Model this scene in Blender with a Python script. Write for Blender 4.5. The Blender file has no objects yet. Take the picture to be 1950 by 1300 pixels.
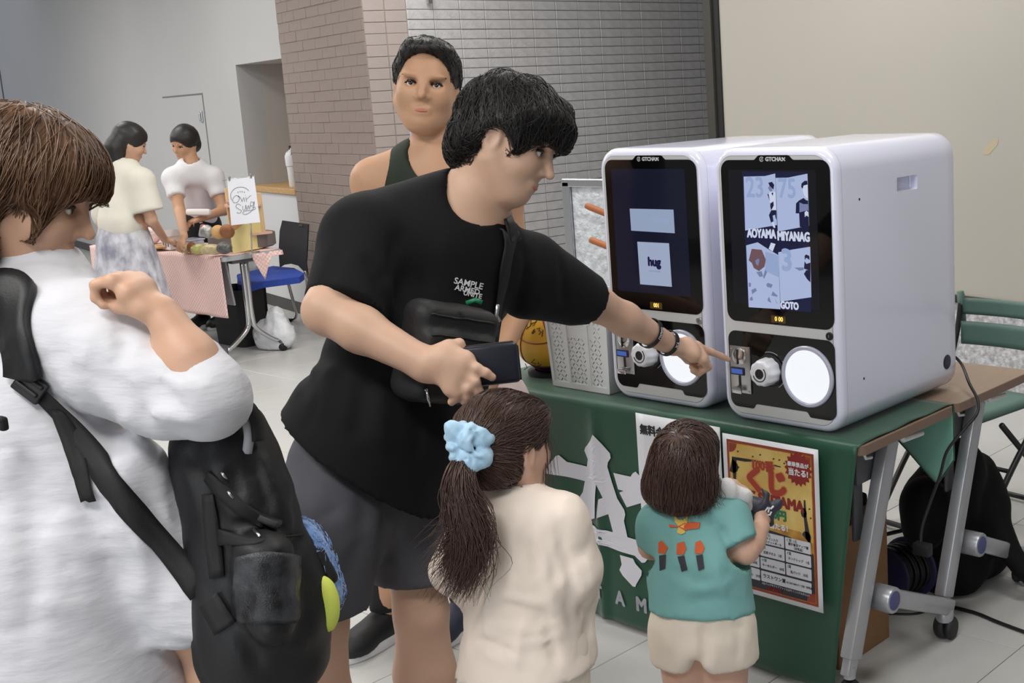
import bpy, bmesh, math, random
import numpy as np
from mathutils import Vector, Matrix, Euler

random.seed(7)
rng = np.random.default_rng(7)
SC = bpy.context.scene
COL = SC.collection

# ------------------------------------------------------------------ camera
CAM_YAW, CAM_PITCH, CAM_ROLL, CAM_F = 0.7137, 0.1870, -0.0514, 2372.64
CAM_CX, CAM_CY, CAM_H = 1319.2, 619.2, 1.6
def _axes():
    cy, sy = math.cos(CAM_YAW), math.sin(CAM_YAW); cp, sp = math.cos(CAM_PITCH), math.sin(CAM_PITCH)
    f = np.array([-sy*cp, cy*cp, -sp]); r = np.array([cy, sy, 0.0]); u = np.cross(r, f)
    cr, sr = math.cos(CAM_ROLL), math.sin(CAM_ROLL)
    return cr*r+sr*u, -sr*r+cr*u, f
CR, CU, CF = _axes()
CC = np.array([0, 0, CAM_H])
def at(px, py, t):
    """World point seen at a pixel of the 1950x1300 photograph, t metres into the room."""
    return CC + t*(CF + (px-CAM_CX)/CAM_F*CR - (py-CAM_CY)/CAM_F*CU)
def on_z(px, py, z):
    d = at(px, py, 1)-CC
    return CC + d*((z-CAM_H)/d[2])
def on_y(px, py, y):
    d = at(px, py, 1)-CC
    return CC + d*(y/d[1])
def on_x(px, py, x):
    d = at(px, py, 1)-CC
    return CC + d*(x/d[0])
def on_pl(px, py, p, n):
    d = at(px, py, 1)-CC; n = np.array(n, float)
    return CC + d*(((np.array(p)-CC)@n)/(d@n))

cam = bpy.data.objects.new('camera', bpy.data.cameras.new('camera'))
COL.objects.link(cam)
cam.data.sensor_width = 36.0
cam.data.lens = CAM_F*36/1950
cam.data.shift_x = (975-CAM_CX)/1950
cam.data.shift_y = -(650-CAM_CY)/1950
cam.data.clip_start = 0.05
cam.matrix_world = Matrix(((CR[0], CU[0], -CF[0], 0), (CR[1], CU[1], -CF[1], 0), (CR[2], CU[2], -CF[2], CAM_H), (0, 0, 0, 1)))
SC.camera = cam

# ------------------------------------------------------------------ world, lights, exposure
W = bpy.data.worlds.new('world'); SC.world = W; W.use_nodes = True
W.node_tree.nodes['Background'].inputs[0].default_value = (0.86, 0.91, 1.0, 1)
W.node_tree.nodes['Background'].inputs[1].default_value = 0.55
SC.view_settings.view_transform = 'Standard'
SC.view_settings.look = 'None'
SC.view_settings.gamma = 1.0
SC.view_settings.use_curve_mapping = False
SC.view_settings.exposure = -0.14
SC.cycles.use_denoising = True
SC.cycles.max_bounces = 6
CEIL_Z = 3.4
def area(loc, sx, sy, power, col=(1, 0.97, 0.93)):
    l = bpy.data.lights.new('ceiling_lamp', 'AREA'); l.shape = 'RECTANGLE'; l.size = sx; l.size_y = sy
    l.energy = power; l.color = col
    o = bpy.data.objects.new('ceiling_lamp', l); COL.objects.link(o); o.location = loc
    return o
LAMPS = []
for lx, ly, pw in ((-0.6, -0.6, 60), (-2.6, -0.4, 54), (-1.0, 2.6, 34), (-3.8, 2.6, 40), (-6.4, 1.6, 50), (-6.0, 4.6, 44), (-3.4, 4.9, 36), (-9.6, 1.2, 62), (-9.4, 3.6, 46), (-13.5, 3.0, 100), (-13.5, -1.0, 110)):
    LAMPS.append(area((lx, ly, CEIL_Z-0.06), 1.3, 0.6, pw))

def front_fill(loc, rot, sx, sy, power):
    o = area(loc, sx, sy, power, (0.90, 0.95, 1.0)); o.name = 'front_fill_light'; o.rotation_euler = rot
front_fill((0.6, -4.9, 1.75), (math.radians(90), 0, 0), 5.6, 2.4, 135)  # added cool fill from behind the viewer; no window is known there
# ------------------------------------------------------------------ materials
def lin(c):
    if isinstance(c, str):
        c = tuple(int(c[i:i+2], 16) for i in (0, 2, 4))
    c = [v/255 for v in c]
    return tuple((v/12.92 if v <= 0.04045 else ((v+0.055)/1.055)**2.4) for v in c)
MATS = {}
def mat(name, c=None, rough=0.6, metal=0.0, noise=0.0, nscale=20.0, bump=0.0, bscale=60.0, spec=0.5, emit=None, estr=1.0, coat=0.0, sheen=0.0, alpha=1.0, trans=0.0, c2=None, stretch=None, sss=0.0, bdist=0.002):
    if name in MATS: return MATS[name]
    m = bpy.data.materials.new(name); m.use_nodes = True; MATS[name] = m
    nt = m.node_tree; b = nt.nodes['Principled BSDF']
    col = lin(c) if c is not None else (.5, .5, .5)
    b.inputs['Base Color'].default_value = (*col, 1)
    b.inputs['Roughness'].default_value = rough
    b.inputs['Metallic'].default_value = metal
    b.inputs['Specular IOR Level'].default_value = spec
    b.inputs['Coat Weight'].default_value = coat
    b.inputs['Sheen Weight'].default_value = sheen
    b.inputs['Alpha'].default_value = alpha
    b.inputs['Transmission Weight'].default_value = trans
    if sss:
        b.inputs['Subsurface Weight'].default_value = sss
        b.inputs['Subsurface Radius'].default_value = (0.012, 0.004, 0.002)
    if emit is not None:
        b.inputs['Emission Color'].default_value = (*lin(emit), 1); b.inputs['Emission Strength'].default_value = estr
    if noise or bump:
        tc = nt.nodes.new('ShaderNodeTexCoord'); src = tc.outputs['Object']
        if stretch:
            mp = nt.nodes.new('ShaderNodeMapping'); mp.inputs['Scale'].default_value = stretch
            nt.links.new(src, mp.inputs[0]); src = mp.outputs[0]
        if noise:
            n = nt.nodes.new('ShaderNodeTexNoise'); n.inputs['Scale'].default_value = nscale; n.inputs['Detail'].default_value = 5
            nt.links.new(src, n.inputs['Vector'])
            mx = nt.nodes.new('ShaderNodeMix'); mx.data_type = 'RGBA'
            d = lin(c2) if c2 is not None else tuple(v*(1-noise) for v in col)
            mx.inputs[6].default_value = (*d, 1); mx.inputs[7].default_value = (*col, 1)
            rp = nt.nodes.new('ShaderNodeMapRange'); rp.inputs[1].default_value = 0.35; rp.inputs[2].default_value = 0.65
            nt.links.new(n.outputs[0], rp.inputs[0]); nt.links.new(rp.outputs[0], mx.inputs[0])
            nt.links.new(mx.outputs[2], b.inputs['Base Color'])
        if bump:
            n = nt.nodes.new('ShaderNodeTexNoise'); n.inputs['Scale'].default_value = bscale; n.inputs['Detail'].default_value = 6
            nt.links.new(src, n.inputs['Vector'])
            bp = nt.nodes.new('ShaderNodeBump'); bp.inputs['Strength'].default_value = bump; bp.inputs['Distance'].default_value = bdist
            nt.links.new(n.outputs[0], bp.inputs['Height']); nt.links.new(bp.outputs[0], b.inputs['Normal'])
    return m
def emat(name, c, s=1.0):
    return mat(name, (6, 6, 8), rough=0.12, spec=0.25, emit=c, estr=s)

# ------------------------------------------------------------------ object making
class Rec(dict): pass
ORG = {}
def wloc(o):
    v = np.zeros(3)
    while o is not None:
        v = v + np.array(o.location); o = o.parent
    return v
def link(name, data, parent=None, loc=None):
    o = bpy.data.objects.new(name, data); COL.objects.link(o)
    if parent is not None: o.parent = parent
    if loc is not None: o.location = loc
    return o
def tag(o, label=None, cat=None, group=None, kind=None):
    if label: o['label'] = label
    if cat: o['category'] = cat
    if group: o['group'] = group
    if kind: o['kind'] = kind
    return o
def empty(name, loc, label, cat, group=None):
    o = link(name, None, None, tuple(float(v) for v in loc)); o.empty_display_size = 0.05
    return tag(o, label, cat, group)
def mk(name, V, Fc, m, parent=None, smooth=True, base=None, world=True):
    """V in world metres; stored relative to the parent's place (or to base for a top-level mesh)."""
    V = np.asarray(V, float)
    off = np.zeros(3)
    if parent is not None:
        if world: off = wloc(parent)
    elif base is not None: off = np.array(base, float)
    me = bpy.data.meshes.new(name)
    me.from_pydata((V-off).tolist(), [], Fc)
    ms = m if isinstance(m, (list, tuple)) else [m]
    for x in ms: me.materials.append(x)
    if smooth:
        me.polygons.foreach_set('use_smooth', np.ones(len(me.polygons), bool))
    me.update()
    o = link(name, me, parent, tuple(off) if (parent is None and base is not None) else None)
    return o
def autosmooth(o, ang=35):
    me = o.data
    bm = bmesh.new(); bm.from_mesh(me)
    a = math.radians(ang)
    for e in bm.edges:
        if len(e.link_faces) == 2:
            if e.link_faces[0].normal.angle(e.link_faces[1].normal, 0) > a: e.smooth = False
    bm.to_mesh(me); bm.free()
    return o

I3 = np.eye(3)
def frame(z, x=None):
    z = np.array(z, float); z /= np.linalg.norm(z)
    h = np.array(x, float) if x is not None else (np.array([0, 0, 1.]) if abs(z[2]) < 0.9 else np.array([1., 0, 0]))
    xx = h - z*(h@z); xx /= np.linalg.norm(xx); yy = np.cross(z, xx)
    return np.stack([xx, yy, z])       # rows
def rotz(a): c, s = math.cos(a), math.sin(a); return np.array([[c, -s, 0], [s, c, 0], [0, 0, 1.]])
class M:
    """Collects simple shapes into one mesh."""
    def __init__(s): s.v = []; s.f = []; s.mi = []; s.n = 0; s.cur = 0
    def add(s, V, Fc):
        V = np.asarray(V, float); s.v.append(V)
        s.f += [tuple(int(i)+s.n for i in f) for f in Fc]; s.mi += [s.cur]*len(Fc); s.n += len(V); return s
    def box(s, c, size, R=I3, bev=0.0, seg=2):
        bm = bmesh.new(); bmesh.ops.create_cube(bm, size=1)
        for v in bm.verts: v.co = Vector((v.co.x*size[0], v.co.y*size[1], v.co.z*size[2]))
        if bev: bmesh.ops.bevel(bm, geom=bm.edges[:], offset=min(bev, min(size)*0.49), segments=seg, affect='EDGES', profile=0.5)
        bm.verts.index_update()
        V = np.array([v.co[:] for v in bm.verts])@np.asarray(R).T + np.array(c); Fc = [[v.index for v in f.verts] for f in bm.faces]; bm.free()
        return s.add(V, Fc)
    def cyl(s, a, b, r1, r2=None, n=16, caps=True):
        r2 = r1 if r2 is None else r2
        return s.tube([a, b], [r1, r2], n, caps)
    def tube(s, P, r, n=8, caps=True, flat=None, up=None):
        """flat=(w,h) gives a ribbon section"""
        P = [np.array(p, float) for p in P]; k = len(P)
        rr = [r]*k if np.isscalar(r) else list(r)
        T = []
        for i in range(k):
            d = P[min(i+1, k-1)]-P[max(i-1, 0)]; T.append(d/(np.linalg.norm(d)+1e-12))
        fr = frame(T[0], up); x = fr[0]; V = []
        for i in range(k):
            if up is not None: x = np.array(up, float)
            x = x - T[i]*(x@T[i]); x /= (np.linalg.norm(x)+1e-12); y = np.cross(T[i], x)
            for j in range(n):
                a = 2*math.pi*(j+0.5)/n
                if flat: V.append(P[i] + x*math.copysign(min(1, abs(math.cos(a))*1.42), math.cos(a))*flat[0]/2*rr[i] + y*math.copysign(min(1, abs(math.sin(a))*1.42), math.sin(a))*flat[1]/2*rr[i])
                else: V.append(P[i] + rr[i]*(math.cos(a)*x + math.sin(a)*y))
        Fc = []
        for i in range(k-1):
            for j in range(n):
                a = i*n+j; b = i*n+(j+1) % n
                Fc.append((a, b, b+n, a+n))
        if caps: Fc.append(tuple(range(n-1, -1, -1))); Fc.append(tuple((k-1)*n+j for j in range(n)))
        return s.add(V, Fc)
    def lathe(s, prof, c, axis=(0, 0, 1), n=24, cap=True):
        fr = frame(axis); V = []; c = np.array(c, float)
        for r, z in prof:
            for j in range(n):
                a = 2*math.pi*j/n; V.append(c + r*(math.cos(a)*fr[0]+math.sin(a)*fr[1]) + z*fr[2])
        Fc = []
        k = len(prof)
        for i in range(k-1):
            for j in range(n):
                a = i*n+j; b = i*n+(j+1) % n; Fc.append((a, b, b+n, a+n))
        if cap: Fc.append(tuple(range(n-1, -1, -1))); Fc.append(tuple((k-1)*n+j for j in range(n)))
        return s.add(V, Fc)
    def prism(s, poly, o, ex, ey, depth, back=0.0):
        """outline in (ex, ey) pushed from back to depth along ex x ey"""
        o, ex, ey = (np.array(v, float) for v in (o, ex, ey)); ez = np.cross(ex, ey); n = len(poly)
        ar = sum(poly[i][0]*poly[(i+1) % n][1]-poly[(i+1) % n][0]*poly[i][1] for i in range(n))
        if ar < 0: poly = poly[::-1]
        V = [o+ex*p[0]+ey*p[1]+ez*back for p in poly] + [o+ex*p[0]+ey*p[1]+ez*depth for p in poly]
        Fc = [tuple(range(n-1, -1, -1)), tuple(range(n, 2*n))] + [(i, (i+1) % n, (i+1) % n+n, i+n) for i in range(n)]
        return s.add(V, Fc)
    def grid(s, fn, nu, nv):
        V = [fn(i/(nu-1), j/(nv-1)) for i in range(nu) for j in range(nv)]
        Fc = [(i*nv+j, (i+1)*nv+j, (i+1)*nv+j+1, i*nv+j+1) for i in range(nu-1) for j in range(nv-1)]
        return s.add(V, Fc)
    def loft(s, rings, cap=True):
        n = len(rings[0]); V = [p for r in rings for p in r]; Fc = []
        for i in range(len(rings)-1):
            for j in range(n):
                a = i*n+j; b = i*n+(j+1) % n; Fc.append((a, b, b+n, a+n))
        if cap: Fc.append(tuple(range(n-1, -1, -1))); Fc.append(tuple((len(rings)-1)*n+j for j in range(n)))
        return s.add(V, Fc)
    def obj(s, name, m, parent=None, smooth=False, base=None, ang=None, world=True, kind=None):
        o = mk(name, np.concatenate(s.v), s.f, m, parent, smooth or ang is not None, base, world)
        if any(s.mi): o.data.polygons.foreach_set('material_index', s.mi)
        if ang is not None: autosmooth(o, ang)
        if kind: o['kind'] = kind
        return o
def rrect(w, h, r, n=6, cx=0, cy=0):
    P = []
    rs = r if isinstance(r, (list, tuple)) else [r]*4     # BL BR TR TL... counter-clockwise from bottom-left
    for (sx, sy, a0), rr in zip(((-1, -1, 180), (1, -1, 270), (1, 1, 0), (-1, 1, 90)), rs):
        for i in range(n+1):
            a = math.radians(a0+90*i/n)
            P.append((cx+sx*(w/2-rr)+rr*math.cos(a), cy+sy*(h/2-rr)+rr*math.sin(a)))
    return P
def solid(o, t, off=0.0):
    """thickness for a sheet, applied"""
    md = o.modifiers.new('t', 'SOLIDIFY'); md.thickness = t; md.offset = off
    return o
def sub(o, lv=1):
    md = o.modifiers.new('s', 'SUBSURF'); md.levels = lv; md.render_levels = lv
    return o
def text(name, body, size, m, parent, o, ex, ey, extrude=0.0006, bold=0.0, align='CENTER', sx=1.0, shear=0.0, curve=None, lift=0.0, heavy=0.0):
    """flat lettering as a mesh, laid on the (ex, ey) plane at o (world)"""
    cu = bpy.data.curves.new(name, 'FONT'); cu.body = body; cu.size = size; cu.extrude = extrude; cu.offset = bold
    cu.align_x = align; cu.align_y = 'CENTER'; cu.shear = shear; cu.resolution_u = 3
    t = bpy.data.objects.new(name, cu); COL.objects.link(t)
    dg = bpy.context.evaluated_depsgraph_get(); ev = t.evaluated_get(dg); tm = ev.to_mesh()
    n = len(tm.vertices); V = np.empty(n*3); tm.vertices.foreach_get('co', V); V = V.reshape(-1, 3)
    Fc = [tuple(p.vertices) for p in tm.polygons]; ev.to_mesh_clear()
    bpy.data.objects.remove(t); bpy.data.curves.remove(cu)
    if heavy:
        Vs, Fs = [], []
        for k in range(8):
            a = math.pi*k/4; Fs += [tuple(i+len(V)*k for i in f) for f in Fc]; Vs.append(V+[heavy*math.cos(a)/sx, heavy*math.sin(a), 0.00002*k*(heavy < 0.02)])
        V = np.concatenate(Vs); Fc = Fs
    ex, ey, o = (np.array(v, float) for v in (ex, ey, o)); ez = np.cross(ex, ey); ez /= np.linalg.norm(ez)
    if curve is not None: Wd = curve(V[:, 0]*sx, V[:, 1], V[:, 2])
    else: Wd = o + np.outer(V[:, 0]*sx, ex) + np.outer(V[:, 1], ey) + np.outer(V[:, 2]+lift, ez)
    return mk(name, Wd, Fc, m, parent, smooth=False)
def copy_tree(o, parent=None):
    c = o.copy(); COL.objects.link(c)
    if parent is not None: c.parent = parent
    for ch in list(o.children): copy_tree(ch, c)
    return c

# ------------------------------------------------------------------ soft bodies: distance fields turned into one mesh
def _seg(P, a, b):
    ba = b-a; L = float(ba@ba)+1e-12
    q = P-a; t = np.clip((q@ba)/L, 0, 1)
    return t, q
class SDF:
    def __init__(s, k=0.02): s.ops = []; s.k = k; s.lo = np.full(3, 9e9); s.hi = np.full(3, -9e9)
    def _b(s, lo, hi, grow): 
        if grow: s.lo = np.minimum(s.lo, lo); s.hi = np.maximum(s.hi, hi)
    def cone(s, a, b, ra, rb=None, k=None, n=None, sc=1.0, op='u'):
        a = np.array(a, np.float32); b = np.array(b, np.float32); rb = ra if rb is None else rb
        nn = None
        if n is not None:
            nn = np.array(n, float); ax = (b-a)/(np.linalg.norm(b-a)+1e-9); nn = nn-ax*(nn@ax); nn = (nn/np.linalg.norm(nn)).astype(np.float32)
        R = max(ra, rb)*max(1, sc); lo = np.minimum(a, b)-R; hi = np.maximum(a, b)+R; s._b(lo, hi, op == 'u')
        def f(P):
            t, q = _seg(P, a, b)
            w = q-t[:, None]*(b-a)
            if nn is not None:
                h = w@nn; w = w+np.outer(h*(1/sc-1), nn)
                return (np.sqrt((w*w).sum(1))-(ra+(rb-ra)*t))*(1+min(sc, 1))/2
            return np.sqrt((w*w).sum(1))-(ra+(rb-ra)*t)
        s.ops.append((op, s.k if k is None else k, f, lo, hi)); return s
    def chain(s, pts, rad, k=None, n=None, sc=1.0, op='u'):
        for i in range(len(pts)-1): s.cone(pts[i], pts[i+1], rad[i], rad[i+1], k, n, sc, op)
        return s
    def ell(s, c, r, R=I3, k=None, op='u'):
        c = np.array(c, np.float32); r = np.array(r, np.float32)*np.ones(3, np.float32); R = np.asarray(R, np.float32)   # rows = axes
        e = np.sqrt(((R.T*r)**2).sum(1)); lo = c-e; hi = c+e; s._b(lo, hi, op == 'u')
        def f(P):
            q = (P-c)@R.T; k0 = np.sqrt(((q/r)**2).sum(1)); k1 = np.sqrt(((q/(r*r))**2).sum(1))+1e-9
            return k0*(k0-1)/k1
        s.ops.append((op, s.k if k is None else k, f, lo, hi)); return s
    def box(s, c, h, R=I3, rd=0.01, k=None, op='u'):
        c = np.array(c, np.float32); h = np.array(h, np.float32); R = np.asarray(R, np.float32)
        e = np.abs(R.T)@h; lo = c-e; hi = c+e; s._b(lo, hi, op == 'u')
        def f(P):
            q = np.abs((P-c)@R.T)-(h-rd)
            return np.sqrt((np.maximum(q, 0)**2).sum(1))+np.minimum(q.max(1), 0)-rd
        s.ops.append((op, s.k if k is None else k, f, lo, hi)); return s
    def cut(s, p, n, rad=9.0, dig=0.0, deep=0.06):
        """remove what lies beyond the plane (within rad of p); dig leaves a hollow hem of that thickness"""
        p = np.array(p, np.float32); n = np.array(n, float); n = (n/np.linalg.norm(n)).astype(np.float32)
        s.ops.append(('c', (p, n, rad, dig, deep), None, None, None)); return s
    def fold(s, a, b, w, d):
        a = np.array(a, np.float32); b = np.array(b, np.float32)
        lo = np.minimum(a, b)-3*w; hi = np.maximum(a, b)+3*w
        def f(P):
            t, q = _seg(P, a, b); r = q-t[:, None]*(b-a); e = (r*r).sum(1)
            return d*np.exp(-e/(w*w))*np.clip(4*np.minimum(t, 1-t)+0.15, 0, 1)
        s.ops.append(('f', 0, f, lo, hi)); return s
    def pfold(s, pts, w, d):
        """crease or ridge along a polyline, fading at both ends"""
        Q = np.array(pts, np.float32); lo = Q.min(0)-3*w; hi = Q.max(0)+3*w; L = np.r_[0, np.cumsum(np.linalg.norm(np.diff(Q, axis=0), axis=1))]; T = float(L[-1])+1e-6
        def f(P):
            best = np.full(len(P), 9.0, np.float32); tt = np.zeros(len(P), np.float32)
            for i in range(len(Q)-1):
                t, q = _seg(P, Q[i], Q[i+1]); r = q-t[:, None]*(Q[i+1]-Q[i]); e = (r*r).sum(1); m = e < best
                best[m] = e[m]; tt[m] = (L[i]+t[m]*(L[i+1]-L[i]))/T
            return d*np.exp(-best/(w*w))*np.clip(4*np.minimum(tt, 1-tt), 0, 1)
        s.ops.append(('f', 0, f, lo, hi)); return s
    def xfold(s, folds, t0, t1, n=4):
        """folds [(px, py, px, py, width, depth)] laid on the surface as seen from the viewer"""
        todo = []
        for x0, y0, x1, y1, w, d in folds:
            P = []
            for i in range(n):
                a = i/(n-1); bow = math.sin(math.pi*a)*0.06*(-1 if d < 0 else 1)
                p = ontoray(s, x0+(x1-x0)*a-(y1-y0)*bow, y0+(y1-y0)*a+(x1-x0)*bow, t0, t1, 60)
                P.append(p)
            todo.append((P, w, d))
        for P, w, d in todo: s.pfold(P, w, d)
        return s
    def noise(s, amp, freq, seed=0, stretch=(1, 1, 1), oct=3, warp=0.5):
        s.ops.append(('n', (amp, freq, seed, np.array(stretch, np.float32), oct, warp), None, None, None)); return s
    @staticmethod
    def nval(P, freq, seed, st, oct, warp):
        g = np.random.default_rng(seed); out = np.zeros(len(P), np.float32); Q = P*st; a = 1.0; tot = 0
        for o in range(oct):
            D = g.normal(size=(4, 3)); D /= np.linalg.norm(D, axis=1)[:, None]; ph = g.uniform(0, 6.28, 4)
            w = 0
            for d, p in zip(D, ph):
                v = np.sin((Q@(d.astype(np.float32)))*freq*g.uniform(0.7, 1.3)+p+w); out += a*v/4*1.6; w = v*warp*2.2
            tot += a; freq *= 1.9; a *= 0.55
        return out/tot
    def eval(s, P, sl=None, d=None):
        """distance at points"""
        P = np.asarray(P, np.float32); d = np.full(len(P), 0.25, np.float32)
        for op, k, f, lo, hi in s.ops: d = s._apply(op, k, f, P, d)
        return d
    def _apply(s, op, k, f, P, d):
        if op == 'u':
            e = f(P); 
            if k <= 0: return np.minimum(d, e)
            h = np.maximum(k-np.abs(d-e), 0)/k; return np.minimum(d, e)-h*h*k*0.25
        if op == 's':
            e = -f(P); h = np.maximum(k-np.abs(d-e), 0)/max(k, 1e-6); return np.maximum(d, e)+h*h*k*0.25
        if op == 'i':
            return np.maximum(d, f(P))
        if op == 'f': return d-f(P)
        if op == 'n':
            amp, freq, seed, st, oc, wp = k; m = np.abs(d) < 0.05
            if m.any():
                d = d.copy(); d[m] += amp*s.nval(P[m], freq, seed, st, oc, wp)
            return d
        if op == 'c':
            p, n, rad, dig, deep = k; q = P-p; h = q@n; near = (q*q).sum(1) < rad*rad
            if dig:
                hole = np.maximum(d+dig, -(h+deep)); d = np.where(near, np.maximum(d, -hole), d)
            return np.where(near, np.maximum(d, h), d)
        return d
    def field(s, lo, hi, h):
        ax = [np.arange(lo[i], hi[i]+h, h, dtype=np.float32) for i in range(3)]
        sh = tuple(len(a) for a in ax); D = np.full(sh, 0.25, np.float32)
        for op, k, f, l, u in s.ops:
            if l is None:
                if op == 'c' and k[2] < 5: l2 = k[0]-k[2]; u2 = k[0]+k[2]; mg = 0
                else: l2, u2, mg = lo, hi, 0
            else: l2, u2, mg = l, u, (0.0 if op == 'f' else 0.05)
            if op == 'i': l2, u2, mg = lo, hi, 0
            i0 = [max(0, int(np.searchsorted(ax[i], l2[i]-mg))) for i in range(3)]
            i1 = [min(sh[i], int(np.searchsorted(ax[i], u2[i]+mg, 'right'))) for i in range(3)]
            if any(a >= b for a, b in zip(i0, i1)): continue
            sl = tuple(slice(a, b) for a, b in zip(i0, i1))
            X, Y, Z = np.meshgrid(ax[0][sl[0]], ax[1][sl[1]], ax[2][sl[2]], indexing='ij')
            P = np.stack([X.ravel(), Y.ravel(), Z.ravel()], 1)
            D[sl] = s._apply(op, k, f, P, D[sl].ravel()).reshape(D[sl].shape)
        return D, np.array([a[0] for a in ax])
    def mesh(s, h, lo=None, hi=None):
        lo = s.lo-0.03 if lo is None else np.array(lo, np.float32); hi = s.hi+0.03 if hi is None else np.array(hi, np.float32)
        D, o = s.field(lo, hi, h); return nets(D, o, h)
    def obj(s, name, m, parent=None, h=0.008, fine=(), base=None, smooth=1):
        """fine: [(lo, hi, h)] boxes meshed more finely"""
        V, Fc = s.mesh(h)
        for lo, hi, _ in fine:
            lo = np.array(lo); hi = np.array(hi)
            c = V[Fc].mean(1); keep = ~(((c > lo) & (c < hi)).all(1)); Fc = Fc[keep]
        Vs, Fs, n = [V], [Fc], len(V)
        for lo, hi, hf in fine:
            v, f = s.mesh(hf, np.array(lo)-h*0.9, np.array(hi)+h*0.9)
            if len(f): Vs.append(v); Fs.append(f+n); n += len(v)
        V = np.concatenate(Vs); Fc = np.concatenate(Fs)
        us = np.unique(Fc); mp = np.full(len(V), -1); mp[us] = np.arange(len(us)); V = V[us]; Fc = mp[Fc]
        return mk(name, V, Fc.tolist(), m, parent, True, base)
def nets(D, o, h):
    B = D < 0
    sh = tuple(x-1 for x in D.shape)
    c = [B[i:i+sh[0], j:j+sh[1], k:k+sh[2]] for i in (0, 1) for j in (0, 1) for k in (0, 1)]
    cnt = sum(x.astype(np.int8) for x in c); act = (cnt > 0) & (cnt < 8)
    idx = np.argwhere(act); N = len(idx)
    if N == 0: return np.zeros((0, 3)), np.zeros((0, 4), int)
    vid = np.full(sh, -1, np.int64); vid[tuple(idx.T)] = np.arange(N)
    cor = np.array([(i, j, k) for i in (0, 1) for j in (0, 1) for k in (0, 1)])
    val = np.stack([D[tuple((idx+q).T)] for q in cor], 1)
    acc = np.zeros((N, 3)); num = np.zeros(N)
    for a in range(8):
        for b in range(a+1, 8):
            if np.abs(cor[a]-cor[b]).sum() != 1: continue
            m = (val[:, a] < 0) != (val[:, b] < 0)
            t = val[m, a]/(val[m, a]-val[m, b])
            acc[m] += cor[a]+t[:, None]*(cor[b]-cor[a]); num[m] += 1
    V = o+(idx+acc/num[:, None])*h
    F = []
    for ax in range(3):
        a1, a2 = (ax+1) % 3, (ax+2) % 3
        sl0 = [slice(None)]*3; sl1 = [slice(None)]*3
        sl0[ax] = slice(0, -1); sl1[ax] = slice(1, None)
        X = B[tuple(sl0)]; Y = B[tuple(sl1)]
        e = np.argwhere(X != Y); ins = X[tuple(e.T)]
        ok = (e[:, a1] > 0) & (e[:, a2] > 0) & (e[:, a1] < D.shape[a1]-1) & (e[:, a2] < D.shape[a2]-1)
        e = e[ok]; ins = ins[ok]
        q = []
        for d1, d2 in ((-1, -1), (0, -1), (0, 0), (-1, 0)):
            w = e.copy(); w[:, a1] += d1; w[:, a2] += d2; q.append(vid[tuple(w.T)])
        q = np.stack(q, 1); q[~ins] = q[~ins][:, ::-1]; F.append(q)
    return V, np.concatenate(F)
def ontoray(S, px, py, t0, t1, n=80):
    ts = np.linspace(t0, t1, n); d = at(px, py, 1)-CC; P = CC+ts[:, None]*d; v = S.eval(P)
    k = int(np.argmax(v < 0.0008))
    if not v[k] < 0.0008: return at(px, py, (t0+t1)/2)
    if k:
        f = v[k-1]/(v[k-1]-v[k]+1e-9); return P[k-1]+(P[k]-P[k-1])*min(max(f, 0), 1)
    return P[k]
def strands(name, paths, r, m, parent, kind='stuff'):
    """many thin tapering hairs as one part; paths (n, k, 3)"""
    P = np.asarray(paths, float); n, k, _ = P.shape
    T = np.gradient(P, axis=1); T /= np.linalg.norm(T, axis=2, keepdims=True)+1e-9
    up = np.array([0.31, 0.52, 0.8]); X = np.cross(T, up); X /= np.linalg.norm(X, axis=2, keepdims=True)+1e-9; Y = np.cross(T, X)
    tp = np.array([1-0.85*(i/(k-1))**1.6 for i in range(k)])
    r = np.asarray(r)*np.ones(n)
    R = r[:, None]*tp[None]
    V = np.stack([P+R[..., None]*(math.cos(a)*X+math.sin(a)*Y) for a in (0, 2.094, 4.189)], 2)    # n,k,3,3
    base = (np.arange(n)*k*3)[:, None, None]; i = (np.arange(k-1)*3)[None, :, None]; j = np.arange(3)[None, None, :]
    a = base+i+j; b = base+i+(j+1) % 3
    F = np.stack([a, b, b+3, a+3], -1).reshape(-1, 4)
    o = mk(name, V.reshape(-1, 3), F.tolist(), m, parent)
    if kind: o['kind'] = kind
    return o
def combed(sdf, lo, hi, n, flow, steps=7, step=0.02, lift=0.003, h=0.008, jit=0.25, keep=None, seed=1, droop=None):
    """paths that run over a hair surface following flow(P) -> directions"""
    g = np.random.default_rng(seed); V, _ = sdf.mesh(h)
    if keep is not None: V = V[keep(V)]
    P = V[g.integers(0, len(V), n)]+g.normal(size=(n, 3))*0.004
    out = []; jd = g.normal(size=(n, 3))*jit; lf = lift*g.uniform(-0.3, 1.6, n)
    for i in range(steps):
        e = 0.002
        d0 = sdf.eval(P); G = np.stack([(sdf.eval(P+np.eye(3)[a]*e)-d0)/e for a in range(3)], 1); G /= np.linalg.norm(G, axis=1, keepdims=True)+1e-9
        P = P-G*np.clip(d0-lf, -0.02, 0.02)[:, None]
        out.append(P.copy())
        F = flow(P)+jd; F = F-G*(F*G).sum(1, keepdims=True)*(0.9 if droop is None else droop); F /= np.linalg.norm(F, axis=1, keepdims=True)+1e-9
        P = P+F*step
    return np.stack(out, 1)
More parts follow.
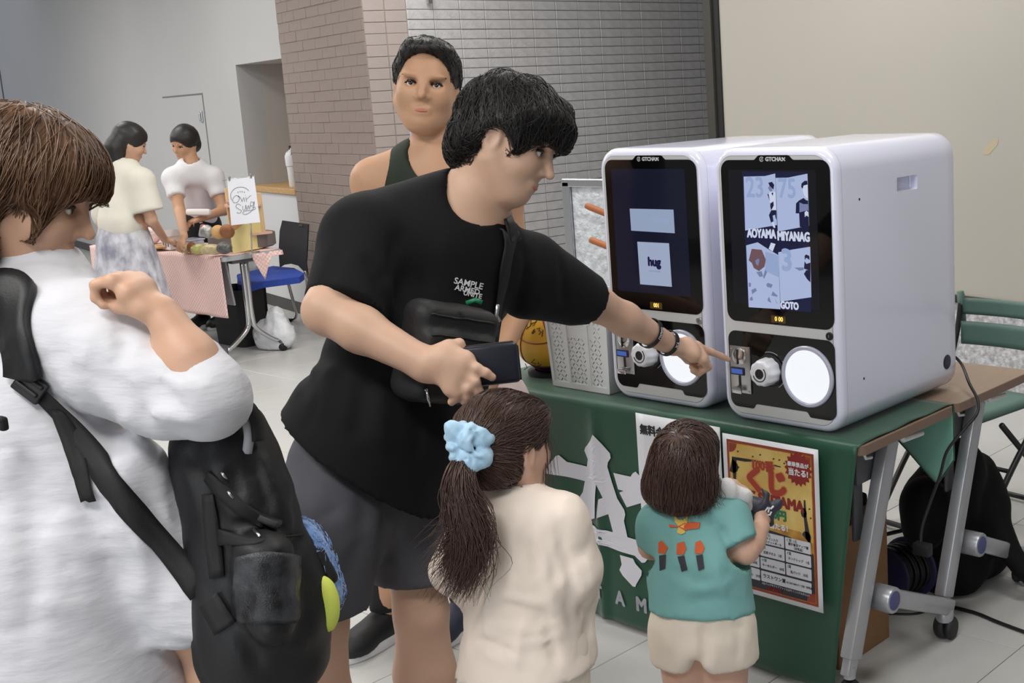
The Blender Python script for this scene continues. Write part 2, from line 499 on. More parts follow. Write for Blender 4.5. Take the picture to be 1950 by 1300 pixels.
# ------------------------------------------------------------------ room
def struct(o): o['kind'] = 'structure'; return o
m_grout = mat('floor_joint', (120, 120, 120), rough=0.8)
m_floor = mat('floor_tile', (198, 198, 196), rough=0.32, noise=0.05, nscale=3, bump=0.05, bscale=30, spec=0.45)
m_wall = mat('white_wall', (190, 190, 191), rough=0.85, noise=0.03, nscale=1.2, bump=0.05, bscale=120)
m_niche = mat('niche_grey', (196, 192, 188), rough=0.85, noise=0.03, nscale=2)
m_base = mat('baseboard_dark', (72, 70, 68), rough=0.6)
m_ceil = mat('ceiling_white', (225, 225, 222), rough=0.9)
m_mortar = mat('tile_joint', (150, 148, 148), rough=0.9)
m_mortarA = mat('tile_joint_soft', (140, 127, 120), rough=0.9)
m_tileC = mat('tile_grey', (196, 194, 195), rough=0.42, noise=0.12, nscale=14, bump=0.9, bscale=55, bdist=0.004, spec=0.6)
m_tileA = mat('tile_beige', (146, 132, 125), rough=0.6, noise=0.07, nscale=8, bump=0.3, bscale=40)
m_tileB = mat('tile_pinkish', (160, 149, 145), rough=0.55, noise=0.06, nscale=8, bump=0.3, bscale=40)
m_panel = mat('cream_panel', (178, 174, 166), rough=0.75, noise=0.05, nscale=0.8)
m_frame = mat('dark_bronze', (72, 70, 66), rough=0.45, metal=0.3)
m_black = mat('black_gasket', (28, 26, 24), rough=0.5)
m_stone = mat('washed_stone', (212, 212, 216), rough=0.45, noise=0.35, nscale=38, bump=1.0, bscale=48, bdist=0.008, c2=(158, 157, 162))
m_steel = mat('brushed_steel', (190, 192, 196), rough=0.28, metal=0.9)
m_wood = mat('counter_wood', (205, 165, 110), rough=0.5, noise=0.2, nscale=5, stretch=(1, 14, 14))

fl = struct(M().box((-5, 6, -0.055), (26, 30, 0.1)).obj('floor', m_grout))
TS = 0.46
tile_me = None
for i in range(-17, 2):
    for j in range(0, 16):
        x0 = -1.49+TS*(i-1); y0 = 3.054-TS*6+TS*j; cx, cy = x0+TS/2, y0+TS/2
        d = np.array([cx, cy, 0])-CC; z = d@CF
        if z < 0.6: continue
        px = CAM_CX+CAM_F*(d@CR)/z; py = CAM_CY-CAM_F*(d@CU)/z
        if px < -250 or px > 2250 or py > 1650: continue
        if tile_me is None:
            o = M().box((0, 0, -0.005), (TS-0.0028, TS-0.0028, 0.010), bev=0.0012, seg=1).obj('floor_tile', m_floor, fl, ang=30, world=False); tile_me = o.data
        else:
            o = link('floor_tile', tile_me, fl)
        o.location = (cx, cy, random.uniform(-0.0003, 0.0003))
far = M()
for i in range(-44, 3):
    for j in range(-8, 44):
        if -17 <= i < 2 and 0 <= j < 16: continue
        cx = -1.49+TS*(i-0.5); cy = 3.054-TS*6+TS*(j+0.5)
        far.box((cx, cy, -0.005), (TS-0.0028, TS-0.0028, 0.010))
far.obj('floor_tile_far', m_floor, fl, kind='stuff')

# white wall (left) with a niche, seen at an angle beside the tiled pillar
TH = math.radians(12)
wr = np.array([math.cos(TH), -math.sin(TH), 0]); wn = np.array([-math.sin(TH), -math.cos(TH), 0]); wz = np.array([0, 0, 1.])
P0 = np.array([-8.534, 5.300, 0])
RW = np.stack([wr, -wn, wz], 1)                      # local (along, inward, up) -> world
def wl(s, d, z): return P0+wr*s-wn*d+wz*z            # d>0 goes behind the face
def wbox(m, s0, s1, d0, d1, z0, z1, bev=0.0): m.box(wl((s0+s1)/2, (d0+d1)/2, (z0+z1)/2), (s1-s0, d1-d0, z1-z0), RW, bev); return m
w = M()
wbox(w, -13, -1.07, 0, 0.2, 0, CEIL_Z); wbox(w, -1.07, 0.0, 0, 0.2, 1.982, CEIL_Z)
wall_left = struct(w.obj('wall_left', m_wall))
w = M(); wbox(w, -1.25, 0.0, 0.85, 0.95, 0, 2.2); wbox(w, -1.17, -1.07, 0.2, 0.85, 0, 2.2); wbox(w, -1.17, 0.0, 0.2, 0.95, 1.982, 2.1)
struct(w.obj('wall_niche', m_niche))
ct = M(); wbox(ct, -1.068, -0.002, 0.012, 0.80, 0.10, 0.955, 0.002); counter = ct.obj('counter', mat('counter_white', (214, 214, 216), rough=0.6), base=wl(-0.53, 0.4, 0))
tag(counter, 'white counter with a wooden top in the wall niche beside the tiled pillar', 'counter')
t = M(); wbox(t, -1.068, -0.002, -0.01, 0.80, 0.957, 1.002, 0.004); t.obj('wooden_top', m_wood, counter)
t = M(); wbox(t, -1.068, -0.002, 0.02, 0.78, 0.0, 0.098); t.obj('plinth', m_base, counter)
t = M(); wbox(t, -13, -1.07, -0.012, -0.001, 0.0, 0.09, 0.002); struct(t.obj('baseboard_left', m_base))
# the flush hatch door with its thin shadow gap and latch
dr = M(); wbox(dr, -3.30, -2.06, -0.006, 0.0, 0.10, 1.77, 0.002); door1 = struct(dr.obj('door_1', m_wall))
t = M(); wbox(t, -3.32, -2.04, -0.003, 0.0, 1.772, 1.785); wbox(t, -2.055, -2.040, -0.003, 0.0, 0.10, 1.772); t.obj('shadow_gap', mat('gap_grey', (120, 120, 120), rough=.9), door1)
t = M(); wbox(t, -2.14, -2.09, -0.022, -0.006, 1.53, 1.63, 0.006); wbox(t, -2.13, -2.10, -0.034, -0.022, 1.545, 1.615, 0.006); t.obj('latch', m_steel, door1)
t = M(); wbox(t, -11.80, -11.74, -0.008, 0.0, 0, CEIL_Z); struct(t.obj('trim_1', mat('gap_dark', (90, 92, 95), rough=.8)))

# ---- tiled pillar and back wall
def brickwall(name, o, d, n, L, W, H, z0, z1, m, mj, bond, ncol_main, zmain, proud=0.010, gap=0.006, parent_label=None):
    """stack (bond 0) or running (bond 0.5) bond; single tiles where they show, the rest joined"""
    o = np.array(o, float); d = np.array(d, float); n = np.array(n, float); R = np.stack([d, -n, wz], 1)
    b = M().box(o+d*L/2-n*0.12+wz*(z0+z1)/2, (L, 0.24, z1-z0), R)
    wall = struct(b.obj(name, mj)); me = {}; rest = M()
    rows = int(math.ceil((z1-z0)/H)); cnt = 0
    for k in range(rows):
        zc = z0+(k+0.5)*H
        if zc+H/2 > z1: continue
        s = -W*bond if k % 2 else 0.0; c = 0
        while s < L-0.01:
            a = max(s, 0.0); e = min(s+W, L); s += W; c += 1
            if e-a < 0.03: continue
            wd = round(e-a-gap, 4); ctr = o+d*(a+e)/2+wz*zc
            if c <= ncol_main and zmain[0] <= zc <= zmain[1]:
                if wd not in me:
                    q = M().box((0, 0, 0), (wd, proud*2, H-gap), R, bev=0.0025, seg=1).obj('tile', m, wall, ang=30, world=False); me[wd] = q.data
                else: q = link('tile', me[wd], wall)
                q.location = tuple(ctr+n*random.uniform(-0.002, 0.0015)); cnt += 1
            else: rest.box(ctr, (wd, proud*2, H-gap), R)
    if rest.n: rest.obj('tile_rest', m, wall, kind='stuff')
    return wall, cnt
P1 = P0+wr*1.565
bd = np.array([0.45, 0.893, 0]); bn = np.array([0.893, -0.45, 0])
P2 = on_pl(785, 150, P1, bn); P2[2] = 0
LB = float(np.linalg.norm(P2-P1)); bd = (P2-P1)/LB; bn = np.array([bd[1], -bd[0], 0])
cd = np.array([0.1, 0.995, 0]); cd /= np.linalg.norm(cd); cn = np.array([cd[1], -cd[0], 0])
KS = float(((P2+np.array([0, 0, 1.77]))-CC)@CF/8.7357)
pa, nA = brickwall('wall_pillar', P0, wr, wn, 1.565, 0.235, 0.0735, 0.10, 3.4, m_tileA, m_mortarA, 0.5, 8, (0.55, 2.55), proud=0.004, gap=0.004)
pb, nB = brickwall('wall_chamfer', P1, bd, bn, LB, LB/2, 0.0735, 0.0, 3.4, m_tileB, m_mortarA, 0.0, 2, (0.9, 2.55), proud=0.004, gap=0.004)
pc, nC = brickwall('wall_back', P2, cd, cn, 5.2, 0.217*KS, 0.0686*KS, 0.0, 3.4, m_tileC, m_mortar, 0.0, 13, (0.98, 2.53), proud=0.007, gap=0.0055)
t = M(); wbox(t, 0.0, 1.565, -0.012, 0.0, 0.0, 0.10); struct(t.obj('baseboard_pillar', m_base))
q = on_pl(812, -10, P2, cn)
rod = M().box(q+cn*0.03+wz*0.25, (0.035, 0.02, 0.62), np.stack([cd, -cn, wz], 1), bev=0.004).obj('trim_2', m_steel); struct(rod)

# ---- cream panel wall on the right in its dark frame, rough stone below
PB = np.array([-2.798, 5.628, 0])
def pl_(s, d, z): return PB+wr*s-wn*d+wz*z
def pbox(m, s0, s1, d0, d1, z0, z1, bev=0.0): m.box(pl_((s0+s1)/2, (d0+d1)/2, (z0+z1)/2), (s1-s0, d1-d0, z1-z0), RW, bev); return m
s_post = float((on_pl(1353, 200, PB, wn)-PB)@wr); s_post2 = float((on_pl(1377, 200, PB, wn)-PB)@wr)
zb = 0.478
wall_right = struct(pbox(M(), s_post2, 7.0, 0.0, 0.10, zb, 3.4).obj('wall_right', m_panel))
t = M(); pbox(t, s_post, s_post+0.6*(s_post2-s_post), -0.03, 0.10, 0.0, 3.4, 0.004); t.obj('frame_post', m_frame, wall_right)
t = M(); pbox(t, s_post+0.6*(s_post2-s_post), s_post2+0.004, -0.012, 0.10, 0.0, 3.4, 0.002); pbox(t, s_post2, 7.0, -0.018, 0.10, zb-0.028, zb, 0.002); t.obj('gasket', m_black, wall_right)
t = M(); pbox(t, s_post2, 7.0, -0.012, 0.0, zb, zb+0.012, 0.002); t.obj('frame_rail', m_frame, wall_right)
sm = on_pl(1886, 283, PB, wn)
t = M().prism([(-0.045, -0.028), (-0.01, -0.03), (0.045, 0.02), (0.05, 0.05), (0.02, 0.045), (-0.04, 0.0)], sm+wn*0.0005, wr, wz, 0.0006); t.obj('stain', mat('stain_tan', (184, 172, 146), rough=.8), wall_right)
g = M(); 
struct(pbox(M(), s_post2, 7.0, 0.0, 0.12, 0.0, zb-0.028).obj('wall_stone', m_stone))
struct(M().box((-4, 6, CEIL_Z+0.05), (26, 30, 0.1)).obj('ceiling', m_ceil))
# room behind the viewer, so that glossy things have something true to mirror
struct(M().box((-4, -5.1, 1.7), (26, 0.2, 3.4)).obj('wall_front', m_wall))
struct(M().box((6.1, 4, 1.7), (0.2, 26, 3.4)).obj('wall_east', m_wall))

# hammered glass partition with its metal edge, seen between the arm and the left machine
gl = empty('glass_partition', (-3.55, 3.72, 0), 'frosted hammered glass partition in a thin metal frame behind the left machine', 'partition')
m_hglass = mat('hammered_glass', (214, 220, 226), rough=0.16, bump=1.0, bscale=26, bdist=0.02, spec=0.9, noise=0.25, nscale=30)
M().box((-3.42, 3.72, 0.62), (0.88, 0.012, 1.20), bev=0.002).obj('pane', m_hglass, gl)
t = M().box((-3.885, 3.72, 0.62), (0.045, 0.04, 1.24), bev=0.004); t.box((-2.955, 3.72, 0.62), (0.045, 0.04, 1.24), bev=0.004); t.box((-3.42, 3.72, 1.235), (0.97, 0.04, 0.035), bev=0.004); t.obj('frame', m_steel, gl)
t = M(); 
for x in (-3.885, -2.955): t.box((x, 3.72, 0.012), (0.06, 0.4, 0.024), bev=0.004)
t.obj('foot', m_steel, gl)
rk = empty('peg_stand', (-3.36, 3.52, 0), 'wooden peg stand with two brown pegs showing left of the white machine', 'coat stand')
m_peg = mat('peg_wood', (168, 98, 52), rough=0.5, noise=0.2, nscale=9)
M().cyl((-3.36, 3.52, 0.02), (-3.36, 3.52, 1.30), 0.018).obj('post', m_peg, rk, ang=40)
M().lathe([(0.16, 0), (0.16, 0.02), (0.02, 0.035)], (-3.36, 3.52, 0)).obj('base', m_peg, rk, ang=40)
for pxa, pya, pxb, pyb in ((1116, 391, 1172, 422), (1124, 456, 1178, 484)):
    a = on_y(pxa, pya, 3.50); b = on_y(pxb, pyb, 3.50); b = np.array([-3.36, 3.51, b[2]])
    M().lathe([(0.0, 0), (0.012, 0.003), (0.0135, 0.02), (0.012, float(np.linalg.norm(b-a)))], a, b-a, n=14).obj('peg', m_peg, rk, ang=40)
# ------------------------------------------------------------------ the two folding tables
m_top = mat('table_top_brown', (150, 128, 110), rough=0.42, noise=0.08, nscale=7, stretch=(14, 1, 1))
m_edge = mat('table_edge_brown', (128, 104, 90), rough=0.5)
m_leg = mat('leg_grey_metal', (176, 178, 184), rough=0.35, metal=0.55)
m_legd = mat('bracket_grey', (98, 99, 104), rough=0.5, metal=0.3)
m_cap = mat('hub_cap_blue', (74, 78, 128), rough=0.5)
m_rub = mat('black_rubber', (26, 26, 28), rough=0.6)
m_wplas = mat('white_plastic', (222, 222, 224), rough=0.4)
def folding_table(x0, x1, y0, y1, label):
    zt = 0.70
    t = empty('folding_table', ((x0+x1)/2, (y0+y1)/2, 0), label, 'table', 'brown folding tables set back to back')
    poly = rrect(x1-x0-0.004, y1-y0-0.004, 0.02, 5, (x0+x1)/2, (y0+y1)/2)
    M().prism(poly, (0, 0, zt-0.024), (1, 0, 0), (0, 1, 0), 0.024).obj('tabletop', m_top, t)
    po = rrect(x1-x0, y1-y0, 0.022, 5, (x0+x1)/2, (y0+y1)/2); e = M(); n = len(po)
    V = [np.array([*p, z]) for z in (zt-0.0255, zt-0.001) for p in po]+[np.array([*p, z]) for z in (zt-0.0255, zt-0.001) for p in poly]
    e.add(V, [(i, (i+1) % n, n+(i+1) % n, n+i) for i in range(n)]+[(n+i, n+(i+1) % n, 3*n+(i+1) % n, 3*n+i) for i in range(n)]+[(2*n+i, 2*n+(i+1) % n, (i+1) % n, i) for i in range(n)])
    e.obj('edge_band', m_edge, t)
    for sx in (1, -1):
        x = (x1-0.045) if sx > 0 else (x0+0.045)
        top = np.array([x, y0+0.195, zt-0.035]); bot = np.array([x, y0-0.012, 0.125]); d = bot-top; L = np.linalg.norm(d); d /= L
        R = np.stack([np.array([1, 0, 0.]), np.cross(d, [1, 0, 0]), d], 1)
        b = M().box((top+bot)/2, (0.036, 0.056, L), R, bev=0.005)
        q = bot+d*0.02; b.box(q, (0.026, 0.04, 0.05), R, bev=0.004)
        b.obj('leg', m_leg, t, ang=40)
        # front caster under the beam
        cst = M().cyl((x, y0-0.02, 0.075), (x, y0-0.02, 0.105), 0.016).obj('caster', m_leg, t, ang=40)
        M().lathe([(0.012, -0.017), (0.030, -0.015), (0.034, -0.006), (0.034, 0.006), (0.030, 0.015), (0.012, 0.017)], (x, y0-0.02, 0.036), (1, 0, 0.15)).obj('wheel', m_rub, cst, ang=40)
        hub = np.array([x, y0+0.135, 0.243])
        M().lathe([(0.034, -0.03), (0.036, -0.026), (0.036, 0.030), (0.034, 0.034)], hub+np.array([sx*0.012, 0, 0]), (sx, 0, 0), n=28).obj('hub', m_leg, t, ang=40)
        M().lathe([(0.026, 0), (0.026, 0.003), (0.022, 0.005)], hub+np.array([sx*0.044, 0, 0]), (sx, 0, 0), n=28).obj('hub_cap', m_cap, t, ang=40)
        a0 = hub+np.array([sx*0.02, 0.02, -0.004]); a1 = np.array([x+sx*0.02, y1+0.012, 0.090]); d = a1-a0; L = np.linalg.norm(d); d /= L
        R = np.stack([np.array([1, 0, 0.]), np.cross(d, [1, 0, 0]), d], 1)
        M().box((a0+a1)/2, (0.024, 0.05, L), R, bev=0.008).obj('foot_arm', m_leg, t, ang=40)
        cst = M().lathe([(0.024, 0), (0.026, 0.012), (0.026, 0.03), (0.02, 0.038)], (x+sx*0.01, y1-0.012, 0.058), n=20).obj('caster', m_leg, t, ang=40)
        w = M()
        for o in (-0.016, 0.016): w.lathe([(0.010, -0.011), (0.028, -0.010), (0.033, -0.004), (0.033, 0.004), (0.028, 0.010), (0.010, 0.011)], (x+sx*0.01+o, y1-0.012+0.010, 0.0345), (1, 0.1, 0))
        w.obj('wheel', m_rub, cst, ang=40)
        g = M().box((x-sx*0.03, y0+0.145, zt-0.085), (0.02, 0.15, 0.10), bev=0.006); g.box((x-sx*0.035, y0+0.09, zt-0.18), (0.012, 0.045, 0.22), bev=0.006)
        g.obj('fold_bracket', m_legd, t, ang=40)
        h = M().tube([(x+sx*0.02, y0+0.04, zt-0.027), (x+sx*0.025, y0+0.045, zt-0.045), (x+sx*0.02, y0+0.08, zt-0.052)], 0.004, 6)
        h.obj('bag_hook', m_wplas, t, ang=50); h = M(); h.tube([(x+sx*0.015, y0+0.225, zt-0.027), (x+sx*0.02, y0+0.235, zt-0.043), (x+sx*0.02, y0+0.335, zt-0.05)], [0.009, 0.009, 0.007], 8)
        h.obj('bag_hook', m_wplas, t, ang=50)
    M().box(((x0+x1)/2, y0+0.2, zt-0.045), (x1-x0-0.2, 0.04, 0.03), bev=0.003).obj('crossbar', m_legd, t)
    return t
folding_table(-3.157, -1.657, 2.537, 3.010, 'brown folding table under the green cloth, carrying the white machines')
folding_table(-3.155, -1.655, 3.021, 3.494, 'bare brown folding table pushed up behind the green-covered one')

# ------------------------------------------------------------------ green cloth with the printed club logo
m_green = mat('green_satin', (9, 72, 49), rough=0.42, noise=0.06, nscale=6, bump=0.08, bscale=18, sheen=0.25)
m_print = mat('print_white', (226, 226, 236), rough=0.6)
XL = -3.14
def yfront(x, z):
    drop = max(0.0, 0.70-z)
    a = 0.008*min(1, drop/0.35)
    w = a*math.sin(x*9.1+0.6)+0.5*a*math.sin(x*21+1.3)-0.012*math.exp(-((x+2.60)/0.02)**2)*min(1, drop/0.2)
    return 2.531-0.015*drop**1.5 + w - (0.004 if drop > 0 else 0)
def xright(z): return -1.666-0.085*(0.70-z)/0.65
def cloth_pt(u, v):
    # v 0..0.17 back flap, ..0.42 top, ..1 front drape
    if v < 0.17:
        return np.array([XL+(-1.664-XL)*u, 3.0145, 0.702-0.02*(1-v/0.17)])
    if v < 0.42:
        s = (v-0.17)/0.25; x = XL+(-1.664-XL)*u
        edge = max(0, (u-0.96)/0.04)
        return np.array([x, 3.0145+(2.531-3.0145)*s, 0.7035+0.005*edge*(0.6+0.4*math.sin(s*17))*(0.3+0.7*math.sin(s*3.1))])
    s = (v-0.42)/0.58; z = 0.7035-s*(0.688); x = XL+(xright(z)-XL)*u
    return np.array([x, yfront(x, z), z+0.012*0])
cl = M().grid(cloth_pt, 120, 60).obj('tablecloth', m_green, smooth=True, base=(-2.4, 2.77, 0.70)); solid(cl, 0.0016)
tag(cl, 'green cloth with a white club logo draped over the front table', 'tablecloth')
m_glit = mat('green_satin_lit', (126, 178, 160), rough=0.5, noise=0.05, nscale=6)  # paler green: the light on the thin hanging flap is put into its colour
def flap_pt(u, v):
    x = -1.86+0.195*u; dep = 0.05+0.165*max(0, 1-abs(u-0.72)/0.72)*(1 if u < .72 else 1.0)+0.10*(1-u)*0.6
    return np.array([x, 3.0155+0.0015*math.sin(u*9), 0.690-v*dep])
fp_ = M().grid(flap_pt, 24, 10).obj('hanging_flap', m_glit, cl, smooth=True); solid(fp_, 0.0012)
ed = [flap_pt(u, 1.0) for u in np.linspace(0, 1, 24)]+[flap_pt(1.0, v) for v in np.linspace(1, 0, 6)]
M().tube(ed, 0.0022, 5).obj('hem', m_green, cl, smooth=True)
def decal(name, polys, m, parent, fn, cuts=3, sm=False, fin=0.02):
    """filled 2-D outlines (first outline, then holes) carried onto a surface by fn(x, z)"""
    cu = bpy.data.curves.new(name, 'CURVE'); cu.dimensions = '2D'; cu.fill_mode = 'BOTH'
    for p in polys:
        sp = cu.splines.new('POLY'); sp.points.add(len(p)-1); sp.use_cyclic_u = True
        for q, (x, y) in zip(sp.points, p): q.co = (x, y, 0, 1)
    t = bpy.data.objects.new(name, cu); COL.objects.link(t)
    dg = bpy.context.evaluated_depsgraph_get(); me = t.evaluated_get(dg).to_mesh()
    bm = bmesh.new(); bm.from_mesh(me); t.evaluated_get(dg).to_mesh_clear()
    bpy.data.objects.remove(t); bpy.data.curves.remove(cu)
    bmesh.ops.remove_doubles(bm, verts=bm.verts, dist=1e-6)
    if cuts:
        for _ in range(cuts):
            es = [e for e in bm.edges if e.calc_length() > fin]
            if es: bmesh.ops.subdivide_edges(bm, edges=es, cuts=1); bmesh.ops.triangulate(bm, faces=bm.faces[:])
    bm.verts.index_update()
    V = [fn(v.co.x, v.co.y) for v in bm.verts]; Fc = [[v.index for v in f.verts] for f in bm.faces]; bm.free()
    return mk(name, V, Fc, m, parent, smooth=sm)
def pxy(pts, y, ox=0.0, oy=0.0, sc=1.0):
    """outline traced on the plane y -> (x, z)"""
    return [tuple(on_y(ox+a/sc, oy+b/sc, y)[[0, 2]]) for a, b in pts]
def smooth_poly(P, it=1):
    for _ in range(it):
        Q = []
        n = len(P)
        for i in range(n):
            a, b = P[i], P[(i+1) % n]
            Q.append((a[0]*.8+b[0]*.2, a[1]*.8+b[1]*.2)); Q.append((a[0]*.2+b[0]*.8, a[1]*.2+b[1]*.8))
        P = Q
    return P
cfn = lambda x, z: np.array([x, yfront(x, z)-0.0050, z])
LG = (2.53, 1020, 800, 3.3346)
A_out = [(380, 85), (430, 145), (485, 205), (490, 235), (472, 262), (468, 290), (500, 390), (535, 490), (580, 560), (588, 590), (580, 630), (603, 733), (770, 785), (760, 850), (745, 855), (715, 893), (695, 895), (650, 850), (560, 825), (445, 785), (362, 755), (350, 835), (370, 880), (362, 900), (310, 910), (240, 960), (220, 900), (260, 820), (262, 720), (100, 690), (70, 640), (215, 565), (285, 540), (268, 505), (300, 455), (315, 385), (200, 355), (85, 332), (74, 310), (140, 222), (158, 217), (205, 262), (330, 292), (338, 245), (315, 190), (322, 170), (365, 120)]
A_hole = [(408, 398), (440, 487), (420, 493), (410, 612), (475, 590), (508, 703), (440, 688), (312, 646), (384, 619), (398, 510)]
B_out = [(508, 328), (618, 352), (632, 330), (650, 320), (672, 345), (740, 425), (735, 500), (720, 508), (597, 545), (548, 452), (575, 441), (540, 432)]
C_out = [(555, 845), (640, 868), (655, 900), (695, 945), (693, 975), (662, 1030), (655, 1047), (640, 1043), (575, 975), (553, 940), (568, 905)]
decal('logo', [pxy(A_out, *LG), pxy(A_hole, *LG)], m_print, cl, cfn)
decal('logo', [pxy(B_out, *LG)], m_print, cl, cfn); decal('logo', [pxy(C_out, *LG)], m_print, cl, cfn)
for k, ch in enumerate('SAITAMA'):
    xc = -2.883+0.0895*k; zc = 0.098
    text('lettering', ch, 0.060, m_print, cl, (0, 0, 0), (1, 0, 0), (0, 0, 1), heavy=0.0030, sx=0.95,
         curve=lambda a, b, c, xc=xc, zc=zc: np.array([cfn(xc+p, zc+q) for p, q in zip(a, b)]))

# ------------------------------------------------------------------ the two posters
m_paper = mat('poster_paper', (226, 228, 234), rough=0.35)
m_ink = mat('ink_black', (38, 38, 44), rough=0.6)
m_brick = mat('poster_red', (158, 62, 36), rough=0.4, noise=0.25, nscale=25)
m_gold = mat('poster_gold', (232, 204, 122), rough=0.4, noise=0.3, nscale=9, c2=(205, 160, 72))
m_gold2 = mat('poster_gold_deep', (206, 160, 66), rough=0.4, noise=0.4, nscale=18, c2=(150, 96, 30))
m_navy = mat('poster_navy', (36, 38, 50), rough=0.4)
m_cell = mat('poster_cell', (214, 216, 226), rough=0.4)
m_dred = mat('poster_darkred', (140, 28, 22), rough=0.4)
m_tgreen = mat('poster_green', (24, 120, 88), rough=0.4)
EX, EZ = np.array([1., 0, 0]), np.array([0, 0, 1.])
YP = 2.500
def sheet(x0, x1, z0, z1, y, m, name, parent=None, base=None, curl=0.0):
    def fn(u, v):
        x = x0+(x1-x0)*u; z = z0+(z1-z0)*v
        return np.array([x, y-curl*max(0, 1-v*4)**2*u, z])
    o = M().grid(fn, 10, 12).obj(name, m, parent, smooth=True, base=base); return o
def flat(name, poly, m, parent, y, d=0.0006, back=0.0):
    return M().prism(poly, (0, y, 0), EX, EZ, d, back).obj(name, m, parent)
# poster with the prize list
px0, px1, pz0, pz1 = -2.079, -1.766, 0.244, 0.686
p2 = sheet(px0, px1, pz0, pz1, YP, m_paper, 'poster', base=((px0+px1)/2, YP, pz0)); solid(p2, 0.0008, 1)
tag(p2, 'gold and navy raffle poster with a red frame pinned to the green cloth', 'poster')
pw, ph = px1-px0, pz1-pz0
def PU(u, v): return (px0+u*pw, pz0+v*ph)
def prect(u0, u1, v0, v1, r=0.0):
    a = PU(u0, v0); b = PU(u1, v1)
    return rrect(b[0]-a[0], b[1]-a[1], max(r, 0.0005), 4, (a[0]+b[0])/2, (a[1]+b[1])/2)
flat('border', prect(0.045, 0.955, 0.03, 0.968), m_brick, p2, YP-0.0008)
flat('border_line', prect(0.068, 0.932, 0.046, 0.952), m_gold2, p2, YP-0.0012)
flat('gold_field', prect(0.074, 0.926, 0.425, 0.948), m_gold, p2, YP-0.0016)
flat('navy_field', [PU(*q) for q in ((0.074, 0.05), (0.926, 0.05), (0.926, 0.35), (0.88, 0.385), (0.84, 0.41), (0.70, 0.435), (0.55, 0.45), (0.32, 0.442), (0.20, 0.46), (0.074, 0.49))], m_navy, p2, YP-0.0020)
for (u, v) in ((0.074, 0.948), (0.926, 0.948), (0.926, 0.05), (0.074, 0.05)):
    sx = 1 if u < .5 else -1; sz = 1 if v < .5 else -1; c = PU(u, v)
    flat('corner_ornament', [c]+[(c[0]+sx*0.026*math.cos(a), c[1]+sz*0.026*math.sin(a)) for a in [math.pi/2*i/8 for i in range(9)]], m_brick, p2, YP-0.0024)
def curl(pts, m=m_ink): flat('scroll', [PU(*q) for q in pts], m, p2, YP-0.0024)
curl([(0.10, 0.862), (0.40, 0.868), (0.62, 0.858), (0.62, 0.852), (0.35, 0.858), (0.24, 0.845), (0.15, 0.845), (0.12, 0.60), (0.17, 0.545), (0.15, 0.54), (0.11, 0.58)])
curl([(0.105, 0.855)]+[PUx for PUx in [(0.105+0.06*math.cos(a), 0.80+0.04*math.sin(a)) for a in [math.pi*(0.4-1.1*i/10) for i in range(11)]]])
curl([(0.845, 0.68), (0.86, 0.68), (0.87, 0.56), (0.90, 0.45), (0.905, 0.34), (0.865, 0.38), (0.85, 0.46), (0.84, 0.57)], m_navy)
curl([(0.84+0.03*math.cos(a), 0.60+0.03*math.sin(a)) for a in [2*math.pi*i/14 for i in range(14)]], m_navy)
curl([(0.86+0.045*math.cos(a), 0.455+0.035*math.sin(a)) for a in [2*math.pi*i/14 for i in range(14)]], m_navy)
flat('ribbon', [PU(*q) for q in ((0.30, 0.495), (0.60, 0.48), (0.80, 0.475), (0.90, 0.41), (0.92, 0.37), (0.905, 0.35), (0.84, 0.395), (0.76, 0.395), (0.70, 0.43), (0.52, 0.442), (0.30, 0.452))], m_gold2, p2, YP-0.0026)
for q in ((0.17, 0.90), (0.33, 0.885), (0.41, 0.905), (0.55, 0.895), (0.61, 0.895), (0.66, 0.88), (0.17, 0.80), (0.90, 0.63), (0.91, 0.575)):
    flat('fleck', [(PU(*q)[0]+0.004*math.cos(a), PU(*q)[1]+0.004*math.sin(a)) for a in (0.3, 2.1, 3.9)], m_ink, p2, YP-0.0024)
star = []
for i in range(36):
    r = 0.044 if i % 2 == 0 else 0.036; c = PU(0.80, 0.862); star.append((c[0]+r*math.cos(math.pi*i/18), c[1]+r*1.06*math.sin(math.pi*i/18)))
flat('starburst', star, m_dred, p2, YP-0.0030)
def ptx(body, u, v, s, m, sx=1.0, bold=0.0, rot=0.0, al='CENTER', lift=0.003, hv=0.0):
    c, sn = math.cos(rot), math.sin(rot); o = PU(u, v)
    return text('lettering', body, s, m, p2, (o[0], YP-lift, o[1]), (c, 0, sn), (-sn, 0, c), 0.0003, bold, al, sx, heavy=hv)
ptx('豪華景品が', 0.80, 0.886, 0.0135, m_paper, 1.0, lift=0.004, hv=0.0004); ptx('当たる!', 0.80, 0.838, 0.0205, m_paper, 0.95, lift=0.004, hv=0.0008)
m_porg = mat('p_org', (222, 150, 92), rough=.5); m_prust = mat('p_rust', (172, 62, 40), rough=.5)
ptx('100番', 0.430, 0.838, 0.031, m_porg, 1.0, hv=0.0026); ptx('100番', 0.430, 0.838, 0.031, m_prust, 1.0, lift=0.0038, hv=0.0013)
ptx('くじ', 0.455, 0.738, 0.072, m_porg, 1.0, hv=0.0080); ptx('くじ', 0.455, 0.738, 0.072, m_prust, 1.0, lift=0.0038, hv=0.0054)
ptx('AZ SAITAMA', 0.515, 0.632, 0.040, m_dred, 0.90, hv=0.0022, lift=0.0034)
ptx('1回400円', 0.47, 0.548, 0.030, m_tgreen, 1.0, hv=0.0016, lift=0.0034); ptx('豪華景品が当たる！', 0.45, 0.476, 0.019, m_paper, 0.95, lift=0.0036, hv=0.0008)
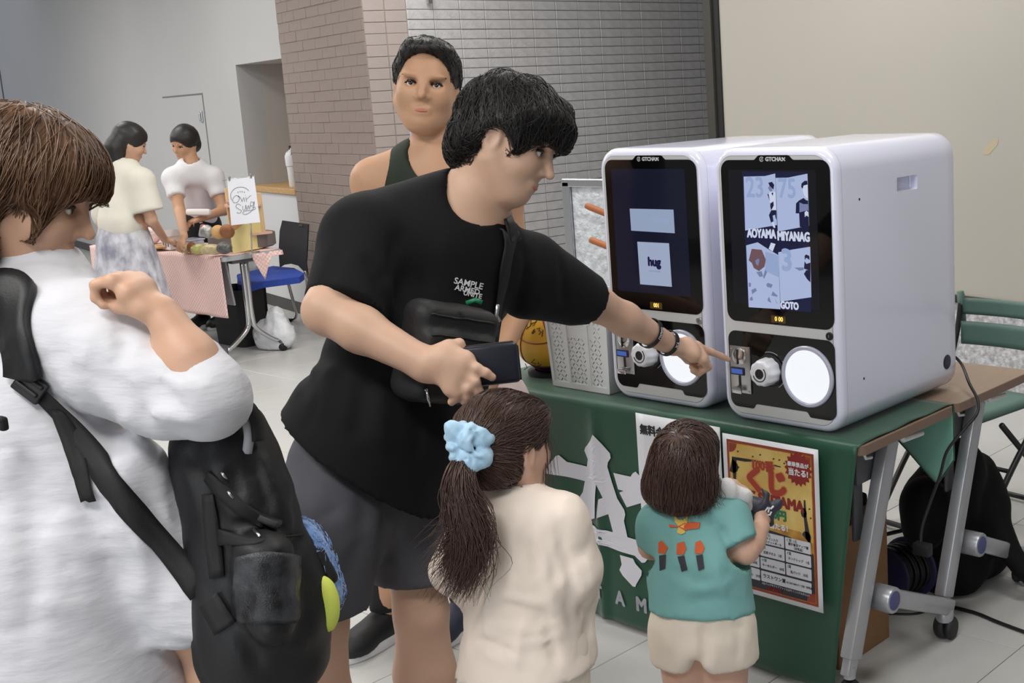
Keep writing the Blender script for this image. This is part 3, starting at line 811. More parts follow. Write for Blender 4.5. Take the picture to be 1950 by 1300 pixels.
CELLS = [('A賞', '1名', 'サイン入り', 'ユニフォーム', 0, 0), ('B賞', '1名', 'サイン入り', 'バスケットボール', 1, 0), ('C賞', '1名', '選手着用アップ着', '（非売品）', 2, 0), ('D賞', '', 'Ｔシャツ　2名', '', 0, 1), ('E賞', '', '応援タオル　2名', '', 1, 1), ('F賞', '', 'タンクトップ　1名', '', 2, 1), ('G賞', '', 'ステッカー　30名', '', 0, 2), ('H賞', '', 'キーホルダー　20名', '', 1, 2), ('I賞', '', '缶バッジ　30名', '', 2, 2), ('J賞', '', 'クリアファイル　30名', '', 0, 3)]
for a, b, c, d, i, j in CELLS:
    u0 = 0.095+0.272*i; v1 = 0.424-0.083*j
    flat('prize_box', prect(u0, u0+0.26, v1-0.073, v1, 0.003), m_cell, p2, YP-0.0030)
    ptx(a+' '+b, u0+0.015, v1-0.016, 0.0100, m_tgreen, 1.0, 0.0, al='LEFT', lift=0.0038)
    ptx(c, u0+0.135, v1-0.038 if d else v1-0.047, 0.0086, m_ink, 0.95, 0.0001, lift=0.0038)
    if d: ptx(d, u0+0.135, v1-0.060, 0.0086, m_ink, 0.9, 0.0001, lift=0.0038)
flat('prize_box', prect(0.367, 0.895, 0.104, 0.172, 0.003), m_cell, p2, YP-0.0030)
ptx('ラストワン賞', 0.385, 0.140, 0.0128, m_ink, 1.0, 0.0002, al='LEFT', lift=0.0038); ptx('AZ SAITAMAベース缶（非売品）', 0.635, 0.138, 0.0072, m_ink, 0.85, 0.0001, al='LEFT', lift=0.0038)
ptx('※缶バッジやクリアファイルはサイン入りもあるよ！', 0.63, 0.090, 0.0076, m_cell, 0.9, 0.0, lift=0.0036)
ptx('1回400円', 0.50, 0.064, 0.013, m_dred, 1.0, lift=0.0036, hv=0.0004)
# plain white notice
qx0, qx1, qz0, qz1 = -2.404, -2.092, 0.262, 0.698
p1 = sheet(qx0, qx1, qz0, qz1, YP+0.006, m_paper, 'poster', base=((qx0+qx1)/2, YP, qz0)); solid(p1, 0.0008, 1)
tag(p1, 'white notice with bold black heading on the green cloth, half hidden by the toddler', 'poster')
def qtx(body, x, z, s, m=m_ink, sx=1.0, bold=0.0, al='LEFT'): return text('lettering', body, s, m, p1, (x, YP+0.0045, z), EX, EZ, 0.0003, bold, al, sx)
text('lettering', '無料会員になろう！', 0.0316, m_ink, p1, (qx0+0.014, YP+0.0045, qz1-0.048), EX, EZ, 0.0003, 0, 'LEFT', 0.98, heavy=0.0014)
qtx('スマホで登録するだけ', qx0+0.05, qz1-0.105, 0.02); qtx('選手カードがもらえる', qx0+0.11, qz1-0.145, 0.02); qtx('今すぐ新規入会', qx0+0.135, qz1-0.255, 0.024, m_tgreen)

# ------------------------------------------------------------------ the two capsule-card machines
m_shell = mat('machine_white_gloss', (228, 230, 248), rough=0.16, spec=0.5, coat=0.4)
m_plate = mat('machine_front_plate', (206, 207, 208), rough=0.3)
m_seam = mat('seam_grey', (150, 150, 158), rough=0.6)
m_bglass = mat('black_glass', (7, 7, 9), rough=0.05, spec=0.42)
m_chrome = mat('chrome', (208, 208, 210), rough=0.18, metal=1.0)
m_satin = mat('satin_metal', (188, 188, 190), rough=0.3, metal=1.0)
m_knob = mat('knob_white', (228, 229, 236), rough=0.3)
m_matblk = mat('matt_black', (20, 20, 22), rough=0.5)
m_ring = mat('window_ring', (188, 190, 208), rough=0.25)
m_glow = emat('window_glow', (246, 250, 255), 1.08)
m_scr = emat('screen_dark', (22, 23, 28), 1.0)
m_scr1 = emat('screen_navy', (22, 24, 42), 1.0)
m_lit = emat('screen_lit', (172, 186, 222), 1.0)
m_lit2 = emat('screen_pale', (150, 168, 208), 1.0)
m_litw = emat('screen_white', (206, 214, 236), 1.0)
m_lnav = emat('screen_ink', (28, 30, 62), 1.0)
m_lbrn = emat('screen_brown', (112, 84, 92), 1.0)
m_lgry = emat('screen_grey', (120, 130, 170), 1.0)
m_led = emat('led_amber', (255, 214, 110), 1.6); m_ledb = emat('led_back', (74, 58, 28), 1.0)
m_lcd = emat('lcd_blue', (70, 100, 178), 0.9); m_logo = mat('logo_silver', (205, 205, 210), rough=0.4)
MW, MH, MD, MZ = 0.390, 0.738, 0.60, 0.7065
def boolean(o, cutter):
    md = o.modifiers.new('b', 'BOOLEAN'); md.operation = 'DIFFERENCE'; md.object = cutter; md.solver = 'EXACT'
    for q in (o, cutter):
        bm = bmesh.new(); bm.from_mesh(q.data); bmesh.ops.recalc_face_normals(bm, faces=bm.faces[:]); bm.to_mesh(q.data); bm.free()
    bpy.context.view_layer.update()
    dg = bpy.context.evaluated_depsgraph_get(); me = bpy.data.meshes.new_from_object(o.evaluated_get(dg)); o.modifiers.clear()
    o.data = me; bpy.data.objects.remove(cutter); return o
def gacha(x0, y0, label, variant):
    g = empty('card_vending_machine', (x0+MW/2, y0+MD/2, MZ), label, 'vending machine', 'white card vending machines on the table')
    P = lambda x, z, y=0.0: np.array([x0+x, y0+y, MZ+z])
    def pr(name, poly, m, par=g, d=0.001, back=0.0, y=0.0, ang=None): return M().prism(poly, P(0, 0, y), EX, EZ, d, back).obj(name, m, par, ang=ang)
    cx, cz = MW/2, MH/2
    rings = []
    for e, y in ((0.022, 0.0), (0.014, 0.0015), (0.008, 0.005), (0.0035, 0.010), (0.001, 0.017), (0, 0.026), (0, 0.55), (0, MD-0.010), (0.003, MD-0.003), (0.010, MD)):
        rings.append([P(a, b, y) for a, b in rrect(MW-2*e, MH-2*e, 0.064-e, 10, cx, cz)])
    body = M().loft(rings).obj('body', m_shell, g, ang=50)
    cut = M().box(P(MW, 0.618, 0.340), (0.05, 0.105, 0.038), bev=0.004)
    cut.box(P(0, 0.618, 0.340), (0.05, 0.105, 0.038), bev=0.004)
    co = cut.obj('cutter', m_shell); co.location = tuple(-wloc(g)); bpy.context.view_layer.update()
    co.location = (0, 0, 0); boolean(body, co); autosmooth(body, 35)
    s = M(); ring = [P(a, b, 0.0265) for a, b in rrect(MW-0.0008, MH-0.0008, 0.0636, 10, cx, cz)]; s.tube(ring+[ring[0]], 0.0007, 5)
    ring = [P(a, b, -0.0002) for a, b in rrect(MW-0.042, MH-0.042, 0.044, 10, cx, cz)]; s.tube(ring+[ring[0]], 0.0007, 5); s.obj('seam', m_seam, g)
    pr('front_plate', rrect(MW-0.044, MH-0.044, 0.042, 8, cx, cz), m_plate, d=0.0012)
    # upper glass with its logo tab
    gl_ = rrect(0.346, 0.430, 0.028, 6, 0.202, 0.491)
    gl_ = [q for q in gl_ if True]
    i = max(range(len(gl_)), key=lambda k: (gl_[k][1] > 0.70)*(10+gl_[k][0]))
    up = sorted([q for q in gl_], key=lambda q: 0)
    poly = []
    for k, q in enumerate(gl_):
        poly.append(q)
        n = gl_[(k+1) % len(gl_)]
        if abs(q[1]-0.706) < 1e-6 and abs(n[1]-0.706) < 1e-6 and q[0]-n[0] > 0.1:
            poly += [(0.266, 0.706), (0.262, 0.7075), (0.252, 0.7165), (0.247, 0.718), (0.158, 0.718), (0.153, 0.7165), (0.143, 0.7075), (0.139, 0.706)]
    glass = pr('display_glass', poly, m_bglass, d=0.0024, back=0.001)
    lw = rrect(0.346, 0.211, 0.025, 6, 0.201, 0.1435); poly = []
    for k, q in enumerate(lw):
        poly.append(q); n = lw[(k+1) % len(lw)]
        if abs(q[1]-0.038) < 1e-6 and abs(n[1]-0.038) < 1e-6 and n[0]-q[0] > 0.1:
            poly += [(0.102, 0.038), (0.107, 0.0395), (0.114, 0.050), (0.119, 0.052), (0.279, 0.052), (0.284, 0.050), (0.291, 0.0395), (0.296, 0.038)]
    pr('lower_panel', poly, m_bglass, d=0.0024, back=0.001)
    o = P(0.212, 0.7075, -0.0030)
    text('lettering', 'GTCHA', 0.0142, m_logo, g, o-EX*0.034, EX, EZ, 0.0004, 0, 'LEFT', 1.05, heavy=0.0007)
    xm = M()
    for a in (0.72, -0.72):
        d = np.array([math.cos(a), 0, math.sin(a)]); xm.tube([P(0.236, 0.7075, -0.0032)-d*0.0062, P(0.236, 0.7075, -0.0032), P(0.236, 0.7075, -0.0032)+d*0.0062], [0.0019, 0.0012, 0.0019], 6)
    rg = [P(0.166+0.0058*math.cos(a), 0.7078+0.0058*math.sin(a), -0.0032) for a in [0.5+5.4*i/18 for i in range(19)]]; xm.tube(rg, 0.0009, 5); xm.tube([P(0.164, 0.704, -0.0032), P(0.166, 0.711, -0.0032), P(0.169, 0.710, -0.0032), P(0.168, 0.705, -0.0032)], 0.0008, 5)
    xm.obj('logo', m_logo, g)
    scr = pr('screen', rrect(0.280, 0.355, 0.004, 3, 0.194, 0.503), m_scr if variant == 2 else m_scr1, d=0.0030, back=0.0022)
    yq = y0-0.0034
    sf = lambda dy: (lambda x, z: np.array([x, yq-dy, z]))
    def art(pts, m, off, dy, sc=7.65): 
        decal('screen_image', [[tuple(on_y(off[0]+a/sc, off[1]+b/sc, yq)[[0, 2]]) for a, b in pts]], m, scr, sf(dy), 0)
    def stx(body, cx_, cy_, off, s, m, sx=1.0, bold=0.0, dy=0.0006, sc=7.65):
        c = on_y(off[0]+cx_/sc, off[1]+cy_/sc, yq); text('lettering', body, s, m, scr, (c[0], yq-dy, c[2]), EX, EZ, 0.0001, 0, 'CENTER', sx, heavy=bold*1.4)
    if variant == 2:
        O4, O5 = (1405, 310), (1405, 450)
        decal('screen_image', [[(x0+0.101, MZ+0.318), (x0+0.307, MZ+0.318), (x0+0.307, MZ+0.676), (x0+0.101, MZ+0.676)]], m_lnav, scr, sf(0), 0)
        art([(85, 200), (395, 192), (545, 155), (572, 905), (108, 985)], m_lit, O4, 0.0002)
        art([(550, 218), (730, 215), (1015, 157), (1040, 915), (583, 1000)], m_lit, O4, 0.0002)
        stx('23', 250, 370, O4, 0.074, m_lit2, 0.82, 0.001, 0.0004); stx('75', 720, 385, O4, 0.070, m_lit2, 0.82, 0.001, 0.0004)
        art([(445, 290), (500, 275), (532, 320), (520, 390), (500, 370), (465, 335)], m_lnav, O4, 0.0004); art([(440, 360), (462, 335), (500, 372), (505, 420), (465, 410)], m_lgry, O4, 0.0004)
        art([(440, 455), (480, 420), (550, 420), (562, 690), (490, 690), (468, 570)], m_litw, O4, 0.0004); art([(432, 455), (450, 450), (470, 560), (455, 520)], m_lnav, O4, 0.0005); art([(475, 590), (520, 560), (526, 620), (490, 690), (475, 640)], m_lnav, O4, 0.0006); art([(490, 440), (520, 430), (510, 480)], m_lnav, O4, 0.0006)
        art([(490, 688), (563, 688), (566, 830), (550, 800), (545, 755), (510, 770), (522, 850), (485, 870), (455, 760)], m_lnav, O4, 0.0006); art([(500, 870), (525, 860), (550, 940), (530, 950), (510, 920)], m_litw, O4, 0.0006)
        art([(925, 350), (930, 300), (975, 260), (1015, 262), (1018, 315), (960, 330), (945, 380)], m_lnav, O4, 0.0006); art([(945, 380), (960, 330), (1018, 310), (1024, 520), (985, 500), (955, 440)], m_litw, O4, 0.0005)
        art([(850, 590), (890, 550), (960, 510), (1000, 545), (1026, 550), (1040, 935), (905, 935), (895, 735), (845, 735)], m_lnav, O4, 0.0006); art([(900, 575), (960, 600), (1026, 600), (1030, 690), (900, 720)], m_lgry, O4, 0.0007)
        art([(975, 720), (1005, 695), (1030, 720), (1032, 785), (1000, 765), (980, 790)], m_litw, O4, 0.0008)
        stx('AOYAMA', 345, 1035, O4, 0.0315, m_litw, 0.70, 0.0011); stx('MIYANAG', 812, 1078, O4, 0.0325, m_litw, 0.70, 0.0011)
        art([(122, 130), (290, 85), (450, 190), (590, 270), (622, 1060), (160, 1030)], m_lit, O5, 0.0002); art([(485, 90), (550, 110), (510, 220), (450, 180)], m_litw, O5, 0.0004)
        art([(400, 220), (585, 275), (600, 600), (400, 500)], m_lit2, O5, 0.0003)
        art([(205, 180), (350, 195), (410, 340), (390, 440), (310, 505), (235, 460), (205, 385), (160, 350), (180, 270)], m_lbrn, O5, 0.0005); art([(255, 350), (300, 320), (318, 340), (300, 430), (265, 400)], m_lgry, O5, 0.0006)
        for q in ([(160, 670), (195, 680), (190, 730), (160, 735)], [(200, 780), (260, 750), (280, 790), (210, 840)], [(175, 900), (210, 870), (225, 930), (180, 935)], [(415, 700), (440, 675), (510, 700), (490, 750), (430, 735)], [(510, 800), (580, 860), (575, 880), (490, 860)], [(440, 900), (460, 880), (490, 970), (435, 940)], [(540, 900), (585, 990), (560, 960)], [(270, 520), (350, 505), (370, 580), (320, 590)], [(370, 590), (400, 480), (430, 520), (385, 620)]): art(q, m_lgry, O5, 0.0005)
        art([(590, 230), (800, 190), (1055, 150), (1073, 885), (622, 950)], m_lit, O5, 0.00025); stx('3', 715, 360, O5, 0.078, m_lit2, 0.95, 0.002, 0.0004)
        art([(975, 280), (1000, 262), (1045, 285), (1047, 345), (1030, 330), (1000, 310), (978, 345)], m_lnav, O5, 0.0006); art([(975, 360), (1000, 400), (1060, 380), (1062, 500), (965, 470)], m_lnav, O5, 0.0006); art([(825, 455), (960, 450), (960, 490), (900, 500)], m_lgry, O5, 0.0006); art([(965, 545), (1000, 490), (1062, 490), (1060, 670), (1010, 620)], m_lnav, O5, 0.0007)
        stx('GOTO', 755, 1012, O5, 0.026, m_litw, 0.74, 0.0010)
        led = '0 00'
    else:
        decal('screen_image', [[tuple(on_y(a, b, yq)[[0, 2]]) for a, b in ((1199, 397), (1282.5, 399), (1285, 444), (1202, 439))]], emat('s1a', (150, 165, 192), 1.0), scr, sf(0), 0)
        decal('screen_image', [[tuple(on_y(a, b, yq)[[0, 2]]) for a, b in ((1213.5, 460), (1274, 463), (1279.5, 546), (1219, 541))]], emat('s1b', (160, 172, 198), 1.0), scr, sf(0), 0)
        c = on_y(1246, 499, yq); text('lettering', 'hug', 0.034, m_lnav, scr, (c[0], yq-0.0006, c[2]), EX, EZ, 0.0001, 0, 'CENTER', 1.0, heavy=0.0022)
        c = on_y(1247, 516, yq); text('lettering', 'mirrorlcafe', 0.0075, m_lgry, scr, (c[0], yq-0.0006, c[2]), EX, EZ, 0.0001, 0, 'CENTER', 1.3)
        c = on_y(1246, 419, yq); text('lettering', '大宮整骨院', 0.013, m_lit2, scr, (c[0]+0.02, yq-0.0006, c[2]), EX, EZ, 0.0001, 0, 'CENTER', 1.0)
        led = '001'
    ld = pr('counter_display', rrect(0.046, 0.019, 0.001, 2, 0.200, 0.291), m_ledb, d=0.0028, back=0.0022)
    text('lettering', led, 0.0165, m_led, ld, P(0.202, 0.2915, -0.0032), EX, EZ, 0.0001, 0, 'CENTER', 0.9, heavy=0.0004)
    lk = M().lathe([(0.0, -0.001), (0.0105, 0.0), (0.0105, 0.004), (0.009, 0.0055), (0.0, 0.0055)], P(0.360, 0.2605, -0.001), (0, -1, 0), n=20).obj('lock', m_matblk if variant == 2 else m_satin, g, ang=40)
    M().box(P(0.360, 0.2605, -0.007), (0.0015, 0.001, 0.007)).obj('keyhole', m_satin if variant == 2 else m_matblk, lk)
    # coin unit
    cu = M().box(P(0.0685, 0.143, -0.004), (0.069, 0.006, 0.130), bev=0.002).obj('coin_plate', m_satin, g, ang=40)
    M().lathe([(0.0, 0), (0.024, 0.0), (0.0235, 0.003), (0.018, 0.006), (0.0, 0.0075)], P(0.068, 0.180, -0.007), (0, -1, 0), n=28).obj('coin_dial', m_chrome, cu, ang=30)
    t = M().box(P(0.066, 0.180, -0.0145), (0.0032, 0.004, 0.040)); t.box(P(0.066, 0.112, -0.0072), (0.008, 0.002, 0.030), bev=0.0008); t.obj('slot', m_matblk, cu)
    t = M().box(P(0.0605, 0.1385, -0.0085), (0.046, 0.004, 0.021), bev=0.0015).obj('lcd_bezel', mat('lcd_bezel', (30, 34, 60), rough=.4), cu); 
    pl = M().box(P(0.0595, 0.1385, -0.0108), (0.037, 0.001, 0.013)).obj('lcd', m_lcd, cu)
    sc_ = M()
    for a, b in ((0.041, 0.201), (0.096, 0.201), (0.041, 0.085), (0.096, 0.085)): sc_.lathe([(0.003, 0), (0.0025, 0.0015), (0, 0.002)], P(a, b, -0.007), (0, -1, 0), n=8)
    sc_.obj('screw', m_chrome, cu)
    t = M().box(P(0.064, 0.092, -0.014), (0.030, 0.010, 0.006), R=rotz(0.1), bev=0.002); t.box(P(0.064, 0.0865, -0.020), (0.034, 0.004, 0.015), bev=0.0018); t.obj('return_lever', m_chrome, cu, ang=40)
    # knob
    kx = float(on_y(1446, 717, 2.572-0.052)[0])+2.128; kz = float(on_y(1446, 717, 2.572-0.052)[2])-0.70
    kb = M().lathe([(0.0, 0), (0.044, 0.0), (0.044, 0.004), (0.041, 0.006), (0.0, 0.006)], P(kx, kz, -0.002), (0, -1, 0), n=36).obj('knob_base', m_matblk, g, ang=40)
    def lob(r, n=60): return [(r*(1+0.035*math.cos(10*a))*math.cos(a), r*(1+0.035*math.cos(10*a))*math.sin(a)) for a in [2*math.pi*i/n for i in range(n)]]
    kn = M().loft([[P(kx+a, kz+b, -yy) for a, b in lob(r)] for yy, r in ((0.008, 0.0365), (0.034, 0.0355), (0.044, 0.0345), (0.050, 0.0315), (0.052, 0.027))][::-1]).obj('knob', m_knob, g, ang=40)
    t = M().lathe([(0.0135, 0), (0.0135, 0.0006)], P(kx, kz, -0.052), (0, -1, 0), n=24)
    arc = [P(kx+0.0205*math.cos(a), kz+0.0205*math.sin(a), -0.0523) for a in [math.radians(d) for d in range(-165, 46, 7)]]; t.tube(arc, [0.0004]+[0.0015]*(len(arc)-2)+[0.002], 6)
    t.obj('turn_arrow', m_matblk, kn)
    tr = M(); 
    for a0, a1 in ((60, 110), (-60, 40)):
        arc = [P(kx+0.050*math.cos(a), kz+0.050*math.sin(a), -0.0028) for a in [math.radians(d) for d in range(a0, a1, 6)]]; tr.tube(arc, 0.0007, 4)
    tr.obj('dial_mark', m_logo, g)
    # glowing capsule window
    M().lathe([(0.0705, 0.0), (0.0705, 0.006), (0.073, 0.009), (0.079, 0.009), (0.0815, 0.006), (0.0815, 0.0)], P(0.2885, 0.1475, -0.0018), (0, -1, 0), n=48, cap=False).obj('window_ring', m_ring, g, ang=30)
    M().lathe([(0.0, 0), (0.0715, 0), (0.0715, 0.003), (0.06, 0.005), (0.0, 0.0065)], P(0.2885, 0.1475, -0.0018), (0, -1, 0), n=48).obj('window', m_glow, g, ang=30)
    h = M()
    for yy, zz in ((0.105, 0.598), (0.105, 0.131)):
        for sx, xx in ((1, MW), (-1, 0)): h.lathe([(0.0035, -0.001), (0.0035, 0.0004), (0, 0.0004)], P(xx, zz, yy), (sx, 0, 0), n=12)
    h.obj('screw_hole', m_matblk, g)
    M().lathe([(0.0, -0.001), (0.021, -0.001), (0.021, 0.0012), (0.017, 0.002), (0.0, 0.002)], P(MW, 0.088, 0.541), (1, 0, 0), n=28).obj('vent_cap', mat('vent_navy', (34, 36, 58), rough=.4), g, ang=40)
    f = M()
    for a in (0.08, MW-0.08):
        for b in (0.08, 0.40): f.cyl(P(a, -0.0025, b), P(a, 0.004, b), 0.014, n=12)
    f.obj('foot', m_rub, g)
    return g
gacha(-2.579, 2.594, 'white card vending machine with a plain logo screen, beside the white crate', 1)
gacha(-2.128, 2.572, 'white card vending machine with player pictures on its screen, nearest the table end', 2)
# ------------------------------------------------------------------ things on, behind and under the tables
ZC = 0.7062
# perforated white crate
m_crate = mat('crate_white', (226, 228, 230), rough=0.35, bump=0.03, bscale=80)
cr_o = np.array([-2.722, 2.604, ZC])
crate = empty('plastic_crate', cr_o+np.array([0, 0.17, 0]), 'white perforated plastic crate on the green cloth left of the machines', 'crate')
def cpt(x, y, z):      # slightly flared upwards
    f = 1+0.10*z/0.262
    return cr_o+np.array([x*f, y+(-0.010*z/0.262 if y < 0.1 else 0.010*z/0.262), z])
CWd, CD, CHh = 0.246, 0.34, 0.262
def crate_wall(a, b, name, holes):
    m = M(); t = 0.004
    a = np.array(a, float); b = np.array(b, float); d = (b-a)/np.linalg.norm(b-a); nn = np.array([d[1], -d[0]])
    L = np.linalg.norm(b-a)
    V = []; 
    for z in (0.0, CHh):
        for s_, o_ in ((0, 0), (1, 0), (1, 1), (0, 1)):
            q = a+(b-a)*s_-nn*t*o_; V.append(cpt(q[0], q[1], z))
    m.add(V, [(0, 1, 2, 3)[::-1], (4, 5, 6, 7), (0, 1, 5, 4), (1, 2, 6, 5), (2, 3, 7, 6), (3, 0, 4, 7)])
    w = m.obj(name, m_crate, crate)
    if holes:
        c = M()
        for band0, band1 in holes:
            nx = int((band1-band0)/0.0150)
            for i in range(nx):
                for j in range(15):
                    if 0.172 < 0.026+j*0.0135 and -0.062 < band0+0.0075+i*0.015 < 0.072: continue
                    x = band0+0.0075+i*0.015+(0.004 if j % 2 else 0); z = 0.024+j*0.0135
                    if x > band1-0.006: continue
                    q = a+d*(L/2+x)-nn*t/2; p = cpt(q[0], q[1], z)
                    an = math.radians(48 if (i+j) % 2 else -42)
                    R = np.stack([np.array([d[0]*math.cos(an), d[1]*math.cos(an), math.sin(an)]), np.array([nn[0], nn[1], 0]), np.array([-d[0]*math.sin(an), -d[1]*math.sin(an), math.cos(an)])], 1)
                    c.box(p, (0.0112, 0.03, 0.0034), R)
        q = a+d*(L/2+0.004)-nn*t/2; c.box(cpt(q[0], q[1], 0.224), (0.102, 0.03, 0.026), bev=0.006)
        co = c.obj('cutter', m_crate); w.location = (0, 0, 0); co.location = tuple(-wloc(crate)); bpy.context.view_layer.update()
        # bring both into the same space for the cut
        co2 = mk('cutter', np.concatenate(c.v)-0, c.f, m_crate); bpy.data.objects.remove(co); bpy.context.view_layer.update(); boolean(w, co2)
    return w
hx = CWd/2
crate_wall((-hx, 0), (hx, 0), 'front_wall', [(-0.105, -0.050), (-0.046, 0.036), (0.050, 0.100)])
crate_wall((hx, 0), (hx, CD), 'side_wall', None); crate_wall((hx, CD), (-hx, CD), 'back_wall', None); crate_wall((-hx, CD), (-hx, 0), 'side_wall', None)
bt = M(); bt.box(cr_o+np.array([0, CD/2, 0.004]), (CWd-0.008, CD-0.008, 0.008)); bt.obj('floor', m_crate, crate)
rm = M(); ring = [cpt(a, b+CD/2, CHh) for a, b in rrect(CWd+0.006, CD+0.006, 0.012, 4)]
rm.tube(ring+[ring[0]], 1.0, 4, flat=(0.016, 0.010), up=(0, 0, 1)); rm.obj('rim', m_crate, crate)
rb = M()
for x in (-0.121, -0.046+0.002, 0.043, 0.121): 
    a, b = cpt(x*0.985, -0.0005, 0.004), cpt(x*0.985, -0.0005, CHh-0.004); rb.tube([a, b], 1.0, 4, flat=(0.011, 0.006), up=(1, 0, 0))
for z in (0.009,): rb.tube([cpt(-hx, -0.0005, z), cpt(hx, -0.0005, z)], 1.0, 4, flat=(0.018, 0.006), up=(0, 0, 1))
hp = [cpt(0.004+a, -0.001, 0.224+b) for a, b in rrect(0.106, 0.030, 0.008, 4)]; rb.tube(hp+[hp[0]], 0.0028, 6)
rb.obj('rib', m_crate, crate, ang=40, kind='stuff')
bag_in = M().box(cr_o+np.array([0, CD/2-0.004, 0.078]), (CWd-0.012, CD-0.018, 0.138), bev=0.015).obj('dark_pouch', mat('pouch_dark', (24, 24, 28), rough=.8), base=cr_o+np.array([0, CD/2, 0.009]), ang=40)
tag(bag_in, 'dark soft pouch lying inside the white perforated crate', 'pouch')
m_snk = [mat('snack_%d' % i, c, rough=0.35) for i, c in enumerate([(226, 202, 176), (214, 150, 112), (236, 226, 206), (198, 120, 84)])]
for i in range(9):
    x = -0.085+0.021*i; p = cr_o+np.array([x, 0.045+0.012*(i % 2), 0.205+0.012*((i*7) % 3)])
    o = M().box(p, (0.017, 0.05, 0.085), R=np.stack([frame((0.3*((i % 3)-1), 0.25, 1))[k] for k in range(3)], 1), bev=0.004).obj('snack_pack', m_snk[i % 4], base=p-np.array([0, 0, 0.04]), ang=40)
    tag(o, 'small %s snack pack, %s from the left inside the white crate' % (('pale', 'orange-brown', 'cream', 'rust')[i % 4], ('first', 'second', 'third', 'fourth', 'fifth', 'sixth', 'seventh', 'eighth', 'ninth')[i]), 'snack pack', 'snack packs in the white crate')
# signed basketball on its black ring
bc = np.array([-2.985, 2.735, ZC+0.128]); BR_ = 0.122
m_by = mat('ball_yellow', (226, 170, 54), rough=0.45, bump=0.25, bscale=420, bdist=0.001); m_bn = mat('ball_navy', (38, 40, 86), rough=0.45, bump=0.25, bscale=420, bdist=0.001)
m_bo = mat('ball_orange', (204, 116, 44), rough=0.45, bump=0.25, bscale=420, bdist=0.001)
bl = M(); RB = frame((0.25, -0.55, 0.80), (1, 0.3, 0))
nu, nv = 48, 32; V = []; Fc = []; mi = []
for i in range(nv+1):
    for j in range(nu):
        th, ps = math.pi*i/nv, 2*math.pi*j/nu
        V.append(bc+BR_*(math.sin(th)*math.cos(ps)*RB[0]+math.sin(th)*math.sin(ps)*RB[1]+math.cos(th)*RB[2]))
for i in range(nv):
    for j in range(nu):
        th = math.pi*(i+.5)/nv; ps = 2*math.pi*(j+.5)/nu
        Fc.append((i*nu+j, (i+1)*nu+j, (i+1)*nu+(j+1) % nu, i*nu+(j+1) % nu)); z = math.cos(th)
        mi.append(1 if -0.52 < z < -0.22 else (2 if (int(ps/(math.pi/3)) % 2 and z > 0.55) else 0))
ball = mk('basketball', V, Fc, [m_by, m_bn, m_bo], smooth=True, base=bc-np.array([0, 0, BR_])); ball.data.polygons.foreach_set('material_index', mi)
tag(ball, 'signed yellow and navy basketball resting on the table beside the white crate', 'basketball')
sm_ = M()
def onball(th, ps, r=1.003): return bc+BR_*r*(math.sin(th)*math.cos(ps)*RB[0]+math.sin(th)*math.sin(ps)*RB[1]+math.cos(th)*RB[2])
for th in (math.acos(-0.22), math.acos(-0.52), math.acos(0.55)): sm_.tube([onball(th, 2*math.pi*i/48, 1.0) for i in range(49)], 0.0022, 6)
for k in range(6): sm_.tube([onball(math.acos(0.98)+(math.acos(-0.22)-math.acos(0.98))*i/14, math.pi/3*k) for i in range(15)], 0.0022, 6)
sm_.obj('seam', mat('ball_seam', (124, 44, 26), rough=.6), ball, kind='stuff')
sg = M()
def sig(cx, cy, pts, s=1.0):
    return [on_y_ball(cx+a*s, cy+b*s) for a, b in pts]
def on_y_ball(px, py):
    d = at(px, py, 1)-CC; oc = CC-bc; A = d@d; B = 2*(d@oc); C = oc@oc-(BR_*1.006)**2; D = B*B-4*A*C
    t = (-B-math.sqrt(max(D, 0)))/(2*A); return CC+d*t
for pts in ([(1004, 622), (1000, 610), (1006, 600), (1012, 606), (1010, 620), (1002, 626)], [(1012, 604), (1018, 600), (1022, 610), (1016, 620), (1011, 616), (1022, 612)], [(1016, 628), (1012, 634), (1020, 630), (1014, 636), (1018, 626)], [(1022, 626), (1028, 624), (1026, 630), (1031, 632), (1026, 637)], [(1034, 628), (1032, 641)], [(1018, 684), (1012, 690), (1020, 692), (1016, 698), (1026, 690), (1024, 698), (1030, 694)], [(1000, 692), (1004, 700), (998, 704)]):
    sg.tube([on_y_ball(*p) for p in pts], 0.0014, 5)
sg.obj('signature', m_ink, ball, kind='stuff')
M().lathe([(0.085, 0), (0.085, 0.012), (0.062, 0.014), (0.060, 0.0)], bc-np.array([0, 0, BR_+0.006]), n=32).obj('ball_ring', m_rub, base=bc-np.array([0, 0, BR_+0.006]), ang=40)
tag(bpy.data.objects['ball_ring'], 'black ring stand under the signed basketball', 'stand')

# cables
m_cable = mat('cable_black', (22, 22, 24), rough=0.45)
def cat(P, n=8):
    P = [np.array(p, float) for p in P]; P = [2*P[0]-P[1]]+P+[2*P[-1]-P[-2]]; out = []
    for i in range(1, len(P)-2):
        for k in range(n):
            t = k/n; a, b, c, d = P[i-1:i+3]
            out.append(0.5*((2*b)+(c-a)*t+(2*a-5*b+4*c-d)*t*t+(3*b-a-3*c+d)*t**3))
    out.append(P[-2]); return out
pts = [np.array([-1.78, 3.176, 0.815])]+[at(px, py, t) for px, py, t in ((1829, 690, 3.66), (1846, 730, 3.56), (1862, 762, 3.50), (1860, 788, 3.46), (1838, 815, 3.46), (1804, 858, 3.48))]+[at(px, py, t) for px, py, t in ((1790, 905, 3.50), (1772, 955, 3.52), (1757, 1000, 3.52), (1753, 1035, 3.51))]
M().tube(cat(pts), 0.0045, 8).obj('power_cable', m_cable, smooth=True, base=pts[0]); tag(bpy.data.objects['power_cable'], 'black power cable hanging from the right machine down to the reel', 'cable')
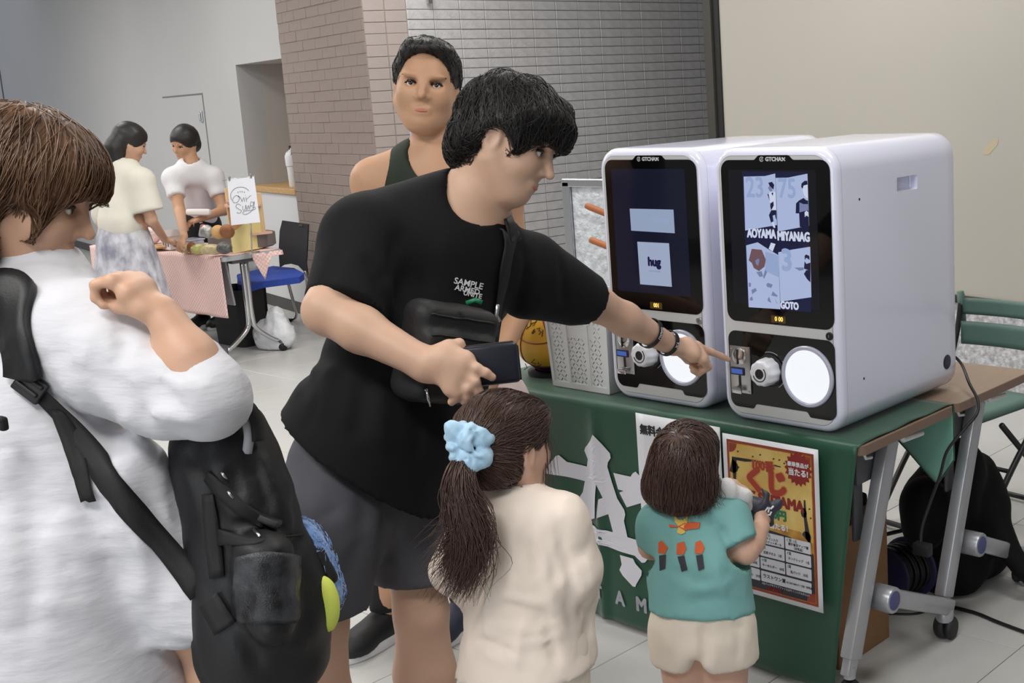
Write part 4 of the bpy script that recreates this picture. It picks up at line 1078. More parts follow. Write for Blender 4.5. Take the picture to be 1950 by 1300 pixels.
fp = [on_z(1790, 1150, 0.006), on_z(1855, 1166, 0.006), on_z(1900, 1184, 0.006), on_z(1960, 1206, 0.006), on_z(2060, 1240, 0.006)]
M().tube(cat(fp), 0.0055, 8).obj('floor_cable', m_cable, smooth=True, base=fp[0]); tag(bpy.data.objects['floor_cable'], 'black cable lying across the floor tiles to the right of the black bag', 'cable')
# cable reel
m_reel = mat('reel_navy', (34, 36, 74), rough=0.4)
rc = on_z(1683, 1150, 0.0)+np.array([0, 0.0, 0.0985])
reel = empty('cable_reel', (rc[0], rc[1]+0.05, 0), 'navy cord reel standing under the tables beside the black bag', 'cord reel')
for k, yy in enumerate((0.0, 0.105)):
    c = rc+np.array([0.035*k, yy, 0])
    M().lathe([(0.03, -0.004), (0.088, -0.004), (0.096, 0.0), (0.096, 0.006), (0.088, 0.010), (0.03, 0.010)], c, (0, -1, 0), n=40).obj('flange', m_reel, reel, ang=40)
    M().lathe([(0.052, 0.0), (0.058, 0.004), (0.052, 0.008)], c, (0, -1, 0), n=32).obj('hub_ring', m_rub, reel, ang=40)
w = M()
for i in range(9):
    a = i/8; c = rc+np.array([0.035*a, 0.012+0.085*a, 0]); ring = [c+(0.074+0.004*(i % 2))*np.array([math.cos(t), 0, math.sin(t)]) for t in np.linspace(0, 2*math.pi, 29)]; w.tube(ring, 0.0055, 6, caps=False)
w.obj('wound_cord', m_cable, reel, smooth=True, kind='stuff')
M().tube(cat([rc+np.array([0.0, -0.02, -0.05]), rc+np.array([-0.07, -0.05, -0.085]), rc+np.array([0.02, -0.06, -0.097]), rc+np.array([0.11, -0.02, -0.098]), rc+np.array([0.15, 0.06, -0.098])]), 0.005, 8).obj('loose_cord', m_cable, reel, smooth=True)
M().tube([rc+np.array([-0.02, -0.02, 0.06]), rc+np.array([0.0, -0.015, 0.13]), rc+np.array([0.06, 0.12, 0.13]), rc+np.array([0.055, 0.13, 0.06])], 0.007, 8).obj('carry_handle', m_rub, reel, smooth=True)
M().box(at(1757, 1045, 3.50), (0.05, 0.03, 0.035), bev=0.004).obj('plug_box', m_rub, reel, ang=40)
# black backpack with a jacket thrown over it, under the rear table
m_jk = mat('jacket_black', (8, 8, 10), rough=0.85, noise=0.2, nscale=10, bump=0.25, bscale=40, spec=0.25)
jb = SDF(0.05)
for px, py, r in ((1790, 960, .12), (1806, 1050, .13), (1812, 1110, .11), (1840, 940, .11), (1862, 1040, .12), (1858, 1105, .10), (1765, 960, .08), (1820, 890, .09), (1760, 1010, .06)):
    p = on_x(px, py, -1.745-r); p[2] = max(p[2], r*0.9); jb.ell(p, (r, r, r*1.05))
jb.chain([at(1858, 900, 3.97), at(1890, 960, 3.93), at(1908, 1030, 3.89), at(1950, 1086, 3.83)], [.07, .05, .042, .036], k=0.03)
jb.xfold([(1830, 900, 1850, 1120, .018, -.014), (1790, 880, 1745, 1120, .02, -.012), (1870, 960, 1880, 1100, .016, .010), (1800, 1060, 1880, 1080, .014, -.010)], 3.3, 4.2)
jb.noise(0.007, 14, 5).cut((0, 0, 0.004), (0, 0, -1))
jo = jb.obj('draped_backpack', m_jk, h=0.012, base=np.array([-1.86, 3.33, 0.004])); tag(jo, 'black backpack with a black jacket thrown over it under the rear table', 'backpack')
# cardboard box behind the cloth
m_card = mat('cardboard', (150, 112, 78), rough=0.8, noise=0.08, nscale=12)
cb = M().box((-1.98, 2.79, 0.20), (0.30, 0.26, 0.40), bev=0.003).obj('cardboard_box', m_card, base=(-1.98, 2.79, 0)); tag(cb, 'brown cardboard box under the front table behind the cloth', 'box')
M().box((-1.98, 2.79, 0.4015), (0.298, 0.05, 0.001)).obj('packing_tape', mat('tape_tan', (176, 142, 104), rough=.4), cb)
M().box((-1.98, 2.79, 0.425), (0.22, 0.20, 0.04), bev=0.012).obj('dark_cloth', m_jk, base=(-1.98, 2.79, 0.404), ang=40); tag(bpy.data.objects['dark_cloth'], 'folded dark cloth lying on the cardboard box under the table', 'cloth')

# teal folding chair behind the tables
m_teal = mat('chair_teal', (92, 122, 114), rough=0.5, noise=0.06, nscale=10); m_chf = mat('chair_frame_black', (34, 36, 38), rough=0.45)
SH = 0.44
def folding_chair(A, B, bk, name, label, group=None):
    """A,B: rear seat corners; bk: direction of the backrest side"""
    A = np.array(A, float); B = np.array(B, float); ex = (B-A)/np.linalg.norm(B-A); W_ = np.linalg.norm(B-A); ey = np.array(bk, float); ez = np.array([0, 0, 1.])
    ch = empty(name, ((A+B)/2)*[1, 1, 0], label, 'chair', group)
    T = lambda x, y, z: A+ex*x-ey*y+ez*z - ez*A[2]
    def slab(nm, z, hh):
        def fn(u, v):
            a = (u-0.5)*2; return T(W_*u, -0.085-0.05*(z-0.5)/0.3-0.03*(1-a*a), z+hh*(v-.5))
        o = M().grid(fn, 14, 5).obj(nm, m_teal, ch, smooth=True); solid(o, 0.010, 0); return o
    slab('back_slat', 0.735, 0.062); slab('back_slat', 0.635, 0.088)
    def seat(u, v): return T(0.01+(W_-0.02)*u, -0.02+0.39*v, SH-0.012*math.sin(math.pi*u)*math.sin(math.pi*v)+0.0)
    s_ = M().grid(seat, 10, 10).obj('seat', m_teal, ch, smooth=True); solid(s_, 0.022, -1)
    for x in (-0.012, W_+0.012):
        fr = M().tube(cat([T(x, -0.13, 0.78), T(x, -0.09, 0.62), T(x, 0.0, SH), T(x, 0.22, 0.22), T(x, 0.40, 0.012)]), 0.011, 8); fr.obj('front_leg', m_chf, ch, smooth=True)
        r_ = M().tube([T(x*0.97+0.004, 0.24, SH-0.025), T(x*0.97+0.004, 0.06, 0.24), T(x*0.97+0.004, -0.14, 0.012)], 0.011, 8); r_.obj('rear_leg', m_chf, ch, smooth=True)
        M().tube([T(x, -0.135, 0.66), T(x, -0.12, 0.79)], 0.014, 8).obj('back_post', m_teal, ch, smooth=True)
    M().tube([T(-0.012, 0.40, 0.02), T(W_+0.012, 0.40, 0.02)], 0.010, 8).obj('foot_bar', m_chf, ch, smooth=True); M().tube([T(-0.012, -0.14, 0.02), T(W_+0.012, -0.14, 0.02)], 0.010, 8).obj('foot_bar', m_chf, ch, smooth=True)
    M().tube([T(-0.012, 0.2, 0.24), T(W_+0.012, 0.2, 0.24)], 0.008, 8).obj('cross_bar', m_chf, ch, smooth=True)
    return ch
an = math.radians(-8); bkd = np.array([-math.sin(an), math.cos(an), 0])
folding_chair((-2.30, 4.10, SH), (-1.885, 4.04, SH), bkd, 'folding_chair', 'teal folding chair with two back slats behind the bare brown table')
# ------------------------------------------------------------------ people
m_skin = mat('skin', (210, 172, 148), rough=0.52, noise=0.05, nscale=18, sss=0.12, bump=0.06, bscale=220)
m_skin2 = mat('skin_tan', (196, 152, 120), rough=0.52, noise=0.05, nscale=18, sss=0.12)
m_skinw = mat('skin_warm', (202, 160, 134), rough=0.52, noise=0.05, nscale=18, sss=0.12)
m_skink = mat('skin_child', (214, 172, 150), rough=0.5, noise=0.05, nscale=18, sss=0.15)
m_lip = mat('lip', (186, 112, 100), rough=0.45)
m_eyew = mat('eye_white', (226, 224, 220), rough=0.2); m_iris = mat('eye_dark', (38, 26, 22), rough=0.15)
m_hblk = mat('hair_black', (22, 18, 17), rough=0.5, spec=0.6)
m_hbrn = mat('hair_dark_brown', (78, 56, 48), rough=0.4, spec=0.6)
m_hbrl = mat('hair_brown', (112, 80, 56), rough=0.45, noise=0.35, nscale=20, spec=0.5)
def nrm(v): v = np.array(v, float); return v/np.linalg.norm(v)
class Head:
    """axes: f forward, u up, s to the wearer's left; size 1 = adult"""
    def __init__(h, c, f, u, size=1.0, child=0.0):
        h.c = np.array(c, float); h.f = nrm(f); u = np.array(u, float); h.u = nrm(u-h.f*(u@h.f)); h.s = np.cross(h.u, h.f); h.k = size; h.ch = child
        h.R = np.stack([h.f, h.s, h.u])
    def p(h, f, s, u): return h.c+h.k*(h.f*f+h.s*s+h.u*u)
    def build(h, S, ears=True):
        k = h.k; w = 1+0.06*h.ch; R = h.R
        S.ell(h.p(-0.004, 0, 0.022), (0.093*k, 0.074*k*w, 0.092*k), R, k=0.01)
        S.ell(h.p(0.030, 0, -0.030), (0.058*k, 0.060*k*w, 0.080*k), R, k=0.03*k)
        S.ell(h.p(0.056, 0, -0.088+0.012*h.ch), (0.026*k, 0.028*k, 0.020*k), R, k=0.03*k)
        for sg in (1, -1):
            S.cone(h.p(0.0, sg*0.056*w, -0.045), h.p(0.050, sg*0.018, -0.092), 0.020*k, 0.016*k, k=0.03*k)
            S.ell(h.p(0.052, sg*0.036*w, -0.028), (0.030*k, 0.026*k, 0.028*k), R, k=0.02*k)
            S.ell(h.p(0.083, sg*0.031, 0.003), (0.011*k, 0.017*k, 0.010*k), R, k=0.012*k, op='s')
            S.ell(h.p(0.081, sg*0.031, 0.021), (0.010*k, 0.022*k, 0.006*k), R, k=0.012*k)
            if ears:
                S.ell(h.p(-0.008, sg*0.076*w, -0.012), (0.020*k, 0.007*k, 0.030*k), R@np.eye(3), k=0.006*k); S.ell(h.p(-0.004, sg*0.083*w, -0.012), (0.010*k, 0.005*k, 0.018*k), R, k=0.004*k, op='s')
        n = 0.7 if h.ch else 1.0
        S.cone(h.p(0.086, 0, 0.004), h.p(0.090+0.016*n, 0, -0.030), 0.007*k, 0.0095*k*n, k=0.012*k)
        for sg in (1, -1): S.ell(h.p(0.090, sg*0.011, -0.033), (0.009*k, 0.008*k, 0.007*k), R, k=0.008*k)
        S.ell(h.p(0.083, 0, -0.060), (0.009*k, 0.022*k, 0.006*k), R, k=0.010*k); S.ell(h.p(0.081, 0, -0.070), (0.009*k, 0.019*k, 0.006*k), R, k=0.008*k)
        S.ell(h.p(0.092, 0, -0.0655), (0.006*k, 0.020*k, 0.0016*k), R, k=0.003*k, op='s')
        return S
    def features(h, par, brow=None, closed=False):
        k = h.k
        for sg in (1, -1):
            e = M(); c = h.p(0.0725, sg*0.031, 0.000)
            e.lathe([(0.0098*k*math.sin(a), -0.0098*k*math.cos(a)) for a in np.linspace(0.05, math.pi-0.05, 9)], c, h.f, n=14)
            eo = e.obj('eye', m_eyew, par, smooth=True)
            M().lathe([(0.0052*k, 0), (0.0045*k, 0.0010*k), (0, 0.0014*k)], c+h.f*0.0097*k, h.f, n=12).obj('iris', m_iris, eo, smooth=True)
            lid = M(); lid.tube([h.p(0.0825-0.006*abs(a)-0.004*(a*sg > 0.5), sg*0.031+0.015*a, 0.0055-0.006*a*a) for a in np.linspace(-1, 1, 7)], [0.0014*k]+[0.0034*k]*5+[0.0014*k], 6); lid.obj('eyelid', m_iris, par, smooth=True)
            if brow is not None:
                M().tube([h.p(0.0885-0.010*abs(a+sg*0.4)*(1 if a*sg > -0.4 else 0.3), sg*0.033+0.020*a, 0.024-0.005*a*a) for a in np.linspace(-1, 1, 7)], [0.0015*k]+[0.003*k]*5+[0.0015*k], 6).obj('eyebrow', brow, par, smooth=True)
        M().tube([h.p(0.0905-0.010*a*a, 0.019*a, -0.0655+0.0015*a*a) for a in np.linspace(-1, 1, 9)], [0.001*k]+[0.0036*k]*7+[0.001*k], 8).obj('lips', m_lip, par, smooth=True)
def hand(S, wrist, fwd, back, thumb, size=1.0, curl=(20, 20, 20, 20), spread=0.0, thumb_in=0.4, k=0.006):
    """wrist point, pointing direction, back-of-hand normal, +1/-1 which side the thumb is on (along fwd x back)"""
    f = nrm(fwd); b = nrm(np.array(back)-f*(np.array(back)@f)); s = np.cross(f, b)*thumb; w = np.array(wrist, float); z = size
    S.cone(w-f*0.01*z, w+f*0.05*z, 0.026*z, 0.030*z, k=0.02*z, n=b, sc=0.62)
    S.cone(w+f*0.055*z+s*0.026*z, w+f*0.058*z-s*0.024*z, 0.017*z, 0.016*z, k=0.02*z)
    S.cone(w+f*0.085*z+s*0.030*z, w+f*0.075*z-s*0.030*z, 0.0125*z, 0.0115*z, k=0.014*z)
    L = (0.072, 0.080, 0.074, 0.058); rad = (0.0088, 0.0092, 0.0086, 0.0076)
    for i in range(4):
        p = w+f*(0.090-0.004*abs(i-1)-0.004*(i == 3))*z+s*(0.031-0.0205*i)*z; a = 0.0
        d0 = nrm(f+s*spread*(1.5-i)*0.12); c = curl[i] if not np.isscalar(curl) else curl
        for seg, (fr_, rr) in enumerate(((0.45, 1.0), (0.30, 0.92), (0.25, 0.82))):
            a += math.radians(c*(0.9, 1.15, 0.8)[seg]); q = p+(d0*math.cos(a)-b*math.sin(a))*L[i]*fr_*z
            S.cone(p, q, rad[i]*rr*z*1.02, rad[i]*rr*0.94*z, k=k*z if seg else 0.010*z); p = q
    t0 = w+f*0.022*z+s*0.024*z-b*0.006*z; d = nrm(f*0.75+s*(0.75-thumb_in)-b*0.35*thumb_in*2); t1 = t0+d*0.044*z; d2 = nrm(d+f*0.3-s*thumb_in*0.6); t2 = t1+d2*0.032*z; t3 = t2+nrm(d2+f*0.2)*0.022*z
    S.cone(t0, t1, 0.0155*z, 0.0115*z, k=0.018*z); S.cone(t1, t2, 0.0108*z, 0.0100*z, k=k*z); S.cone(t2, t3, 0.0100*z, 0.0085*z, k=k*z)
    return S
def shoe(par, toe, heel, h, m, msole, width=0.095, name='shoe', high=0.0, lace=None):
    toe = np.array(toe, float); heel = np.array(heel, float); d = toe-heel; d[2] = 0; L = np.linalg.norm(d); d /= L; s = np.array([-d[1], d[0], 0]); z = np.array([0, 0, 1.])
    S = SDF(0.03); g = heel*[1, 1, 0]
    S.cone(g+d*0.05+z*0.05, g+d*(L-0.055)+z*0.043, 0.046, 0.040, n=s, sc=width/0.095); S.ell(g+d*(L-0.06)+z*0.035, (0.06, width/2, 0.035), np.stack([d, s, z])); S.cone(g+d*0.045+z*0.05, g+d*0.05+z*(0.10+high), 0.042, 0.040)
    S.cone(g+d*0.06+z*0.09, g+d*(L*0.62)+z*0.055, 0.036, 0.03); S.cut(g+z*0.020, (0, 0, -1)).cut(g+z*(0.115+high), (0, 0, 1))
    o = S.obj(name, m, par, h=0.007)
    so = M(); ring = []
    for a in np.linspace(0, 2*math.pi, 28, endpoint=False):
        c, q = math.cos(a), math.sin(a); ring.append(g+d*(L/2+(L/2+0.002)*c)+s*(q*(width/2+0.002)*(0.88+0.12*c)))
    so.loft([[p+z*0.002 for p in ring], [p+z*0.006+(p-g-d*L/2)*0.015 for p in ring], [p+z*0.030 for p in ring]]); so.obj('sole', msole, o, ang=50)
    if lace is not None:
        l = M()
        for i in range(4): q = g+d*(L*0.36+i*0.022)+z*(0.098-0.011*i); l.tube([q-s*0.024, q+z*0.005, q+s*0.024], 0.003, 5)
        l.obj('lace', lace, o, smooth=True, kind='stuff')
    return o
def person(S, name_label, m, base, h, fine=(), cat='person'):
    o = S.obj('person', m, None, h, fine, base=base); tag(o, name_label, cat); return o
DN = np.array([0, 0, -1.]); UP = np.array([0, 0, 1.])
m_tee = mat('tee_black', (14, 15, 19), rough=0.85, noise=0.12, nscale=30, bump=0.12, bscale=240, spec=0.3)
m_short = mat('shorts_grey', (78, 79, 88), rough=0.75, noise=0.08, nscale=12, bump=0.12, bscale=160)
m_nyl = mat('nylon_black', (13, 14, 18), rough=0.55, noise=0.15, nscale=40, bump=0.2, bscale=300)

# ---------------- man in the black tee, pointing at the coin slot
NB = at(888, 410, 2.66); RS = at(690, 450, 2.52); LS = at(1012, 508, 2.80); PV = at(715, 860, 2.62)
AX = nrm(PV-NB)                                        # down the trunk
SHD = nrm(LS-RS); FD = nrm(np.cross(SHD, -AX)); 
if FD@CF > 0: FD = -FD
RE = at(622, 592, 2.40); RWr = at(812, 694, 2.345); LE = at(1140, 580, 3.03); LW = at(1277, 656, 3.235)
hf = nrm(CR*0.90-CU*0.40-CF*0.12); hu = nrm(CU*0.9+CR*0.40)
HD = Head(at(968, 268, 2.62), hf, hu, 1.06)
B = SDF(0.02)
B.cone(NB+AX*0.06, PV-AX*0.12, 0.12, 0.13, n=FD, sc=0.72); B.cone(PV-AX*0.12, PV+AX*0.05, 0.125, 0.118, n=FD, sc=0.75)
B.cone(RS, LS, 0.055, 0.055, k=0.05); B.cone(NB, NB+AX*0.1, 0.085, 0.10, k=0.06)
B.cone(NB+FD*0.005, HD.p(-0.02, 0, -0.055), 0.062, 0.058, k=0.03); B.cone(NB+AX*.02, RS+UP*0.0, 0.04, 0.045, k=0.05); B.cone(NB+AX*.035, LS-UP*0.01, 0.034, 0.045, k=0.04)
HD.build(B)
B.cone(RS, RE, 0.058, 0.046); B.cone(RE, RE+(RWr-RE)*0.35, 0.044, 0.043, k=0.015); B.cone(RE+(RWr-RE)*0.35, RWr, 0.043, 0.030, k=0.02)
B.cone(LS, LE, 0.058, 0.044); B.cone(LE, LE+(LW-LE)*0.35, 0.042, 0.041, k=0.015); B.cone(LE+(LW-LE)*0.35, LW, 0.041, 0.026, k=0.02)
# right hand closing on the wallet
tH = 2.335
def ph(px, py, dt=0.0): return at(px, py, tH+dt)
B.cone(RWr, ph(862, 702), 0.030, 0.034, k=0.02, n=CF, sc=0.60); B.cone(ph(850, 676), ph(862, 738), 0.020, 0.018, k=0.02); B.cone(ph(888, 688), ph(868, 738), 0.0135, 0.0125, k=0.018)
B.cone(ph(838, 690), ph(884, 686, .002), 0.019, 0.014, k=0.02)
for P_ in ([(888, 690, 0), (908, 701, -.010), (925, 710, -.008), (937, 718, -.002)], [(888, 708, -.002), (905, 727, -.012), (911, 744, -.004), (908, 756, .006)], [(880, 722, 0), (891, 740, -.010), (890, 754, -.002), (884, 764, .008)], [(868, 733, 0), (872, 748, -.006), (868, 757, 0), (860, 765, .008)]):
    q = [ph(*a) for a in P_]; B.cone(q[0], q[1], 0.0112, 0.0100, k=0.008); B.cone(q[1], q[2], 0.0098, 0.0092, k=0.004); B.cone(q[2], q[3], 0.0092, 0.0080, k=0.004)
q = [ph(836, 682, .004), ph(856, 660, .012), ph(874, 655, .022), ph(882, 668, .026)]
B.cone(q[0], q[1], 0.017, 0.0125, k=0.02); B.cone(q[1], q[2], 0.0118, 0.0108, k=0.006); B.cone(q[2], q[3], 0.0108, 0.0092, k=0.005)
# left hand, index finger out
tipL = np.array(on_y(1391, 685, 2.548)); fw = nrm(tipL-LW); bk_ = nrm(CU*0.75-CF*0.6+CR*0.2); sL = nrm(np.cross(fw, bk_)); bk_ = np.cross(sL, fw)
LHand = LW+fw*0.012; KN = LHand+fw*0.088
B.cone(LW, LHand+fw*0.05, 0.027, 0.031, k=0.02, n=bk_, sc=0.66); B.cone(LHand+fw*0.055+sL*0.024, LHand+fw*0.055-sL*0.024, 0.0175, 0.0175, k=0.02); B.cone(KN+sL*0.028, KN-sL*0.028, 0.0130, 0.0125, k=0.016)
rem = np.linalg.norm(tipL-KN); i0 = KN-sL*0.024+bk_*0.003
if (i0-KN)@CU < 0: pass
# the index sits on the upper side of the hand as seen here
up_side = 1 if sL@CU > 0 else -1
i0 = KN+sL*up_side*0.020+bk_*0.003; B.cone(i0, i0+(tipL-i0)*0.42, 0.0108, 0.0094, k=0.010); B.cone(i0+(tipL-i0)*0.42, i0+(tipL-i0)*0.72, 0.0094, 0.0086, k=0.004); B.cone(i0+(tipL-i0)*0.72, tipL-fw*0.008, 0.0086, 0.0074, k=0.004)
for j, o_ in enumerate((0.0, -0.020, -0.036)):
    p = KN+sL*up_side*o_-fw*0.004*j; a = p+fw*0.030-bk_*0.016; b2 = a-bk_*0.026-fw*0.014; c2 = b2-fw*0.022+bk_*0.004
    B.cone(p, a, 0.0112, 0.0105, k=0.008); B.cone(a, b2, 0.0102, 0.0095, k=0.004); B.cone(b2, c2, 0.0093, 0.0085, k=0.004)
t0 = LHand+fw*0.02+sL*up_side*0.024-bk_*0.012; t1 = t0+fw*0.036-bk_*0.020; t2 = t1+fw*0.026-bk_*0.012-sL*up_side*0.012
B.cone(t0, t1, 0.015, 0.012, k=0.016); B.cone(t1, t2, 0.0112, 0.0095, k=0.006)
# legs
RH = at(650, 890, 2.54); LH = at(775, 900, 2.72); RK = at(602, 1190, 2.52); LK = at(802, 1165, 2.74)
RA = np.array([RK[0]-0.03, RK[1]-0.02, 0.085]); LA = np.array([LK[0]-0.005, LK[1]+0.005, 0.085])
def leg(S, hip, kn, an, r=(0.088, 0.058, 0.062, 0.040), back=None):
    back = np.array(back) if back is not None else np.zeros(3)
    S.cone(hip, kn, r[0], r[1]); c = kn+(an-kn)*0.36+back; S.cone(kn, c, r[1]*0.98, r[2], k=0.02); S.cone(c, an, r[2], r[3], k=0.03); return S
leg(B, RH-FD*.03, RK, RA, (0.062, 0.062, 0.068, 0.042), -FD*0.012); leg(B, LH-FD*.03, LK, LA, (0.062, 0.058, 0.064, 0.042), -FD*0.012)
for a in (RA, LA): B.cone(a, a*[1, 1, 0]+[0, 0, 0.05]+FD*[1, 1, 0]*0.09, 0.038, 0.03)
def bx(c, r): c = np.array(c); return (c-r, c+r)
hb = bx(HD.p(0.01, 0, -0.01), 0.16)
man = person(B, 'man in a black tee and grey shorts bending to point at the coin slot', m_skin, (RA+LA)/2*[1, 1, 0], 0.0085, [(*hb, 0.0045), (*bx(ph(876, 708), 0.088), 0.0032), (*bx((LW+tipL)/2+fw*0.01, 0.125), 0.0032)])
HD.features(man, m_hblk)
m_nail = mat('nail', (232, 196, 180), rough=0.3)
# tee
T = SDF(0.04)
T.cone(NB+AX*0.10, NB+AX*0.30, 0.150, 0.168, n=FD, sc=0.74); T.cone(NB+AX*0.30, PV-AX*0.02-SHD*0.01, 0.168, 0.186, n=FD, sc=0.78); T.cone(PV-AX*0.02-SHD*0.01, PV+AX*0.14-SHD*0.03, 0.190, 0.226, n=FD, sc=0.90)
T.cone(NB+AX*0.055+FD*0.0, RS+AX*0.01, 0.085, 0.072, k=0.06); T.cone(NB+AX*0.06, LS+AX*0.01, 0.076, 0.072, k=0.06); T.cone(at(862, 368, 2.64), at(715, 425, 2.55), 0.052, 0.062, k=0.05)
rs_e = at(655, 592, 2.43); T.cone(RS, rs_e, 0.078, 0.080, k=0.03); ls_e = at(1128, 576, 3.0); T.cone(LS, ls_e, 0.074, 0.064, k=0.03)
T.cone(at(1000, 560, 2.80), at(1085, 580, 2.93), 0.055, 0.045, k=0.03)
T.xfold([(1000, 430, 985, 600, .014, -.010), (1020, 450, 1030, 595, .012, .007), (1060, 480, 1075, 590, .012, -.007), (760, 420, 715, 560, .016, -.009), (735, 470, 755, 640, .016, .008), (690, 480, 735, 590, .014, -.009), (640, 470, 610, 560, .012, -.006), (605, 650, 560, 780, .018, -.009), (650, 660, 610, 810, .018, .009), (690, 700, 668, 850, .018, -.009), (740, 700, 732, 870, .018, .008), (790, 770, 790, 890, .016, -.008), (850, 780, 850, 890, .016, .006), (620, 720, 575, 830, .010, -.006), (830, 450, 880, 560, .016, .005), (790, 500, 800, 640, .014, -.006)], 2.2, 3.0)
T.noise(0.005, 11, 3, (1, 1, .6))
T.cone(at(898, 400, 2.61), at(915, 315, 2.60), 0.054, 0.066, k=0.006, op='s'); T.cone(at(898, 372, 2.58), at(910, 398, 2.48), 0.050, 0.034, k=0.01, op='s')
hemp = at(715, 893, 2.62)
T.cut(hemp, AX*0.95-FD*0.25-SHD*0.14, 9); T.cut(at(646, 580, 2.41), nrm(RE-RS), 0.112); T.cut(at(1121, 571, 2.985), nrm(LE-LS), 0.10)
tee = T.obj('tee_shirt', m_tee, man, h=0.0085)
# collar rib and seams
def proj(S, P, off=0.001, it=4):
    P = np.array(P, np.float32)
    for _ in range(it):
        e = 0.003; d0 = S.eval(P); G = np.stack([(S.eval(P+np.eye(3, dtype=np.float32)[a]*e)-d0)/e for a in range(3)], 1); G /= np.linalg.norm(G, axis=1, keepdims=True)+1e-9
        P = P-G*np.clip(d0-off, -0.03, 0.03)[:, None]
    return P, G
m_white = mat('print_chalk', (232, 232, 236), rough=0.8)
# chest print, three rows of broken capitals
def tee_map(px0_, py0_, ex_, ey_):
    def f(a, b, c):
        return np.array([ontoray(T, px0_+p*ex_[0]-q*ey_[0], py0_+p*ex_[1]-q*ey_[1], 2.2, 2.9)-CF*0.0050 for p, q in zip(a, b)])
    return f
for body, x, y, s in (('SAMPLE', 892, 540, 17), ('ARMED', 890, 552, 15), ('UNITE', 900, 561, 13)):
    text('chest_print', body, s, m_white, tee, (0, 0, 0), EX, EZ, 0.0, 0.35, 'CENTER', 0.95, 0.25, curve=tee_map(x, y, (1.0, 0.22), (0.0, 1.0)))
# shorts
Sh = SDF(0.035)
Sh.cone(PV-AX*0.02, PV+AX*0.06, 0.145, 0.150, n=FD, sc=0.80); 
rk = RH+(RK-RH)*0.93; lk = LH+(LK-LH)*0.92
Sh.cone(RH+FD*-.02, RH+(RK-RH)*.35, 0.092, 0.106, k=0.05); Sh.cone(RH+(RK-RH)*.35, rk, 0.106, 0.100, k=0.05); Sh.cone(LH-FD*.02, LH+(LK-LH)*.35, 0.092, 0.106, k=0.05); Sh.cone(LH+(LK-LH)*.35, lk, 0.106, 0.098, k=0.05)
Sh.xfold([(700, 910, 640, 1150, .02, -.010), (740, 930, 712, 1100, .02, -.016), (620, 900, 575, 1120, .02, .007), (830, 930, 845, 1130, .016, -.007), (780, 960, 765, 1130, .018, .007), (660, 960, 560, 1000, .010, -.005), (720, 1000, 640, 1060, .012, .006), (860, 960, 800, 1020, .012, -.006)], 2.2, 3.0)
Sh.noise(0.004, 13, 9, (1, 1, .7)); Sh.cut(at(640, 1168, 2.5), nrm(RK-RH)*0.4+DN, 0.28); Sh.cut(at(788, 1134, 2.7), nrm(LK-LH)*0.4+DN, 0.24)
sho = Sh.obj('shorts', m_short, man, h=0.0095)
for a in (RA, LA):
    fdx = nrm(FD*[1, 1, 0]); shoe(man, a*[1, 1, 0]+fdx*0.19, a*[1, 1, 0]-fdx*0.075, 0.1, m_nyl, m_wplas)
# hair: a cap with a sweep of strands over it
def haircap(H, S, grow=1.16, low=-0.05, fringe=0.055, side=0.0):
    k = H.k; R = H.R
    S.ell(H.p(-0.012, 0, 0.028), (0.096*k*grow, 0.078*k*grow, 0.096*k*grow), R, k=0.02)
    return S
Ha = SDF(0.03); k = HD.k; R = HD.R
Ha.ell(HD.p(-0.004, 0, 0.036), (0.110*k, 0.090*k, 0.096*k), R); Ha.ell(HD.p(-0.048, 0, -0.012), (0.064*k, 0.078*k, 0.070*k), R); Ha.ell(HD.p(0.056, 0, 0.056), (0.058*k, 0.072*k, 0.044*k), R); Ha.ell(HD.p(-0.074, 0, -0.046), (0.032*k, 0.056*k, 0.034*k), R)
for sg in (1, -1): Ha.ell(HD.p(0.018, sg*0.074, 0.020), (0.036*k, 0.018*k, 0.046*k), R, k=0.02)
Ha.ell(HD.p(0.105, 0, -0.045), (0.066*k, 0.10*k, 0.074*k), R, k=0.015, op='s')
for sg in (1, -1): Ha.ell(HD.p(0.006, sg*0.10, -0.036), (0.036*k, 0.05*k, 0.050*k), R, k=0.012, op='s')
Ha.ell(HD.p(0.03, 0, -0.075), (0.075*k, 0.11*k, 0.05*k), R, k=0.02, op='s')
Ha.noise(0.009, 38, 4, (1, 1, 1))
hair = Ha.obj('hair', m_hblk, man, h=0.006)
cr = HD.p(-0.045, 0, 0.135)
def flowm(P):
    q = (P-cr); up = q@HD.u; v = q-np.outer(up, HD.u); v /= np.linalg.norm(v, axis=1, keepdims=True)+1e-6
    return v*0.7+HD.f*0.25-HD.u*(0.5+0.5*np.clip(-up/0.1, 0, 1))[:, None]
strands('hair_strand', combed(Ha, None, None, 2800, flowm, 8, 0.012, 0.006, 0.010, 0.45, seed=3), 0.0010, m_hblk, hair)
# shoulder bag, wallet, wrist bands
m_bag = mat('bag_black', (13, 14, 17), rough=0.6, noise=0.2, nscale=60, bump=0.25, bscale=260)
bgc = at(848, 672, 2.455); RBg = np.stack([nrm(SHD*0.93+AX*0.10), FD, -AX]); RBg[1] = nrm(np.cross(RBg[2], RBg[0])); RBg[0] = np.cross(RBg[1], RBg[2])
RBg = frame(-FD, SHD); bex, bey, bez = RBg[0], RBg[1], RBg[2]
if bey@CU < 0: bey = -bey; bex = -bex
Bg = SDF(0.02); Rm = np.stack([bex, bey, bez])
Bg.box(bgc, (0.094, 0.098, 0.045), Rm, rd=0.03); Bg.box(bgc+FD*0.04-bey*0.02, (0.082, 0.070, 0.022), Rm, rd=0.018, k=0.01); Bg.noise(0.004, 22, 12)
bag = Bg.obj('shoulder_bag', m_bag, None, h=0.006, base=bgc-bey*0.1); tag(bag, 'black shoulder bag slung across the chest of the bending man', 'bag')
zp = M()
